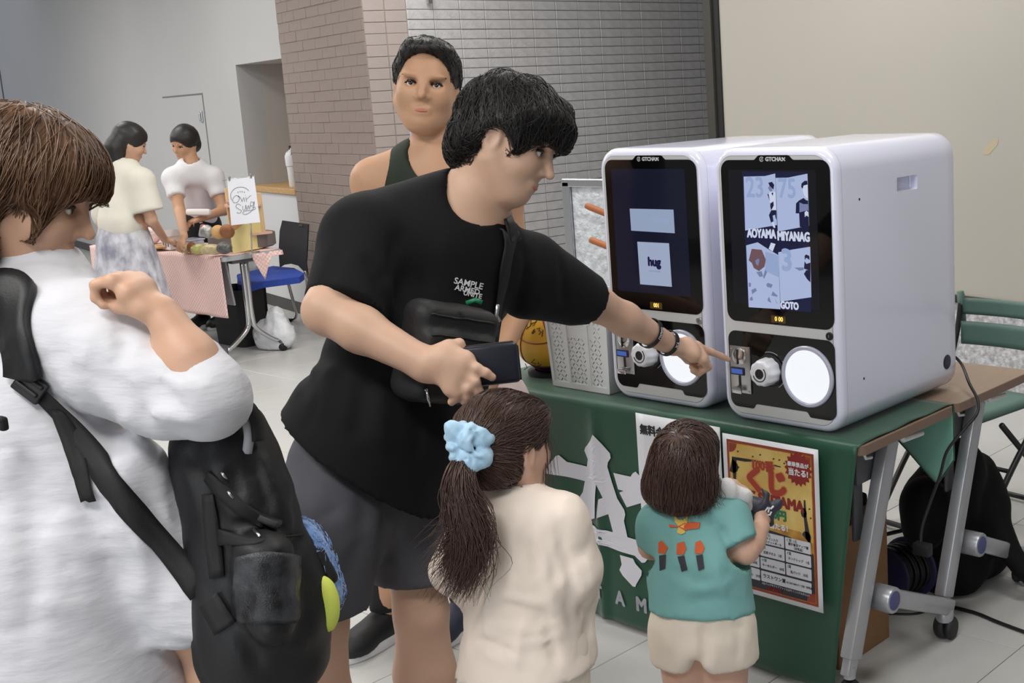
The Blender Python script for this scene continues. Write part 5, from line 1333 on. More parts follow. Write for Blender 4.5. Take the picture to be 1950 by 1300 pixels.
for yy in (0.052, 0.088): zp.tube([proj(Bg, [bgc+bex*x+bey*yy+FD*0.08], 0.0005)[0][0] for x in np.linspace(-0.085, 0.085, 14)], 0.0022, 6)
zp.obj('zip', m_rub, bag, smooth=True, kind='stuff')
pp = at(812, 742, 2.36); z_ = M().lathe([(0.0, 0), (0.0035, 0.001), (0.0035, 0.004), (0.0, 0.006)], pp, -CF, n=10); z_.tube([pp, at(815, 757, 2.362), at(819, 774, 2.366)], [0.0022, 0.0026, 0.002], 6); z_.obj('zip_pull', m_chrome, bag, smooth=True)
gp = M().tube([at(888, 577, 2.41), at(905, 571, 2.41), at(918, 576, 2.412)], 0.005, 6); gp.obj('green_lining', mat('lining_green', (10, 110, 74), rough=.4), bag, smooth=True)
def sribbon(nm, pts, wd, m, par, S, th=0.003, off=0.003, dens=5, t0=2.2, t1=3.0):
    P = np.array(cat([ontoray(S, *q, t0, t1, 160) for q in pts], dens)); T_ = np.gradient(P, axis=0); T_ /= np.linalg.norm(T_, axis=1, keepdims=True)+1e-9
    X = np.cross(T_, P*0-CF); X /= np.linalg.norm(X, axis=1, keepdims=True)+1e-9
    V = np.stack([P+X*wd/2*j for j in (-1, -0.33, 0.33, 1)], 1).reshape(-1, 3); V, _ = proj(S, V, off, 5)
    o = mk(nm, V, [(i*4+j, i*4+j+1, i*4+j+5, i*4+j+4) for i in range(len(P)-1) for j in range(3)], m, par); solid(o, th, 0); return o
sribbon('strap', [(938, 640), (944, 590), (952, 545), (960, 500), (968, 465), (980, 438), (996, 428)], 0.060, m_bag, bag, T, 0.004, 0.008)
M().tube([at(948, 580, 2.40), at(945, 600, 2.405), at(952, 612, 2.41)], 0.004, 6).obj('strap_ring', m_satin, bag, smooth=True)
m_wal = mat('wallet_navy', (30, 32, 44), rough=0.35, bump=0.12, bscale=150)
wc = at(935, 694, 2.368); Rw = frame(-CF*0.96+CR*0.25, CR*0.98+CU*0.10)
wl_ = M().box(wc, (0.106, 0.078, 0.020), Rw.T, bev=0.008, seg=3).obj('wallet', m_wal, base=wc-CU*0.04, ang=40); tag(wl_, 'dark navy wallet held in the right hand of the man in black', 'wallet')
M().tube([wc+Rw.T@np.array(v) for v in ((-0.05, 0.0395, 0), (0.045, 0.0395, 0), (0.0535, 0.030, 0), (0.0535, -0.035, 0))], 0.0018, 6).obj('zip', m_rub, wl_, smooth=True)
def band(fr_, r, wdt, ax, m, nm, lab, body=None):
    c = LE+(LW-LE)*fr_; fr = frame(ax)
    mm = M(); mm.lathe([(r, -wdt/2), (r+0.002, -wdt/2), (r+0.002, wdt/2), (r, wdt/2), (r, -wdt/2)], c, ax, n=32, cap=False); o = mm.obj(nm, m, base=c, ang=40); tag(o, lab, 'wristband', 'wristbands'); return o, c, fr
axL = nrm(LW-LE)
o1, c1, f1 = band(0.70, 0.0375, 0.012, axL+CR*0.05, m_matblk, 'wristband', 'black wristband with pale lettering, higher on the pointing arm')
def bandtxt(o, c, fr, r, body, size, a0):
    ax = fr[2]
    def f(a, b, c_): return np.array([c+(r+0.0028)*(math.cos(a0+p/r)*fr[0]+math.sin(a0+p/r)*fr[1])+ax*q for p, q in zip(a, b)])
    text('lettering', body, size, m_white, o, (0, 0, 0), EX, EZ, 0.0, 0.0002, curve=f)
def face_angle(fr): d = nrm(-CF); return math.atan2(d@fr[1], d@fr[0])
def face_angle(fr): d = nrm(-CF); return math.atan2(d@fr[1], d@fr[0])
bandtxt(o1, c1, f1, 0.0375, 'DAIAU', 0.010, face_angle(f1)-0.35)
o2, c2_, f2 = band(0.955, 0.0325, 0.013, axL, m_rub, 'wristband', 'black wristband with small white marks, right at the pointing hand')
bandtxt(o2, c2_, f2, 0.0325, 'YX', 0.012, face_angle(f2)-0.25)
# ---------------- tall man in a dark green tank top, standing behind
m_tank = mat('tank_green', (30, 42, 30), rough=0.8, noise=0.1, nscale=25, bump=0.1, bscale=200)
m_pink = mat('shorts_pale', (226, 208, 204), rough=0.8, noise=0.05, nscale=10)
nb2 = at(838, 300, 3.48); hd2 = at(812, 168, 3.42)
H2 = Head(hd2, nrm(-CF*0.96+CR*0.12-CU*0.06), nrm(CU*0.98+CR*0.08), 1.10)
ls2 = at(712, 352, 3.50); rs2 = at(958, 372, 3.58); pv2 = at(878, 760, 3.62)
ax2 = nrm(pv2-nb2); fd2 = nrm(-CF+CR*0.1)
B2 = SDF(0.02)
B2.cone(nb2+ax2*0.09, pv2-ax2*0.12, 0.155, 0.125, n=fd2, sc=0.68, k=0.04); B2.cone(pv2-ax2*0.12, pv2, 0.125, 0.14, n=fd2, sc=0.75); B2.cone(ls2, rs2, 0.055, 0.055, k=0.06)
B2.cone(nb2, H2.p(-0.02, 0, -0.06), 0.056, 0.050, k=0.02); B2.cone(nb2, ls2+UP*0.02, 0.055, 0.052, k=0.05); B2.cone(nb2, rs2+UP*0.02, 0.055, 0.052, k=0.05)
H2.build(B2)
le2 = at(700, 560, 3.55); lw2 = at(760, 720, 3.40); re2 = at(985, 592, 3.62); rw2 = at(940, 700, 3.40)
for a, b, c in ((ls2, le2, lw2), (rs2, re2, rw2)): B2.cone(a, b, 0.054, 0.044); B2.cone(b, c, 0.042, 0.028, k=0.015)
hand(B2, lw2, nrm(at(800, 745, 3.36)-lw2), -CF, 1, 1.0, 35); hand(B2, rw2, nrm(at(905, 735, 3.36)-rw2), -CF, -1, 1.0, 35)
lh2 = pv2-CR*0.085+UP*-0.02; rh2 = pv2+CR*0.085-UP*0.02
la2 = np.array([*on_z(742, 1215, 0.0)[:2], 0.09]); ra2 = np.array([*on_z(892, 1196, 0.0)[:2], 0.09])
lk2 = (lh2+la2)/2+fd2*[1, 1, 0]*0.04; rk2 = (rh2+ra2)/2+fd2*[1, 1, 0]*0.04; lk2[2] = rk2[2] = 0.50
leg(B2, lh2, lk2, la2, (0.088, 0.056, 0.060, 0.040)); leg(B2, rh2, rk2, ra2, (0.088, 0.056, 0.060, 0.040))
m2 = person(B2, 'tall man in a dark green tank top standing behind the man in black', m_skin2, (la2+ra2)/2*[1, 1, 0], 0.011, [(*bx(H2.p(0.01, 0, -0.01), 0.165), 0.005), (*bx(lw2+[0, 0, -.03], 0.12), 0.0045), (*bx(rw2+[0, 0, -.03], 0.12), 0.0045)])
H2.features(m2, m_hblk)
T2 = SDF(0.03)
T2.cone(nb2+ax2*0.10, pv2-ax2*0.10, 0.172, 0.160, n=fd2, sc=0.70, k=0.04); T2.cone(pv2-ax2*0.10, pv2+ax2*0.10, 0.160, 0.180, n=fd2, sc=0.76)
T2.cone(nb2+ax2*0.06-CR*0.09, nb2+ax2*0.02-CR*0.085, 0.062, 0.060, k=0.03); T2.cone(nb2+ax2*0.06+CR*0.09, nb2+ax2*0.02+CR*0.085, 0.062, 0.060, k=0.03)
for sg, sp_ in ((-1, ls2), (1, rs2)): T2.ell(sp_+CR*sg*0.035+ax2*0.07, (0.062, 0.075, 0.13), np.stack([CR, CF, CU]), k=0.01, op='s')
T2.ell(nb2+fd2*0.06-ax2*0.005, (0.078, 0.14, 0.088), np.stack([CR, CF, CU]), k=0.008, op='s')
T2.noise(0.005, 12, 21).cut(pv2+ax2*0.06, ax2, 9)
T2.obj('tank_top', m_tank, m2, h=0.010)
S2 = SDF(0.03); S2.cone(pv2-ax2*0.05, pv2+ax2*0.04, 0.150, 0.160, n=fd2, sc=0.78); S2.cone(lh2, lh2+(lk2-lh2)*0.9, 0.115, 0.105, k=0.04); S2.cone(rh2, rh2+(rk2-rh2)*0.9, 0.115, 0.105, k=0.04)
S2.noise(0.004, 12, 23).cut(lk2+UP*0.06, DN, 9); S2.obj('shorts', m_pink, m2, h=0.012)
m_sock = mat('sock_black', (30, 30, 34), rough=0.9)
for a, m_, nm in ((la2, m_nyl, 'l'), (ra2, mat('shoe_navy', (44, 48, 66), rough=.6), 'r')):
    d = nrm(nrm(-CF*[1, 1, 0])*0.8-CR*[1, 1, 0]*0.45); o = shoe(m2, a*[1, 1, 0]+d*0.20, a*[1, 1, 0]-d*0.085, 0.1, m_, m_wplas, 0.10, high=0.02, lace=(m_nyl if nm == 'l' else mat('lace_blue', (70, 140, 210), rough=.6)))
    M().lathe([(0.050, 0.0), (0.049, 0.05), (0.053, 0.11), (0.052, 0.125)], a+[0, 0, 0.012], (0, 0, 1), n=20).obj('sock', m_sock, m2, smooth=True)
k2 = H2.k; R2 = H2.R; G2 = SDF(0.025)
G2.ell(H2.p(-0.010, 0, 0.040), (0.100*k2, 0.084*k2, 0.086*k2), R2); G2.ell(H2.p(-0.045, 0, -0.01), (0.062*k2, 0.078*k2, 0.070*k2), R2); G2.ell(H2.p(0.045, 0, 0.085), (0.045*k2, 0.066*k2, 0.034*k2), R2)
G2.ell(H2.p(0.095, 0, 0.0), (0.062*k2, 0.086*k2, 0.082*k2), R2, k=0.015, op='s'); 
for sg in (1, -1): G2.ell(H2.p(0.005, sg*0.095, -0.045), (0.04*k2, 0.04*k2, 0.055*k2), R2, k=0.01, op='s')
G2.noise(0.004, 60, 8); h2o = G2.obj('hair', m_hblk, m2, h=0.0065)
cr2 = H2.p(-0.05, 0, 0.12)
def flow2(P):
    q = P-cr2; up = q@H2.u; v = q-np.outer(up, H2.u); v /= np.linalg.norm(v, axis=1, keepdims=True)+1e-6; return v*0.6+H2.u*0.1-H2.u*np.clip(-up/0.08, 0, 1)[:, None]
strands('hair_strand', combed(G2, None, None, 1500, flow2, 4, 0.008, 0.002, 0.010, 0.4, seed=5, droop=1.0), 0.0011, m_hblk, h2o)
# lanyard tab at his neck
M().box(at(790, 264, 3.50), (0.03, 0.012, 0.05), bev=0.004).obj('collar_tag', mat('tag_pale', (196, 206, 224), rough=.6), m2, ang=40)

# ---------------- woman in a loose white shirt, backpack worn in front
m_shirt = mat('shirt_white', (206, 206, 212), rough=0.8, noise=0.03, nscale=20, bump=0.45, bscale=24, stretch=(1, 1, 3.6), bdist=0.004)
m_shirtS = mat('shirt_white_sleeve', (232, 232, 238), rough=0.8, bump=0.35, bscale=22, bdist=0.005)
W_t = 1.92
nb3 = at(62, 545, 1.94); hd3 = at(40, 372, 1.92)
H3 = Head(hd3, nrm(CR*0.90-CU*0.26+CF*0.22), nrm(CU*0.95+CR*0.28), 1.02)
rs3 = at(165, 620, 1.86); ls3 = at(10, 590, 2.10); pv3 = at(105, 1090, 1.96); ax3 = nrm(pv3-nb3); fd3 = nrm(CR*0.75+CF*0.45)
re3 = at(398, 742, 1.765); rw3 = at(308, 596, 1.775)
B3 = SDF(0.02)
B3.cone(nb3+ax3*0.08, pv3-ax3*0.1, 0.105, 0.105, n=fd3, sc=0.75); B3.cone(pv3-ax3*0.1, pv3+ax3*0.05, 0.105, 0.135, n=fd3, sc=0.85); B3.cone(rs3, ls3, 0.045, 0.045, k=0.05)
B3.cone(nb3, H3.p(-0.015, 0, -0.06), 0.050, 0.048, k=0.03); H3.build(B3)
B3.cone(rs3, re3, 0.045, 0.040); B3.cone(re3, re3+(rw3-re3)*0.4, 0.037, 0.036, k=0.012); B3.cone(re3+(rw3-re3)*0.4, rw3, 0.036, 0.0245, k=0.02)
hand(B3, rw3, nrm(at(248, 540, 1.775)-rw3), nrm(CU*0.75+CR*0.45-CF*0.25), -1, 0.86, (62, 66, 70, 72), thumb_in=0.9)
le3 = at(40, 860, 2.25); lw3 = at(230, 760, 2.28); B3.cone(ls3, le3, 0.045, 0.038); B3.cone(le3, lw3, 0.037, 0.026); hand(B3, lw3, nrm(CR+CF*.3), CU, 1, 0.92, 40)
rh3 = pv3-CF*0.07+CR*0.0; lh3 = pv3+CF*0.09; base3 = (rh3+lh3)/2*[1, 1, 0]
ra3 = np.array([rh3[0]+0.10, rh3[1]+0.10, 0.085]); la3 = np.array([lh3[0], lh3[1], 0.085]); rk3 = at(450, 1400, 1.95); lk3 = (lh3+la3)/2
leg(B3, at(400, 1170, 1.95), rk3, np.array([rk3[0], rk3[1], 0.085]), (0.056, 0.052, 0.055, 0.036)); B3.cone(rh3, at(400, 1170, 1.95), 0.09, 0.056); leg(B3, lh3, lk3, la3, (0.085, 0.052, 0.055, 0.036))
w3 = person(B3, 'woman with brown hair in a loose white shirt, arm raised, carrying a black backpack', m_skinw, base3, 0.010, [(*bx(H3.p(0.02, 0, -0.01), 0.155), 0.0045), (*bx(at(295, 600, 1.775), 0.125), 0.0034)])
H3.features(w3, m_hbrl)
T3 = SDF(0.035)
T3.cone(nb3+ax3*0.07, nb3+ax3*0.22, 0.118, 0.150, n=fd3, sc=0.85, k=0.05); T3.cone(nb3+ax3*0.22, pv3, 0.150, 0.195, n=fd3, sc=0.92); T3.cone(pv3, pv3+ax3*0.20, 0.195, 0.225, n=fd3, sc=0.95)
T3.cone(nb3+ax3*0.035+CR*0.02, rs3+ax3*0.01, 0.066, 0.072, k=0.05); T3.cone(nb3+ax3*0.03, ls3, 0.07, 0.07, k=0.05)
T3.cone(at(165, 645, 1.86), at(238, 698, 1.83), 0.082, 0.078, k=0.03); T3.cone(at(238, 698, 1.83), at(312, 744, 1.80), 0.078, 0.065, k=0.03); T3.cone(at(312, 744, 1.80), at(394, 757, 1.77), 0.065, 0.058, k=0.02); T3.cone(at(396, 752, 1.772), at(374, 697, 1.782), 0.056, 0.043, k=0.02)
T3.cone(at(250, 900, 1.86), at(335, 1110, 1.88), 0.055, 0.055, k=0.05); T3.cone(at(335, 1110, 1.88), at(345, 1180, 1.88), 0.055, 0.045, k=0.03); T3.cone(at(375, 1085, 1.84), at(385, 1195, 1.85), 0.018, 0.020, k=0.03)
T3.cone(nb3+CR*0.01-ax3*0.012, nb3+ax3*0.03, 0.070, 0.075, k=0.03)                  # stand-up collar
T3.xfold([(222, 560, 228, 700, .010, -.008), (228, 700, 165, 672, .010, -.007), (150, 690, 300, 828, .016, -.014), (245, 640, 330, 700, .010, .006), (240, 690, 400, 740, .012, .007), (245, 740, 380, 800, .012, -.007), (260, 700, 340, 780, .012, -.008), (280, 780, 390, 800, .010, .006), (320, 700, 390, 730, .008, -.005), (95, 640, 240, 960, .022, -.014), (200, 830, 310, 1100, .02, .012), (120, 800, 190, 1150, .022, .008), (270, 880, 300, 1200, .018, -.014), (30, 800, 50, 1250, .02, -.010), (320, 900, 350, 1150, .014, -.010), (90, 900, 250, 940, .008, .004), (60, 960, 230, 985, .008, -.004), (40, 1010, 220, 1050, .009, .004), (80, 1080, 260, 1100, .009, -.004), (30, 1130, 230, 1170, .009, .004), (80, 1210, 280, 1230, .009, -.004), (150, 1010, 290, 1000, .008, .004)], 1.5, 2.2)
T3.noise(0.0034, 30, 31, (1, 1, 2.2), 3, 1.0)
T3.cone(nb3-ax3*0.12, nb3+ax3*0.03, 0.060, 0.056, k=0.006, op='s')
T3.cut(at(200, 1370, 1.9), DN, 9)
s3 = T3.obj('shirt', m_shirt, w3, h=0.0075)
Sh3 = SDF(0.03); Sh3.cone(pv3-ax3*0.05, pv3+ax3*0.05, 0.13, 0.145, n=fd3, sc=0.9); Sh3.cone(rh3, at(360, 1200, 1.95), 0.09, 0.066); Sh3.cone(lh3, lk3+UP*0.2, 0.10, 0.09); Sh3.cut(at(360, 1215, 1.95), nrm(at(450, 1400, 1.95)-at(400, 1170, 1.95)), 0.14); Sh3.obj('shorts', mat('shorts_cream', (226, 216, 204), rough=.85), w3, h=0.012)
for a in (np.array([rk3[0], rk3[1], 0.085]), la3): d = nrm(fd3*[1, 1, 0]); shoe(w3, a*[1, 1, 0]+d*0.17, a*[1, 1, 0]-d*0.07, 0.1, m_wplas, m_wplas, 0.088)
k3 = H3.k; R3 = H3.R; G3 = SDF(0.03)
G3.ell(H3.p(-0.010, 0, 0.036), (0.112*k3, 0.096*k3, 0.100*k3), R3); G3.ell(H3.p(-0.050, 0, -0.03), (0.078*k3, 0.090*k3, 0.10*k3), R3); G3.ell(H3.p(0.062, 0, 0.050), (0.050*k3, 0.075*k3, 0.050*k3), R3)
G3.cone(H3.p(-0.070, 0.02, -0.06), nb3-CR*0.055-CF*0.03+ax3*0.02, 0.062, 0.050, k=0.03); G3.cone(H3.p(-0.02, -0.082, 0.0), H3.p(-0.012, -0.080, -0.10), 0.024, 0.016, k=0.02); G3.cone(H3.p(0.045, -0.070, 0.030), H3.p(0.040, -0.073, -0.045), 0.020, 0.012, k=0.02)
G3.ell(H3.p(0.100, 0, -0.045), (0.056*k3, 0.090*k3, 0.078*k3), R3, k=0.012, op='s'); G3.ell(H3.p(0.035, -0.095, -0.055), (0.036*k3, 0.035*k3, 0.055*k3), R3, k=0.012, op='s')
G3.noise(0.005, 40, 14); g3o = G3.obj('hair', m_hbrl, w3, h=0.006)
cr3 = H3.p(-0.03, 0, 0.14)
def flow3(P):
    q = P-cr3; up = q@H3.u; v = q-np.outer(up, H3.u); v /= np.linalg.norm(v, axis=1, keepdims=True)+1e-6; return v*0.5-H3.f*0.15-H3.u*(0.3+np.clip(-up/0.07, 0, 1.2))[:, None]
strands('hair_strand', combed(G3, None, None, 3000, flow3, 9, 0.014, 0.004, 0.010, 0.25, seed=7), 0.0010, [m_hbrl][0], g3o)
# backpack with straps, and the fuzzy pouch hanging on it
m_web = mat('webbing_black', (13, 13, 15), rough=0.7, bump=0.25, bscale=500)
bp_t = 1.80
def bpt(px, py, dt=0.0): return at(px, py, bp_t+dt)
K = SDF(0.03)
K.ell(bpt(502, 1190, .10), (0.090, 0.095, 0.135), k=0.05); K.cone(bpt(436, 900, .08), bpt(492, 1150, .10), 0.070, 0.086, n=CF, sc=1.1, k=0.04); K.cone(bpt(452, 820, .08), bpt(476, 930, .08), 0.045, 0.062, k=0.03); K.cone(bpt(372, 850, .08), bpt(452, 1120, .10), 0.036, 0.048, k=0.04); K.cone(bpt(505, 960, .09), bpt(566, 1130, .11), 0.042, 0.048, k=0.03); K.cone(bpt(486, 1262, .09), bpt(545, 1240, .10), 0.072, 0.056, k=0.04); K.cone(bpt(420, 850, .05), bpt(500, 1010, .05), 0.030, 0.035, k=0.02)
K.cone(bpt(500, 1070, .0), bpt(518, 1165, .0), 0.044, 0.046, k=0.02)           # bottle in the side pocket
K.xfold([(395, 930, 425, 1110, .014, -.012), (420, 1000, 555, 1012, .008, -.010), (430, 1045, 570, 1035, .009, .008), (480, 1192, 600, 1195, .008, -.010), (500, 860, 560, 1010, .012, .008), (470, 870, 515, 1000, .010, -.010), (440, 880, 450, 960, .012, -.010), (455, 1080, 470, 1190, .008, -.010), (430, 1160, 500, 1290, .012, -.008), (560, 1100, 585, 1190, .010, -.008), (350, 850, 400, 960, .014, -.010), (520, 1215, 590, 1230, .010, .008)], 1.5, 2.1)
K.noise(0.006, 17, 41, (1, 1, 1), 3, 0.8)
kb_ = K.obj('backpack', m_nyl, None, h=0.0075, base=bpt(470, 1330, .1)); tag(kb_, 'large black backpack hanging at the front of the woman in white', 'backpack')
hp_ = cat([bpt(422, 822, .03), bpt(436, 790, .02), bpt(452, 765, .02), bpt(472, 772, .02), bpt(488, 800, .03), bpt(492, 840, .03)], 6)
M().tube(hp_, 1.0, 6, flat=(0.020, 0.008), up=nrm(CF+CR*0.4)).obj('top_handle', m_web, kb_, smooth=True)
M().tube(cat([bpt(455, 790, .035), bpt(468, 800, .03), bpt(474, 830, .028), bpt(470, 862, .03)], 5), 0.008, 6).obj('grey_lining', mat('lining_grey', (172, 172, 178), rough=.6), kb_, smooth=True)
def surf(S, px, py, t0=1.5, t1=2.1): return ontoray(S, px, py, t0, t1, 120)
def ribbon(nm, pts, wd, m, par, S=None, th=0.003, off=0.003, dens=5):
    """flat webbing laid over a body along pixel points"""
    P = np.array(cat([surf(S, *q) if S is not None else q for q in pts], dens)); T_ = np.gradient(P, axis=0); T_ /= np.linalg.norm(T_, axis=1, keepdims=True)+1e-9
    N = P*0-CF; X = np.cross(T_, N); X /= np.linalg.norm(X, axis=1, keepdims=True)+1e-9
    V = np.stack([P+X*wd/2*j for j in (-1, -0.33, 0.33, 1)], 1).reshape(-1, 3)
    if S is not None:
        V, _ = proj(S, V, off, 5); Q = np.array(V).reshape(-1, 4, 3)
        for _ in range(10): Q[1:-1] = Q[1:-1]*.4+(Q[:-2]+Q[2:])*.3
        V = Q.reshape(-1, 3); d0 = S.eval(V); V = V-CF*np.clip(off-d0, 0, 0.02)[:, None]*0.8
    o = mk(nm, V, [(i*4+j, i*4+j+1, i*4+j+5, i*4+j+4) for i in range(len(P)-1) for j in range(3)], m, par); solid(o, th, 0); return o
ribbon('side_strap', [(395, 905), (430, 940), (470, 975), (505, 995)], 0.020, m_web, kb_, K); ribbon('side_strap', [(415, 1022), (470, 1032), (520, 1028), (575, 1018)], 0.024, m_web, kb_, K); ribbon('compression_strap', [(400, 940), (405, 1020), (415, 1100)], 0.022, m_web, kb_, K)
mp_ = SDF(0.02); 
mesh_m = mat('pocket_mesh', (62, 64, 70), rough=0.35, noise=0.5, nscale=34, bump=0.6, bscale=420, c2=(12, 12, 15))
pk = M().grid(lambda u, v: proj(K, [surf(K, 452+118*u-16*abs(u-.5)*v, 1060+125*v-10*math.sin(math.pi*u)*(1-v))], 0.004, 4)[0][0], 14, 14).obj('mesh_pocket', mesh_m, kb_, smooth=True); solid(pk, 0.002, 0)
for q in ((424, 898), (436, 934), (486, 1006)): M().tube([surf(K, q[0], q[1])-CF*0.006, surf(K, q[0]+6, q[1]+6)-CF*0.008, surf(K, q[0]+12, q[1]+14)-CF*0.006], 0.0022, 6).obj('zip_pull', m_satin, kb_, smooth=True)
M().box(surf(K, 515, 990)-CF*0.004, (0.034, 0.012, 0.024), R=frame(-CF, CR*0.9-CU*0.4).T, bev=0.004).obj('buckle', m_matblk, kb_, ang=40)
# shoulder strap: padded part over the shoulder, buckle, then webbing down to the pack
pad = ribbon('shoulder_strap', [(-30, 560), (20, 545), (45, 570), (38, 620), (48, 670), (62, 715)], 0.072, m_nyl, kb_, T3, th=0.012, off=0.010)
ribbon('strap_webbing', [(70, 735), (105, 770), (175, 860), (250, 960), (320, 1045), (385, 1125)], 0.036, m_web, kb_, T3, th=0.002, off=0.006)
ribbon('strap_webbing', [(400, 1140), (412, 1160), (432, 1195)], 0.036, m_web, kb_, K, th=0.002, off=0.006)
ribbon('strap_tail', [(112, 775), (135, 840), (158, 895), (176, 946)], 0.034, m_web, kb_, T3, th=0.002, off=0.008)
bk3 = surf(T3, 66, 735)-CF*0.012
M().box(bk3, (0.046, 0.034, 0.010), R=frame(-CF, CR*0.8-CU*0.6).T, bev=0.003).obj('ladder_buckle', m_matblk, kb_, ang=40)
t = M()
for o_ in (-0.010, 0.004): t.box(bk3-CF*0.007+nrm(-CR*0.6-CU*0.8)*o_, (0.038, 0.006, 0.006), R=frame(-CF, CR*0.8-CU*0.6).T, bev=0.002)
t.obj('buckle_bar', m_rub, kb_, kind='stuff')
t = M().box(at(4, 806, 1.74), (0.02, 0.012, 0.02), bev=0.004); t.obj('strap_end', m_web, kb_)
# fuzzy pouch
F4 = SDF(0.02); fc = bpt(590, 1100, .13)
F4.cone(bpt(572, 1015, .14), bpt(610, 1130, .14), 0.022, 0.034, k=0.02); F4.ell(bpt(596, 1090, .14), (0.030, 0.030, 0.07))
fz = F4.obj('fuzzy_pouch', mat('fuzz_blue', (132, 170, 226), rough=0.95, sheen=0.6), None, h=0.006, base=bpt(600, 1200, .13)); tag(fz, 'blue fuzzy pouch with a yellow-green pad hanging from the black backpack', 'pouch')
Y4 = SDF(0.02); Y4.ell(bpt(619, 1150, .105), (0.022, 0.022, 0.046)); Y4.obj('yellow_pad', mat('pad_lime', (222, 234, 104), rough=0.8), fz, h=0.006)
X4 = SDF(0.02); X4.cone(bpt(605, 1052, .12), bpt(632, 1100, .12), 0.011, 0.010); X4.obj('black_ear', m_nyl, fz, h=0.005)
def flow4(P): return np.tile(nrm(CR*0.5-CU*0.8), (len(P), 1))
strands('fuzz', combed(F4, None, None, 1500, flow4, 4, 0.004, 0.004, 0.008, 0.8, seed=9, droop=0.5), 0.0007, MATS['fuzz_blue'], fz)
M().tube([bpt(552, 975, .06), bpt(556, 985, .08), bpt(566, 1000, .12)], 0.0025, 6).obj('ring', m_satin, fz, smooth=True)
# ---------------- girl with a ponytail
m_bei = mat('tunic_beige', (240, 226, 213), rough=0.85, noise=0.03, nscale=14, bump=0.3, bscale=30, bdist=0.004)
m_crm = mat('shorts_ivory', (238, 226, 210), rough=0.85, noise=0.04, nscale=14, bump=0.2, bscale=60)
gt = 2.28
def gpt(px, py, dt=0.0): return at(px, py, gt+dt)
HG = Head(gpt(962, 850, 0), nrm(CF*0.72+CR*0.62+CU*0.10), nrm(CU*0.97-CR*0.08-CF*0.12), 0.86, 1.0)
nbg = gpt(985, 935, .0); pvg = gpt(1000, 1235, .02); axg = nrm(pvg-nbg); fdg = nrm(CF*0.85+CR*0.35); sdg = nrm(np.cross(axg, fdg)); 
if sdg@CR < 0: sdg = -sdg
lsg = nbg+axg*0.045-sdg*0.095; rsg = nbg+axg*0.045+sdg*0.095
BG = SDF(0.018); BG.cone(nbg+axg*0.06, pvg, 0.075, 0.082, n=fdg, sc=0.75); BG.cone(lsg, rsg, 0.030, 0.030, k=0.03); BG.cone(nbg+axg*0.02, HG.p(-0.01, 0, -0.055), 0.034, 0.034, k=0.02); HG.build(BG)
reg = gpt(1092, 1085, -.02); rwg = gpt(1105, 1150, .10); leg_ = gpt(866, 1090, -.02); lwg = gpt(900, 1160, .12)
for a, b, c, sg in ((rsg, reg, rwg, 1), (lsg, leg_, lwg, -1)):
    BG.cone(a, b, 0.030, 0.026); BG.cone(b, c, 0.026, 0.019); hand(BG, c, nrm(fdg*0.8-CU*0.2-sdg*sg*0.5), CU, -sg, 0.58, 40, k=0.004)
lhg = pvg-sdg*0.05; rhg = pvg+sdg*0.05; lag = np.array([*(lhg*[1, 1, 0])[:2], 0.055]); rag = np.array([*(rhg*[1, 1, 0])[:2], 0.055])
for a, b in ((lhg, lag), (rhg, rag)): kn = (a+b)/2; kn[2] = 0.29; leg(BG, a, kn, b, (0.058, 0.040, 0.042, 0.028))
gl4 = person(BG, 'little girl with a ponytail and light blue scrunchie in a beige tunic', m_skink, (lag+rag)/2*[1, 1, 0], 0.0085, [(*bx(HG.p(0, 0, 0), 0.125), 0.0045), (*bx(rwg, .07), .004)])
HG.features(gl4, m_hbrn)
TG = SDF(0.03)
TG.cone(nbg+axg*0.075, nbg+axg*0.20, 0.090, 0.105, n=fdg, sc=0.80); TG.cone(nbg+axg*0.20, pvg+axg*0.065, 0.105, 0.138, n=fdg, sc=0.88)
TG.cone(nbg+axg*0.035, lsg+axg*0.012, 0.045, 0.042, k=0.03); TG.cone(nbg+axg*0.035, rsg+axg*0.012, 0.045, 0.042, k=0.03); TG.cone(nbg+axg*0.005, nbg+axg*0.03, 0.046, 0.05, k=0.02)
TG.cone(rsg, gpt(1095, 1085, -.02), 0.043, 0.050, k=0.03); TG.cone(gpt(1095, 1085, -.02), gpt(1108, 1130, .04), 0.048, 0.032, k=0.02); TG.cone(lsg, gpt(868, 1085, -.02), 0.043, 0.046, k=0.03); TG.cone(gpt(868, 1085, -.02), gpt(890, 1125, .05), 0.044, 0.032, k=0.02)
TG.cone(gpt(1105, 1160, .03), gpt(1122, 1235, .03), 0.022, 0.014, k=0.03)
TG.xfold([(1055, 985, 1092, 1200, .010, -0.0192), (1030, 975, 1065, 1190, .010, 0.0096), (915, 1010, 892, 1200, .012, -0.0192), (985, 960, 985, 1160, .010, 0.0080), (935, 1120, 1050, 1150, .007, 0.0080), (925, 1150, 1065, 1185, .007, -0.0096), (920, 1180, 1060, 1200, .007, 0.0080), (940, 1225, 1080, 1205, .007, 0.0096), (900, 1215, 1000, 1250, .007, -0.0096), (1000, 1180, 985, 1275, .009, 0.0112), (1035, 1190, 1060, 1270, .009, -0.0096), (945, 1050, 935, 1240, .010, 0.0112), (920, 1235, 965, 1265, .007, 0.0080), (1085, 1040, 1120, 1120, .009, -0.0096), (1075, 1060, 1090, 1130, .008, 0.0080), (1010, 1030, 1030, 1100, .008, -0.0064)], 1.9, 2.6)
TG.noise(0.0045, 26, 51, (1, 1, 1), 3, 0.9); TG.cone(nbg-axg*0.06, nbg+axg*0.015, 0.037, 0.036, k=0.005, op='s')
TG.cut(gpt(1005, 1282, 0), nrm(axg+CR*0.06), 9)
tg = TG.obj('tunic', m_bei, gl4, h=0.007)
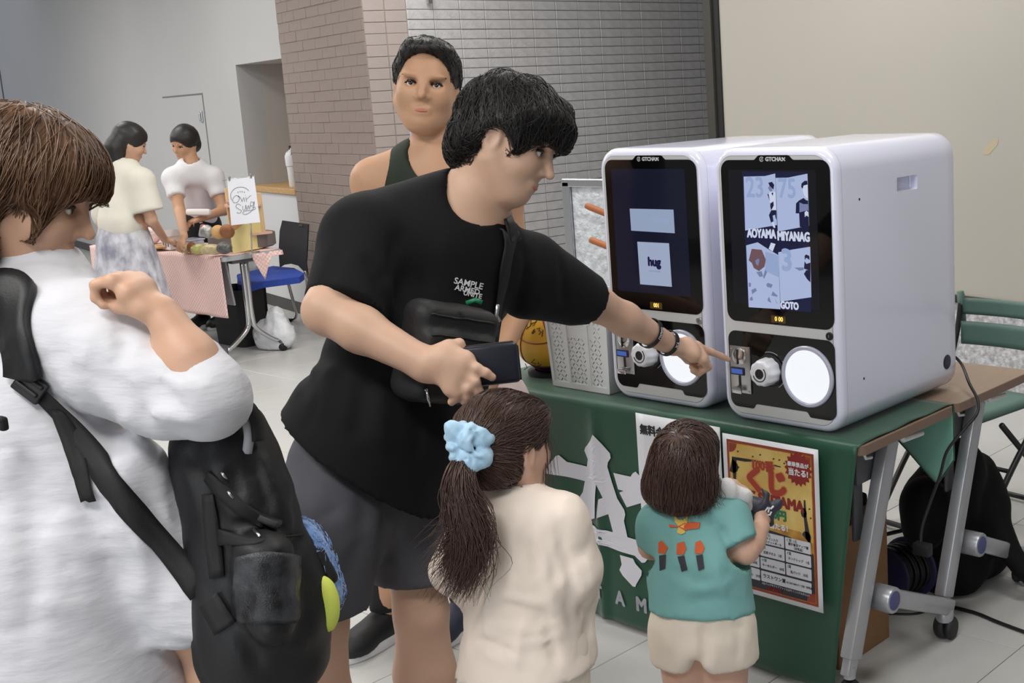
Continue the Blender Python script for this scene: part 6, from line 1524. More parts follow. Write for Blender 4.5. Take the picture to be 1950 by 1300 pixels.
SG = SDF(0.025); SG.cone(pvg-axg*0.03, pvg+axg*0.03, 0.095, 0.102, n=fdg, sc=0.85); SG.cone(lhg, lhg+DN*0.19, 0.072, 0.078, k=0.03); SG.cone(rhg, rhg+DN*0.19, 0.072, 0.078, k=0.03); SG.noise(0.005, 30, 55); SG.cut(pvg+DN*0.17, DN, 9)
SG.obj('shorts', m_crm, gl4, h=0.009)
for a in (lag, rag): d = nrm(fdg*[1, 1, 0]); shoe(gl4, a*[1, 1, 0]+d*0.11, a*[1, 1, 0]-d*0.05, 0.07, m_wplas, m_wplas, 0.065)
# hair pulled back, then the tail
kg = HG.k; RG = HG.R; GG = SDF(0.02); tie = gpt(898, 858, -.075)
GG.ell(HG.p(-0.012, 0, 0.030), (0.106*kg, 0.086*kg, 0.094*kg), RG); GG.ell(HG.p(-0.045, 0, -0.025), (0.068*kg, 0.076*kg, 0.066*kg), RG); GG.cone(HG.p(-0.06, 0.0, 0.0), tie, 0.060, 0.022, k=0.03); GG.ell(HG.p(0.055, 0, 0.055), (0.05*kg, 0.066*kg, 0.044*kg), RG)
GG.ell(HG.p(0.098, 0, -0.035), (0.055*kg, 0.085*kg, 0.080*kg), RG, k=0.012, op='s')
for sg in (1, -1): GG.ell(HG.p(0.015, sg*0.092, -0.045), (0.040*kg, 0.032*kg, 0.050*kg), RG, k=0.01, op='s')
GG.ell(HG.p(-0.02, 0, -0.105), (0.09*kg, 0.10*kg, 0.036*kg), RG, k=0.012, op='s')
GG.noise(0.0025, 60, 57); gg = GG.obj('hair', m_hbrn, gl4, h=0.0055)
def flowg(P): q = tie-P; return q/(np.linalg.norm(q, axis=1, keepdims=True)+1e-6)
strands('hair_strand', combed(GG, None, None, 2400, flowg, 7, 0.012, 0.0022, 0.009, 0.14, seed=11), 0.0009, m_hbrn, gg)
g = np.random.default_rng(12); NS = 1100; paths = []
for i in range(NS):
    a = g.uniform(0, 6.28); r0 = 0.020*math.sqrt(g.uniform()); spread = g.normal()*0.55; out = g.uniform(0.75, 1.06)
    c = [gpt(892, 858, -.085), gpt(878, 900, -.115), gpt(876, 960, -.125), gpt(892, 1025, -.125), gpt(890, 1075, -.125), gpt(866, 1128, -.125)]
    wd = [0.4, 0.9, 1.25, 1.3, 1.1, 0.6]; P_ = []
    curl_ = g.normal()*0.020; cu2 = (g.normal()*.022 if g.uniform() < .35 else 0.0); ph2 = g.uniform(0, 6.28)
    for j, (q, w_) in enumerate(zip(c, wd)):
        s_ = j/5; P_.append(q+CR*(math.cos(a)*r0*1.15*w_+curl_*s_**2*1.1)+CF*(math.sin(a)*r0*w_*0.7)+CU*(-0.0+g.normal()*0.004*s_)+CU*(1-out)*s_*0.35+CR*0.010*spread*s_**3+CR*cu2*s_*math.sin(s_*7+ph2)+CU*abs(cu2)*s_**2*(.9 if g.uniform() < .6 else 0))
    paths.append(np.array(cat(P_, 4)))
strands('ponytail', np.array(paths), 0.0013, m_hbrn, gl4)
core = SDF(0.012); core.chain([gpt(893, 862, -.085), gpt(881, 905, -.115), gpt(880, 965, -.125), gpt(887, 1030, -.12), gpt(882, 1075, -.118)], [0.018, 0.019, 0.019, 0.015, 0.006], n=CF, sc=0.7); core.noise(0.003, 60, 13, (1, 1, .25)); core.obj('ponytail_core', m_hbrn, gl4, h=0.006)
m_scr_ = mat('scrunchie_blue', (176, 214, 240), rough=0.55, noise=0.08, nscale=40, sheen=0.3)
SS = SDF(0.006); tc_ = gpt(892, 850, -.098)
g = np.random.default_rng(31)
for i in range(13):
    a = 2*math.pi*i/13; rr = 0.020+0.014*g.uniform(); p = tc_+rr*(math.cos(a)*nrm(CR*0.9+CU*0.3)*1.0+math.sin(a)*nrm(CU*0.9-CR*0.3)*1.2)+CF*(0.012*g.normal()*0.6); SS.ell(p, (0.017+.006*g.uniform(), 0.010, 0.012+.008*g.uniform()), frame(nrm(p-tc_+g.normal(size=3)*.008), CF), k=0.004)
for px, py, r in ((866, 820, (.020, .013, .018)), (912, 832, (.018, .013, .020)), (886, 838, (.018, .014, .024)), (918, 872, (.018, .012, .020)), (880, 872, (.017, .013, .022)), (904, 882, (.014, .012, .018))): SS.ell(gpt(px, py, -.108-.01*g.uniform()), r, frame(nrm(g.normal(size=3))), k=0.004)
for i in range(26):
    a = gpt(892+g.normal()*24, 850+g.normal()*26, -.125); SS.fold(a, a+(CR*g.normal()+CU*g.normal())*.022, .004, (-.006, .005)[i % 2])
SS.noise(0.003, 90, 15, (1, 1, 1), 3, 1.0); SS.obj('scrunchie', m_scr_, gl4, h=0.0035)
wis = []
for i in range(40):
    a = g.uniform(-1, 1); st_ = HG.p(0.06, -0.060, 0.02)+g.normal(size=3)*0.006; wis.append(np.array(cat([st_, st_-HG.u*0.03+HG.f*0.01*a, st_-HG.u*0.065+HG.f*0.012*a, st_-HG.u*0.10+HG.f*0.02*a], 3)))
strands('side_wisp', np.array(wis), 0.0006, m_hbrn, gl4)

# ---------------- toddler boy
m_tel = mat('tee_teal', (124, 178, 176), rough=0.85, noise=0.05, nscale=20, bump=0.15, bscale=160)
bt_ = 2.68
def bp2(px, py, dt=0.0): return at(px, py, bt_+dt)
HB = Head(bp2(1302, 893, 0), nrm(CF*0.90+CR*0.20+CU*0.34), nrm(CU*0.86-CF*0.42), 0.82, 1.0)
nbb = bp2(1318, 958, .02); pvb = bp2(1338, 1190, .02); axb = nrm(pvb-nbb); fdb = nrm(CF*0.95+CR*0.2); sdb = nrm(CR-axb*(CR@axb))
lsb = nbb+axb*0.035-sdb*0.075; rsb = nbb+axb*0.035+sdb*0.075
BB = SDF(0.018); BB.cone(nbb+axb*0.05, pvb, 0.075, 0.082, n=fdb, sc=0.82); BB.cone(lsb, rsb, 0.028, 0.028, k=0.03); BB.cone(nbb+axb*0.02, HB.p(-0.015, 0, -0.05), 0.034, 0.036, k=0.02); HB.build(BB)
reb = bp2(1420, 1050, .0); rwb = bp2(1450, 1003, .07); leb = bp2(1240, 1040, .03); lwb = bp2(1300, 1060, .16)
BB.cone(rsb, reb, 0.028, 0.026); BB.cone(reb, reb+(rwb-reb)*0.4, 0.0265, 0.025, k=0.012); BB.cone(reb+(rwb-reb)*0.4, rwb, 0.025, 0.019, k=0.02); hand(BB, rwb, nrm(bp2(1457, 975, .10)-rwb), nrm(CR*0.7-CF*0.6), -1, 0.55, 42, k=0.004)
BB.cone(lsb, leb, 0.028, 0.026); BB.cone(leb, lwb, 0.025, 0.019); hand(BB, lwb, nrm(CF+CU*.4), CU, 1, 0.55, 40, k=0.004)
BB.chain([bp2(1360, 990, .16), bp2(1382, 950, .17), bp2(1395, 925, .16)], [0.024, 0.020, 0.018]); hand(BB, bp2(1392, 925, .16), nrm(CR*0.9-CU*0.3), CU, 1, 0.5, 30, k=0.004)
lhb = pvb-sdb*0.045; rhb = pvb+sdb*0.045; lab = np.array([*(bp2(1312, 1300, 0)*[1, 1, 0])[:2], 0.045]); rab = np.array([*(bp2(1372, 1300, 0)*[1, 1, 0])[:2], 0.045])
for a, b in ((lhb, lab), (rhb, rab)): kn = (a+b)/2; kn[2] = 0.215; leg(BB, a, kn, b, (0.060, 0.042, 0.043, 0.030))
by5 = person(BB, 'toddler with short brown hair in a teal tee looking up at the machines', m_skink, (lab+rab)/2*[1, 1, 0], 0.0085, [(*bx(HB.p(0, 0, 0), 0.125), 0.005), (*bx(rwb+CU*.02, .065), .004)])
HB.features(by5, m_hbrn)
TB = SDF(0.025)
TB.cone(nbb+axb*0.06, nbb+axb*0.14, 0.092, 0.108, n=fdb, sc=0.85); TB.cone(nbb+axb*0.14, pvb-axb*0.005, 0.108, 0.120, n=fdb, sc=0.90); TB.cone(nbb+axb*0.025, lsb+axb*0.01, 0.044, 0.046, k=0.03); TB.cone(nbb+axb*0.025, rsb+axb*0.01, 0.044, 0.046, k=0.03)
re_s = bp2(1404, 1030, .0); TB.cone(rsb, re_s, 0.048, 0.046, k=0.02); TB.cone(lsb, bp2(1252, 1030, .03), 0.046, 0.044, k=0.02)
TB.xfold([(1370, 1000, 1398, 1085, .009, -.009), (1345, 985, 1385, 1025, .008, -.007), (1270, 1085, 1360, 1120, .010, -.006), (1290, 1125, 1410, 1100, .010, .006), (1360, 1060, 1392, 1150, .010, .006), (1270, 1000, 1262, 1090, .009, -.006), (1380, 1080, 1420, 1130, .008, -.006), (1300, 1150, 1400, 1140, .007, -.004)], 2.3, 3.0)
TB.noise(0.004, 22, 61); TB.cone(nbb-axb*0.06, nbb+axb*0.012, 0.040, 0.040, k=0.005, op='s')
TB.cut(bp2(1342, 1166, 0), nrm(axb-CR*0.10), 9); TB.cut(bp2(1408, 1036, .0), nrm(reb-rsb), 0.058); TB.cut(bp2(1245, 1045, .03), nrm(leb-lsb), 0.06)
tb = TB.obj('tee_shirt', m_tel, by5, h=0.007)
# abstract back print: a small lettering bar over three colour patches
m_or = mat('print_orange', (206, 92, 46), rough=.7); m_ye = mat('print_yellow', (222, 188, 92), rough=.7); m_dk = mat('print_dark', (52, 54, 62), rough=.7)
def tpatch(nm, pts, m, off=0.003):
    cu = decal(nm, [pts], m, tb, lambda x, z: np.array(ontoray(TB, x*1000, -z*1000, 2.3, 2.9))-CF*off, 0)
def pp_(cx, cy, pts): return [((cx+a)/1000, -(cy+b)/1000) for a, b in pts]
tpatch('back_print', pp_(1297, 997, [(-14, -18), (-4, -8), (4, -8), (14, -18), (12, -4), (5, 4), (8, 16), (0, 20), (-8, 16), (-5, 4), (-12, -4)]), m_ye)
tpatch('back_print', pp_(1303, 999, [(-30, -2), (-12, 2), (0, -4), (14, -6), (30, -5), (28, 6), (10, 8), (0, 10), (-10, 4), (-28, 4)]), m_or, 0.0038)
for cx, cy, k_ in ((1262, 1052, -4), (1297, 1054, 3), (1332, 1052, 0)):
    tpatch('back_print', pp_(cx, cy, [(-8, -20), (2+k_, -24), (10, -10), (4, 2), (-9, 0)]), m_or); tpatch('back_print', pp_(cx, cy, [(-7, 5), (6, 3), (9+k_, 30), (-2+k_, 34)]), m_dk)
SB = SDF(0.025); SB.cone(pvb-axb*0.03, pvb+axb*0.02, 0.102, 0.108, n=fdb, sc=0.90); SB.cone(lhb, lhb+(lab-lhb)*0.40-sdb*.012, 0.074, 0.066, k=0.02); SB.cone(rhb, rhb+(rab-rhb)*0.40+sdb*.012, 0.074, 0.066, k=0.02); SB.cone(pvb-axb*.035, pvb-axb*.03, .104, .104, k=.008, n=fdb, sc=.9)
SB.xfold([(1337, 1185, 1338, 1272, .010, -.016), (1380, 1165, 1412, 1185, .007, .005), (1395, 1190, 1418, 1200, .006, -.005), (1285, 1165, 1278, 1250, .009, .005), (1310, 1160, 1312, 1200, .006, -.004), (1350, 1160, 1352, 1195, .006, -.004), (1370, 1160, 1372, 1195, .006, .004), (1400, 1200, 1405, 1265, .008, -.005)], 2.3, 3.0)
mid = pvb+DN*.085; SB.cone(mid-fdb*.15+DN*.01, mid+fdb*.15+DN*.01, .020, .020, k=.03, op='s'); SB.cone(mid-fdb*.15+UP*.02, mid+fdb*.15+UP*.02, .008, .008, k=.02, op='s')
SB.noise(0.0035, 34, 63); SB.cut(bp2(1338, 1266, 0), DN, 9); SB.obj('shorts', m_crm, by5, h=0.0075)
for a in (lab, rab): d = nrm(fdb*[1, 1, 0]); shoe(by5, a*[1, 1, 0]+d*0.09, a*[1, 1, 0]-d*0.045, 0.06, m_wplas, m_wplas, 0.06)
kb2 = HB.k; RB2 = HB.R; GB = SDF(0.02)
GB.ell(HB.p(-0.006, 0, 0.030), (0.104*kb2, 0.084*kb2, 0.096*kb2), RB2); GB.ell(HB.p(-0.046, 0, -0.022), (0.066*kb2, 0.094*kb2, 0.076*kb2), RB2); GB.ell(HB.p(-0.078, 0, -0.040), (0.034*kb2, 0.074*kb2, 0.034*kb2), RB2); GB.ell(HB.p(0.060, 0, 0.050), (0.050*kb2, 0.076*kb2, 0.048*kb2), RB2)
GB.ell(HB.p(0.105, 0, -0.045), (0.058*kb2, 0.095*kb2, 0.080*kb2), RB2, k=0.012, op='s'); GB.ell(HB.p(0.0, 0, -0.125), (0.10*kb2, 0.12*kb2, 0.04*kb2), RB2, k=0.012, op='s')
GB.noise(0.003, 46, 65); gb = GB.obj('hair', m_hbrn, by5, h=0.006)
crb = HB.p(-0.045, 0.012, 0.118)
def flowb(P):
    q = P-crb; up = q@HB.u; v = q-np.outer(up, HB.u); v /= np.linalg.norm(v, axis=1, keepdims=True)+1e-6
    return v*0.75-HB.u*0.35-CU*np.clip(-up/0.06, 0, 1.5)[:, None]+np.cross(v, HB.u)*0.15
strands('hair_strand', combed(GB, None, None, 3600, flowb, 9, 0.012, 0.004, 0.008, 0.28, seed=15), 0.0010, m_hbrn, gb)
lo = []
g = np.random.default_rng(16)
for i in range(420):
    x = g.uniform(1240, 1368); s0 = bp2(x, 912+26*math.sin((x-1240)/128*3.14), -.085+0.02*abs(x-1304)/64)+g.normal(size=3)*0.004
    lo.append(np.array(cat([s0, s0-CU*0.02+CF*0.004, s0-CU*0.036+CF*0.012+CR*g.normal()*0.004, s0-CU*(0.046+0.012*g.uniform())+CF*0.016+CR*g.normal()*0.010], 3)))
strands('nape_hair', np.array(lo), 0.0010, m_hbrn, by5)
# towel bib strap on his shoulder and the toy in his hand
CB = SDF(0.014); CB.chain([bp2(1352, 942, .02), bp2(1385, 930, .0), bp2(1415, 945, .02), bp2(1424, 968, .06)], [0.020, 0.020, 0.019, 0.012], n=CF, sc=0.55); CB.noise(0.003, 40, 71); cbo = CB.obj('towel', mat('towel_white', (232, 230, 230), rough=.95, bump=.4, bscale=300), None, h=0.005, base=bp2(1385, 940, .02)); tag(cbo, 'folded white towel over the right shoulder of the toddler', 'towel')
m_toy = mat('toy_charcoal', (52, 54, 66), rough=0.5); 
DZ = SDF(0.008); tz = .105
DZ.chain([bp2(1420, 958, tz), bp2(1440, 968, tz), bp2(1458, 972, tz), bp2(1478, 962, tz)], [0.022, 0.024, 0.020, 0.012]); DZ.chain([bp2(1440, 975, tz-.02), bp2(1456, 958, tz-.02), bp2(1460, 942, tz-.02), bp2(1449, 929, tz-.02)], [0.012, 0.009, 0.006, 0.002]); DZ.chain([bp2(1478, 962, tz), bp2(1484, 955, tz)], [0.010, 0.007]); DZ.chain([bp2(1432, 975, tz), bp2(1436, 1005, tz)], [0.014, 0.010]); DZ.chain([bp2(1462, 978, tz), bp2(1468, 996, tz)], [0.012, 0.008])
dz = DZ.obj('toy_beast', m_toy, None, h=0.004, base=bp2(1450, 1000, tz)); tag(dz, 'dark plastic horned toy beast held in the hand of the toddler', 'toy')
st5 = M()
for a, b in (((1460, 975), (1466, 968)), ((1466, 978), (1473, 969)), ((1462, 985), (1468, 982)), ((1470, 985), (1475, 976)), ((1455, 985), (1459, 979)), ((1474, 972), (1480, 964))): st5.tube([proj(DZ, [bp2(*a, tz-.03)], 0.0005)[0][0], proj(DZ, [bp2(*b, tz-.03)], 0.0005)[0][0]], 0.0022, 5)
st5.obj('white_marking', m_white, dz, kind='stuff')
# ------------------------------------------------------------------ the cafe stall in the distance
m_gtop = mat('stall_top_grey', (172, 174, 178), rough=0.45); m_gpan = mat('stall_panel_grey', (150, 153, 158), rough=0.6)
tx0, tx1, ty0, ty1, tz_ = -9.25, -7.410, 4.030, 4.455, 0.70
ft = empty('stall_table', ((tx0+tx1)/2, (ty0+ty1)/2, 0), 'grey wheeled folding table of the pastry stall under a pink cloth', 'table')
M().prism(rrect(tx1-tx0, ty1-ty0, 0.03, 5, (tx0+tx1)/2, (ty0+ty1)/2), (0, 0, tz_-0.03), (1, 0, 0), (0, 1, 0), 0.03).obj('tabletop', m_gtop, ft)
M().box(((tx0+tx1)/2-0.05, ty0+0.085, 0.515), (tx1-tx0-0.10, 0.014, 0.30), R=np.array([[1, 0, 0], [0, .99, -.1], [0, .1, .99]]), bev=0.004).obj('modesty_panel', m_gpan, ft)
for x in (tx1-0.13, tx0+0.13):
    b = M().box((x, (ty0+ty1)/2, 0.655), (0.06, 0.20, 0.04), bev=0.01).obj('head_bracket', m_legd, ft, ang=40)
    for dy, sy in ((-0.014, -1), (0.014, 1)):
        y = (ty0+ty1)/2+dy; M().tube(cat([(x, y, 0.65), (x, y, 0.45), (x, y, 0.26), (x, y+sy*0.02, 0.19), (x, y+sy*0.10, 0.12), (x, y+sy*0.175, 0.075)], 5), 0.016, 10).obj('leg', m_chrome, ft, smooth=True)
        c = M().cyl((x, y+sy*0.19, 0.055), (x, y+sy*0.19, 0.10), 0.018).obj('caster', m_legd, ft, ang=40)
        M().lathe([(0.010, -0.020), (0.026, -0.018), (0.030, -0.008), (0.030, 0.008), (0.026, 0.018), (0.010, 0.020)], (x, y+sy*0.20, 0.0305), (0.9, 0.4, 0)).obj('wheel', m_rub, c, ang=40)
# pink gingham cloth
m_pinkc = mat('gingham_pink', (222, 178, 172), rough=0.85)
nt = m_pinkc.node_tree; tc = nt.nodes.new('ShaderNodeTexCoord'); b_ = nt.nodes['Principled BSDF']
mixs = []
wv = nt.nodes.new('ShaderNodeTexChecker'); wv.inputs['Scale'].default_value = 70; wv.inputs[1].default_value = (*lin((226, 180, 174)), 1); wv.inputs[2].default_value = (*lin((238, 214, 208)), 1)
nt.links.new(tc.outputs['Object'], wv.inputs[0]); nt.links.new(wv.outputs[0], b_.inputs['Base Color'])
zb_ = float(on_y(433, 606, ty0-0.015)[2]); xr_ = float(on_y(425, 490, ty0)[0])-0.002
def pc(u, v):
    x = tx0-0.02+(xr_-tx0)*u
    if v < 0.45: s = v/0.45; return np.array([x+0.0*s, ty1-0.01+(ty0-0.012-ty1+0.01)*s, tz_+0.004+0.003*math.sin(x*30)*math.sin(s*9)])
    s = (v-0.45)/0.55; z = tz_+0.003-(tz_-zb_)*s; fold = 0.5+0.5*math.sin(x*7.5+1.1); return np.array([x+0.03*s*(u > 0.98), ty0-0.012-0.010*s-0.030*s*fold*math.exp(-((x+8.02)/0.25)**2)-0.008*s*math.sin(x*19), z])
o = M().grid(pc, 70, 34).obj('stall_cloth', m_pinkc, smooth=True, base=((tx0+tx1)/2, ty0, tz_)); solid(o, 0.003, 1); tag(o, 'pink gingham cloth hanging from the pastry stall table', 'tablecloth')
def pc2(u, v): return np.array([tx1+0.004+0.006*math.sin(u*9)+0.01*v, ty0+0.20+0.22*u, tz_-0.006-v*(0.03+0.15*max(0, 1-abs(u-0.30)/0.32))+0.002])
o = M().grid(pc2, 14, 8).obj('hanging_corner', m_pinkc, o, smooth=True); solid(o, 0.003, 1)
TZ = tz_+0.012
def tp(px, py=None, z=TZ): return on_z(px, py, z)
# stepped wooden display, curved shelves
m_ply = mat('plywood_pale', (226, 196, 150), rough=0.6, noise=0.12, nscale=6, stretch=(1, 12, 1)); m_plyp = mat('plywood_pink', (216, 178, 156), rough=0.6)
ds = empty('display_shelf', (-7.73, 4.32, TZ), 'curved pale wooden shelf stand holding pastries on the stall', 'display shelf')
def disc(z, r, x, y, nm, a0=math.pi*0.95, a1=math.pi*2.05):
    P_ = [(x+r*math.cos(a), y+r*0.75*math.sin(a)) for a in np.linspace(a0, a1, 18)]; M().prism(P_, (0, 0, z), (1, 0, 0), (0, 1, 0), 0.014).obj(nm, m_plyp, ds)
disc(TZ+0.095, 0.27, -7.72, 4.39, 'lower_shelf'); disc(TZ+0.275, 0.17, -7.70, 4.40, 'upper_shelf')
M().box((-7.84, 4.385, TZ+0.20), (0.012, 0.10, 0.39), bev=0.003).obj('side_panel', m_ply, ds); M().box((-7.56, 4.385, TZ+0.14), (0.012, 0.10, 0.28), bev=0.003).obj('side_panel', m_ply, ds); M().box((-7.70, 4.43, TZ+0.18), (0.29, 0.010, 0.36), bev=0.003).obj('back_panel', m_ply, ds)
M().lathe([(0.20, 0), (0.215, 0.01), (0.215, 0.09), (0.20, 0.094)], (-7.72, 4.35, TZ), n=32).obj('drum_base', mat('drum_grey', (120, 112, 110), rough=.6), ds, ang=40)
m_card_y = mat('card_yellow', (232, 216, 152), rough=0.7)
yc = empty('folded_card', tp(472, 474), 'folded pale yellow card screen standing at the end of the stall', 'card')
pA, pB_, pC_ = on_z(443, 482, TZ), on_z(478, 476, TZ), on_z(500, 472, TZ)
for a, b, h0, h1 in ((pA, pB_, 0.125, 0.185), (pB_, pC_, 0.20, 0.195)):
    d = b-a; n = nrm(np.cross(d, UP)); V = [a, b, b+UP*h1, a+UP*h0]; V2 = [v+n*0.003 for v in V]
    mk('panel', V+V2, [(0, 1, 2, 3), (7, 6, 5, 4), (0, 4, 5, 1), (1, 5, 6, 2), (2, 6, 7, 3), (3, 7, 4, 0)], m_card_y, yc, smooth=False)
# sign stand with the cafe notice
sgb = on_z(480, 481, TZ); sg_ = empty('sign_stand', sgb, 'thin metal stand with a white hand-lettered cafe sheet on the stall', 'sign')
tS = float((sgb-CC)@CF)
pp1 = at(478, 432, tS); pt_ = at(462, 340, tS)
M().tube([sgb+UP*0.004, pp1, at(471, 390, tS+0.02), pt_], 0.0045, 8).obj('pole', m_satin, sg_, smooth=True); M().lathe([(0.05, 0), (0.05, 0.005), (0.01, 0.009)], sgb, n=20).obj('base', m_satin, sg_, ang=40)
M().tube([at(424, 343, tS), at(486, 335, tS)], 0.003, 6).obj('crossbar', m_satin, sg_, smooth=True)
qd = [at(432.5, 342, tS-.012), at(484, 336, tS-.012), at(495.5, 423, tS-.012), at(440.5, 429, tS-.012)]; nq = nrm(np.cross(qd[1]-qd[0], qd[0]-qd[3]))
pap = mk('paper', qd+[q+nq*0.001 for q in qd], [(3, 2, 1, 0), (4, 5, 6, 7), (0, 1, 5, 4), (1, 2, 6, 5), (2, 3, 7, 6), (3, 0, 4, 7)], mat('sheet_white', (232, 234, 242), rough=.6), sg_, smooth=False)
if nq@CF > 0: nq = -nq
for px, py in ((437, 340), (478, 335)): M().box(at(px, py, tS-.014), (0.012, 0.012, 0.03), bev=0.003).obj('clip', m_satin, sg_, ang=40)
def sgp(P): return [at(x, y, tS-.0145) for x, y in P]
ln = M(); m_pen = mat('pen_grey', (92, 92, 98), rough=.7)
for P in ([(441, 381), (439, 372), (442, 364), (449, 358), (459, 356), (468, 358), (474, 363)], [(455, 375), (450, 372), (445, 376), (443, 382), (447, 386), (453, 384), (456, 377), (453, 372), (459, 378), (461, 384), (464, 376), (466, 384)], [(468, 375), (470, 384)], [(467, 371), (467.5, 372)], [(470, 379), (475, 374), (478, 372)], [(459, 391), (453, 388), (449, 393), (455, 398), (460, 401), (456, 406), (451, 404)], [(462, 392), (463, 400), (467, 398), (468, 390), (470, 400)], [(471, 398), (473, 391), (475, 398), (477, 390)], [(483, 386), (478, 384), (477, 391), (482, 391), (484, 383), (483, 396), (476, 404), (468, 408), (462, 406), (466, 402), (478, 400), (486, 398), (485, 394), (480, 395)]):
    ln.tube(cat(sgp(P), 3), 0.0012, 5)
for i, (x, y) in enumerate(((453, 366), (457, 365), (461, 365), (465, 366))): ln.tube(sgp([(x-1, y-1), (x+1, y-1), (x, y+1.5)]), 0.0011, 4)
ln.obj('lettering', m_pen, pap, smooth=True, kind='stuff')
# pastries and wrapped bakes
def bake(nm, px, py, z, r, m, lab, cat_, grp, wrap=None, seed=0):
    c = on_z(px, py, z); S = SDF(0.01); c = c+UP*r[2]; S.ell(c, r, rotz(0.4+seed)); S.ell(c+np.array([r[0]*.4, 0, r[2]*.3]), np.array(r)*0.6); S.noise(min(r)*0.3, 0.9/min(r), 80+seed, (1, 1, 1), 2)
    o = S.obj(nm, m, None, h=max(0.006, min(r)*0.25), base=c-UP*r[2]); tag(o, lab, cat_, grp); return o
m_foil = mat('wrap_silver', (176, 176, 172), rough=0.22, metal=0.75, bump=0.9, bscale=50, bdist=0.01); m_foild = mat('wrap_smoke', (110, 110, 112), rough=0.2, metal=0.6, bump=0.9, bscale=60, bdist=0.01)
m_bread = mat('bread_tan', (206, 160, 104), rough=0.6, noise=0.25, nscale=25); m_breadd = mat('bread_brown', (150, 96, 58), rough=0.55, noise=0.3, nscale=25); m_lime = mat('wrap_lime', (200, 198, 120), rough=0.3, noise=0.3, nscale=30, bump=.6, bscale=50, bdist=.008); m_beige = mat('wrap_beige', (212, 196, 150), rough=0.3, noise=0.3, nscale=30, bump=.7, bscale=50, bdist=.01)
GP = 'wrapped bakes on the pastry stall'
bake('wrapped_bake', 380, 483, TZ, (.055, .045, .035), m_lime, 'bake in a lime-tinted wrapper at the front edge of the stall', 'pastry', GP, seed=1)
bake('wrapped_bake', 405, 486, TZ, (.070, .045, .038), m_beige, 'beige wrapped bake at the front edge, between the lime and the smoky ones', 'pastry', GP, seed=2)
bake('wrapped_bake', 430, 486, TZ, (.065, .050, .042), m_foild, 'bake in a smoky glittering wrapper next to the yellow card', 'pastry', GP, seed=3)
bake('wrapped_bake', 352, 481, TZ, (.060, .045, .030), m_beige, 'flat beige wrapped bake in front of the clear tubs', 'pastry', GP, seed=4)
bake('wrapped_bake', 366, 481, TZ, (.030, .030, .038), m_breadd, 'dark brown wrapped bake beside the lime-tinted one', 'pastry', GP, seed=5)
zl = TZ+0.112
bake('wrapped_bake', 396, 455, zl, (.055, .040, .048), m_foil, 'bake in a silver glittering wrapper on the lower wooden shelf', 'pastry', GP, seed=6)
bake('bread_roll', 416, 457, zl, (.052, .038, .046), m_bread, 'tan bread roll in the middle of the lower wooden shelf', 'pastry', 'bread rolls on the stall', seed=7)
bake('bread_roll', 434, 457, zl, (.050, .038, .050), m_breadd, 'brown bread roll on the lower shelf, under the cafe sheet', 'pastry', 'bread rolls on the stall', seed=8)
bake('flatbread', 300, 474, TZ, (.110, .06, .014), m_bread, 'flat tan bread on a board at the left end of the stall', 'pastry', None, seed=9)
bake('flatbread', 322, 474, TZ, (.045, .04, .018), mat('bread_orange', (214, 150, 104), rough=.6), 'small orange flat bake beside the white paper house', 'pastry', None, seed=10)
bake('tomato', 387, 437, zl+0.005, (.016, .016, .018), mat('red_gloss', (190, 52, 36), rough=.3), 'small red round item on the lower wooden shelf', 'ornament', None, seed=11)
bake('wrapped_bake', 292, 462, TZ, (.06, .05, .07), mat('wrap_pink', (222, 200, 198), rough=.25, metal=.3, bump=.9, bscale=50, bdist=.01), 'pink glittering wrapped bundle at the left end of the stall', 'pastry', GP, seed=12)
dn = M(); dc = np.array([-7.73, 4.335, TZ+0.2895])+UP*0.018; dn.lathe([(0.035+0.018*math.cos(a), 0.018*math.sin(a)) for a in np.linspace(0, 2*math.pi, 15)], dc, n=24, cap=False); o = dn.obj('doughnut', mat('icing_pink', (214, 164, 150), rough=.45, noise=.4, nscale=60, c2=(150, 100, 84)), smooth=True, base=dc-UP*0.018); tag(o, 'pink iced ring doughnut on the top wooden shelf', 'pastry')
# white paper house
hc = on_z(328, 474, TZ); ph_ = empty('paper_house', hc, 'small white paper house ornament on the stall', 'ornament'); m_ph = mat('paper_white', (238, 236, 236), rough=.7)
hm = M().box(hc+UP*0.045, (0.11, 0.08, 0.09), bev=0.002).obj('house_wall', m_ph, ph_)
M().prism([(-0.065, 0.0), (0.065, 0.0), (0.0, 0.04)], hc+UP*0.091+np.array([0, 0.05, 0]), EX, EZ, 0.10).obj('roof', mat('roof_grey', (190, 184, 182), rough=.7), ph_)
for x in (-0.032, 0.0, 0.032): M().box(hc+np.array([x, -0.0405, 0.045]), (0.016, 0.003, 0.045)).obj('window', mat('win_grey', (120, 116, 116), rough=.7), ph_)
m_tub = mat('tub_clear', (196, 204, 222), rough=0.15, spec=.6)
for px, py, z, s_, lab in ((350, 470, TZ, (.16, .11, .045), 'low clear plastic tub behind the wrapped bakes'), (372, 452, TZ+0.0, (.16, .10, .11), 'taller pale blue plastic tub left of the wooden shelf')):
    c = on_z(px, py, z)+np.array([0, 0.06, s_[2]/2]); o = M().box(c, s_, bev=0.016, seg=3).obj('plastic_tub', m_tub, base=c-UP*s_[2]/2, ang=40); tag(o, lab, 'tub', 'plastic tubs on the stall'); M().box(c+UP*(s_[2]/2), (s_[0]+.008, s_[1]+.008, .010), bev=.004).obj('lid', m_tub, o)
tr_ = at(378, 404, 8.70); o = M().box(tr_, (0.17, 0.05, 0.045), bev=0.014, R=frame(CU, CR*.98+CU*.12).T[:, [0, 1, 2]], seg=2).obj('paper_wrap', m_ph, base=tr_, ang=40); tag(o, 'folded white paper wrap held by the stall keeper over the pastries', 'paper')
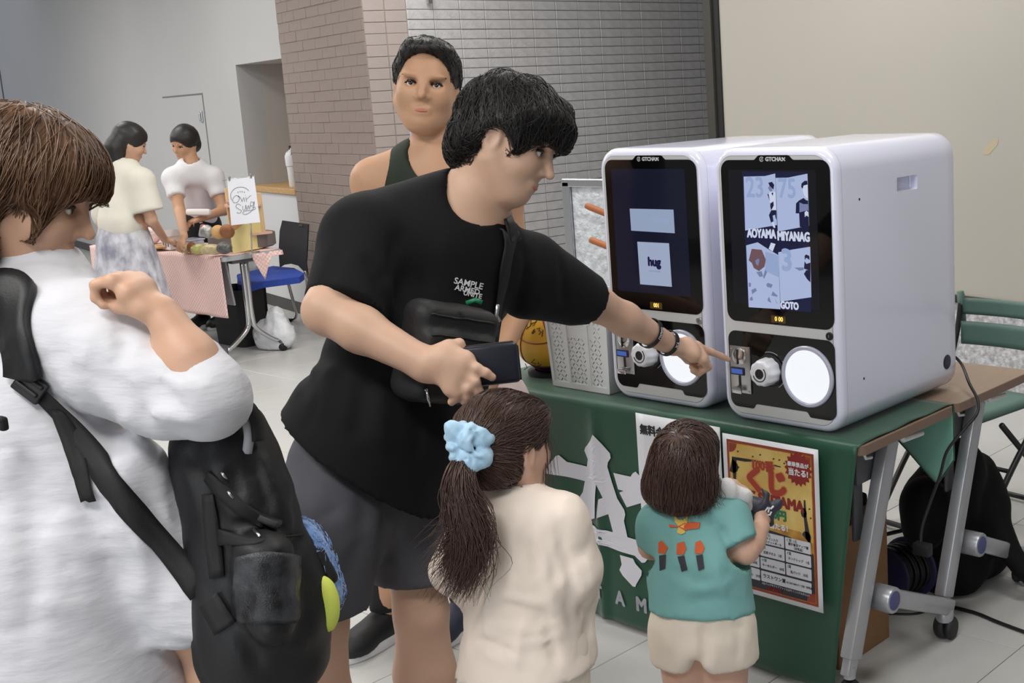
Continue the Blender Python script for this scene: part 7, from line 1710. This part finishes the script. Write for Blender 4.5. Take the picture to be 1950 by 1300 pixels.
# chair with blue seat by the pillar
m_blue = mat('seat_blue', (46, 78, 176), rough=0.75, noise=.08, nscale=30); m_mesh = mat('chair_back_black', (36, 36, 40), rough=0.55)
cA_ = on_z(458, 548, 0.43)*0+np.array([-8.42, 4.86, 0]); 
sc_ = empty('stacking_chair', (-8.46, 4.95, 0), 'black chair with a blue seat and chrome legs beside the tiled pillar', 'chair')
tC = 9.15
def sp_(px, py, dt=0.0): return at(px, py, tC+dt)
bk4 = [sp_(540, 420), sp_(589, 427), sp_(587, 470), sp_(585, 500), sp_(588, 524), sp_(580, 516), sp_(570, 506), sp_(555, 502), sp_(542, 504), sp_(535, 508), sp_(533, 480), sp_(535, 440)]
n4 = nrm(np.cross(bk4[1]-bk4[0], bk4[-1]-bk4[0])); 
if n4@CF > 0: n4 = -n4
m4 = M(); kq = len(bk4); m4.add(bk4+[b+n4*0.03+CF*0.0 for b in bk4], [tuple(range(kq)), tuple(range(2*kq-1, kq-1, -1))]+[(i, (i+1) % kq, (i+1) % kq+kq, i+kq) for i in range(kq)]); m4.obj('backrest', m_mesh, sc_)
M().box(sp_(572, 429, -.04), (0.035, 0.004, 0.012)).obj('maker_plate', m_satin, sc_)
st4 = [sp_(452, 531, -.1), sp_(520, 506, .0), sp_(560, 512, .05), sp_(577, 518, -.02), sp_(575, 524, -.05), sp_(500, 536, -.2), sp_(470, 545, -.22), sp_(455, 545, -.2)]
st4 = [np.array([*on_z(x, y, z)]) for x, y, z in ((452, 522, .44), (520, 506, .455), (560, 510, .455), (579, 520, .45), (570, 527, .44), (500, 536, .44), (468, 545, .43), (452, 540, .43))]
S4 = M(); kq = len(st4); S4.add(st4+[b-UP*0.045 for b in st4], [tuple(range(kq)), tuple(range(2*kq-1, kq-1, -1))]+[(i, (i+1) % kq, (i+1) % kq+kq, i+kq) for i in range(kq)]); so_ = S4.obj('seat', m_blue, sc_)
for P in ([(545, 525, .40), (556, 565, .24), (564, 592, .09), (563, 604, .03), (556, 608, .012), (548, 609, .012)], [(581, 517, .44), (592, 545, .30), (602, 585, .14), (607, 615, .02), (596, 620, .012)], [(484, 535, .40), (484, 580, .2), (486, 625, .012)], [(455, 540, .40), (452, 570, .25), (450, 600, .012)]):
    q = [on_z(x, y, z) for x, y, z in P]; M().tube(cat(q, 4), 0.011, 8).obj('leg', m_chrome, sc_, smooth=True)
for x, y in ((550, 609), (598, 620)): M().box(on_z(x, y, 0.012), (0.06, 0.03, 0.022), bev=.006).obj('foot_pad', m_rub, sc_)
# black tub, bin and white plastic bag under the stall
m_tote = mat('tote_black', (24, 24, 27), rough=0.7, noise=.3, nscale=8)
c = on_z(428, 660, 0)+np.array([0, .14, 0]); o = M().loft([[c+np.array([x*s, y*s, z]) for x, y in rrect(0.40, 0.22, .04, 4)] for z, s in ((0.0, .9), (0.40, 1.0), (0.40, .95), (0.05, .86))], cap=True).obj('storage_tote', m_tote, base=c, ang=40); tag(o, 'black storage tote standing under the pastry stall table', 'tote')
c = on_z(478, 625, 0)+np.array([-.02, .06, 0]); o = M().loft([[c+np.array([x*s, y*s, z]) for x, y in rrect(0.20, 0.14, .03, 4)] for z, s in ((0.0, .9), (0.40, 1.0), (0.40, .94), (0.05, .85))]).obj('waste_bin', m_tote, base=c, ang=40); tag(o, 'black waste bin behind the stall leg with a grey bag rim showing', 'bin')
b4 = SDF(.03); b4.ell(c+UP*.44+np.array([.03, 0, 0]), (.09, .07, .10)); b4.noise(.012, 25, 91); b4.cut(c+UP*.402, DN, 9); b4.obj('bin_liner', mat('liner_grey', (176, 184, 184), rough=.3, trans=.2), o, h=.012)
pb = SDF(.04); c = on_z(497, 668, 0)+np.array([0, .10, 0])
for dx, dy, z, r in ((-.06, 0, .09, .11), (.08, .02, .09, .11), (.03, .02, .19, .085), (.0, 0, .06, .12), (.06, .0, .24, .05)): pb.ell(c+np.array([dx, dy, z]), (r, r*.8, r))
pb.noise(.016, 22, 92, (1, 1, 1), 3, 1.0).cut(c+UP*.003, DN, 9); o = pb.obj('plastic_bag', mat('bag_white', (222, 224, 228), rough=.3, bump=.5, bscale=14, bdist=.02, spec=.5), None, h=.011, base=c); tag(o, 'crumpled white plastic bag on the floor beside the stall leg', 'bag')
# white bottle on the counter
c = wl(-0.33, 0.12, 1.0025); o = M().lathe([(0.0, 0), (.042, 0), (.046, .01), (.050, .16), (.056, .165), (.058, .24), (.045, .27), (.022, .285), (.020, .295)], c, n=28).obj('water_bottle', m_wplas, base=c, ang=40); tag(o, 'white bottle with a black cap on the wooden counter top', 'bottle')
M().lathe([(.021, .29), (.021, .32), (.0, .322)], c, n=20).obj('cap', m_rub, o, ang=40); M().tube(cat([c+np.array([.03, -.02, .27]), c+np.array([.07, -.05, .30]), c+np.array([.075, -.055, .25])], 4), .006, 6).obj('handle', m_wplas, o, smooth=True)

# ---------------- stall keeper and customer
m_apr = mat('apron_black', (26, 26, 30), rough=.8); m_teew = mat('tee_white', (222, 222, 226), rough=.85); m_cream = mat('top_cream', (224, 220, 208), rough=.85)
kt = 8.95
def kp(px, py, dt=0.0): return at(px, py, kt+dt)
HK = Head(kp(352, 272), nrm(-CF*0.75-CR*0.35-CU*0.45), nrm(CU*0.85-CF*0.45), 1.0)
nbk = kp(366, 312); lsk = kp(405, 338, .05); rsk = kp(330, 340, -.05); pvk = at(388, 470, 9.42); axk = nrm(pvk-nbk); fdk = nrm(-CF-CR*.3)
BK = SDF(.02); BK.cone(nbk+axk*.06, pvk, .088, .11, n=fdk, sc=.75); BK.cone(lsk, rsk, .05, .05, k=.05); BK.cone(nbk, HK.p(-.01, 0, -.06), .052, .05); HK.build(BK)
ek, wk = kp(343, 405, -.15), on_z(350, 450, TZ+.13)
ek2, wk2 = kp(426, 400, .05), kp(385, 415, -.2)
for a, b, c in ((rsk, ek, wk), (lsk, ek2, wk2)): BK.cone(a, b, .046, .038); BK.cone(b, c, .037, .025)
hand(BK, wk, nrm(DN*.75+fdk*.5), nrm(fdk+UP*.5), 1, .8, 45); hand(BK, wk2, nrm(kp(370, 420, -.25)-wk2), UP, 1, .95, 30)
for sg in (-1, 1): h = pvk+CR*.08*sg; leg(BK, h, h*[1, 1, 0]+UP*.48, h*[1, 1, 0]+UP*.085)
bsk = pvk*[1, 1, 0]
kk = person(BK, 'stall keeper in a white tee and black apron leaning over the pastries', m_skin2, bsk, .013, [(*bx(HK.c, .15), .008)])
HK.features(kk, m_hblk)
S = SDF(.03); S.cone(lsk, rsk, .068, .068, k=.04); S.cone(nbk+axk*.07, pvk+axk*.05, .125, .145, n=fdk, sc=.8); S.cone(nbk+axk*.03, rsk, .07, .07, k=.05); S.cone(nbk+axk*.03, lsk, .07, .07, k=.05); S.cone(rsk, rsk+(ek-rsk)*.6, .07, .066); S.cone(lsk, lsk+(ek2-lsk)*.6, .07, .066); S.cone(nbk-axk*.1, nbk+axk*.02, .055, .055, op='s', k=.005); S.noise(.006, 12, 95); S.cut(rsk+(ek-rsk)*.55, ek-rsk, .078); S.cut(lsk+(ek2-lsk)*.55, ek2-lsk, .078); S.obj('tee_shirt', m_teew, kk, h=.012)
S = SDF(.03); S.cone(pvk-axk*.20, pvk+DN*.35, .155, .18, n=fdk, sc=.85); S.cone(pvk-axk*.25+fdk*.03, pvk-axk*.15, .13, .15, n=fdk, sc=.85); S.noise(.006, 12, 96); S.obj('apron', m_apr, kk, h=.013)
S = SDF(.02); k = HK.k; S.ell(HK.p(-.01, 0, .036), (.106*k, .09*k, .098*k), HK.R); S.ell(HK.p(-.05, 0, -.02), (.066*k, .082*k, .08*k), HK.R); S.ell(HK.p(.10, 0, -.04), (.06*k, .09*k, .085*k), HK.R, op='s', k=.012); S.noise(.005, 40, 97); S.obj('hair', m_hblk, kk, h=.008)
for sg in (-1, 1): a = (pvk+CR*.08*sg)*[1, 1, 0]; d = nrm(fdk*[1, 1, 0]); shoe(kk, a+d*.18, a-d*.07, .1, m_nyl, m_wplas)
ct_ = 7.75
def cp(px, py, dt=0.0): return at(px, py, ct_+dt)
HCu = Head(cp(247, 272), nrm(CF*0.55+CR*0.75-CU*0.25), nrm(CU+CR*.2), .98)
nbc = cp(238, 318); lsc = cp(205, 345, .12); rsc = cp(268, 345, -.08); pvc = cp(232, 425); axc = nrm(pvc-nbc); fdc = nrm(CF*.6+CR*.75)
BCu = SDF(.02); BCu.cone(nbc+axc*.06, pvc, .09, .105, n=fdc, sc=.78); BCu.cone(lsc, rsc, .042, .042, k=.05); BCu.cone(nbc, HCu.p(-.01, 0, -.06), .047, .045); HCu.build(BCu)
ec, wcu = cp(288, 418, -.05), on_z(314, 456, TZ+.10); ec2, wcu2 = cp(200, 430, .15), cp(250, 440, .3)
for a, b, c in ((rsc, ec, wcu), (lsc, ec2, wcu2)): BCu.cone(a, b, .040, .034); BCu.cone(b, c, .033, .023)
hand(BCu, wcu, nrm(CR*.8+CF*.3-CU*.3), UP, -1, .9, 25); hand(BCu, wcu2, nrm(CR+CF), UP, 1, .9, 35)
for sg in (-1, 1): h = pvc+CR*.07*sg; leg(BCu, h, h*[1, 1, 0]+UP*.45, h*[1, 1, 0]+UP*.08, (.08, .052, .055, .036))
cu_ = person(BCu, 'customer in a cream top and grey floral skirt at the pastry stall', m_skinw, pvc*[1, 1, 0], .013, [(*bx(HCu.c, .15), .008)])
HCu.features(cu_, m_hblk)
S = SDF(.03); S.cone(nbc+axc*.06, pvc-axc*.02, .125, .165, n=fdc, sc=.82); S.cone(nbc+axc*.02, rsc, .07, .08, k=.05); S.cone(nbc+axc*.02, lsc, .07, .08, k=.05); S.cone(rsc, rsc+(ec-rsc)*.75, .085, .085); S.cone(lsc, lsc+(ec2-lsc)*.75, .085, .085); S.cone(nbc-axc*.1, nbc+axc*.02, .05, .05, op='s', k=.005); S.noise(.008, 11, 98); S.cut(rsc+(ec-rsc)*.78, ec-rsc, .095); S.obj('blouse', m_cream, cu_, h=.012)
m_flo = mat('skirt_floral', (214, 214, 222), rough=.85, noise=.5, nscale=16, c2=(140, 140, 156), stretch=(1, 1, .6))
rg = []
for i in range(13):
    s = i/12; zc = pvc+(pvc*[1, 1, 0]+UP*.22-pvc)*s; r = .135+.12*s**.8; ring = []
    for j in range(72): a = 2*math.pi*j/72; rr = r*(1+.07*s*math.sin(a*17+.6*math.sin(3*a)))*(1 if s > 0 else .95); ring.append(zc+rr*(math.cos(a)*np.array([1, 0, 0])+math.sin(a)*np.array([0, 1., 0])))
    rg.append(ring)
M().loft(rg[::-1], cap=False).obj('skirt', m_flo, cu_, smooth=True)
S = SDF(.02); k = HCu.k; S.ell(HCu.p(-.012, 0, .036), (.108*k, .094*k, .098*k), HCu.R); S.ell(HCu.p(-.06, 0, -.04), (.07*k, .085*k, .10*k), HCu.R); S.cone(HCu.p(-.07, 0, -.06), nbc+axc*.06-fdc*.03, .06, .045); S.ell(HCu.p(.10, 0, -.04), (.06*k, .09*k, .085*k), HCu.R, op='s', k=.012); S.noise(.005, 40, 99); S.obj('hair', m_hblk, cu_, h=.008)
for sg in (-1, 1): a = (pvc+CR*.07*sg)*[1, 1, 0]; d = nrm(fdc*[1, 1, 0]); shoe(cu_, a+d*.16, a-d*.07, .1, m_wplas, m_wplas, .085)
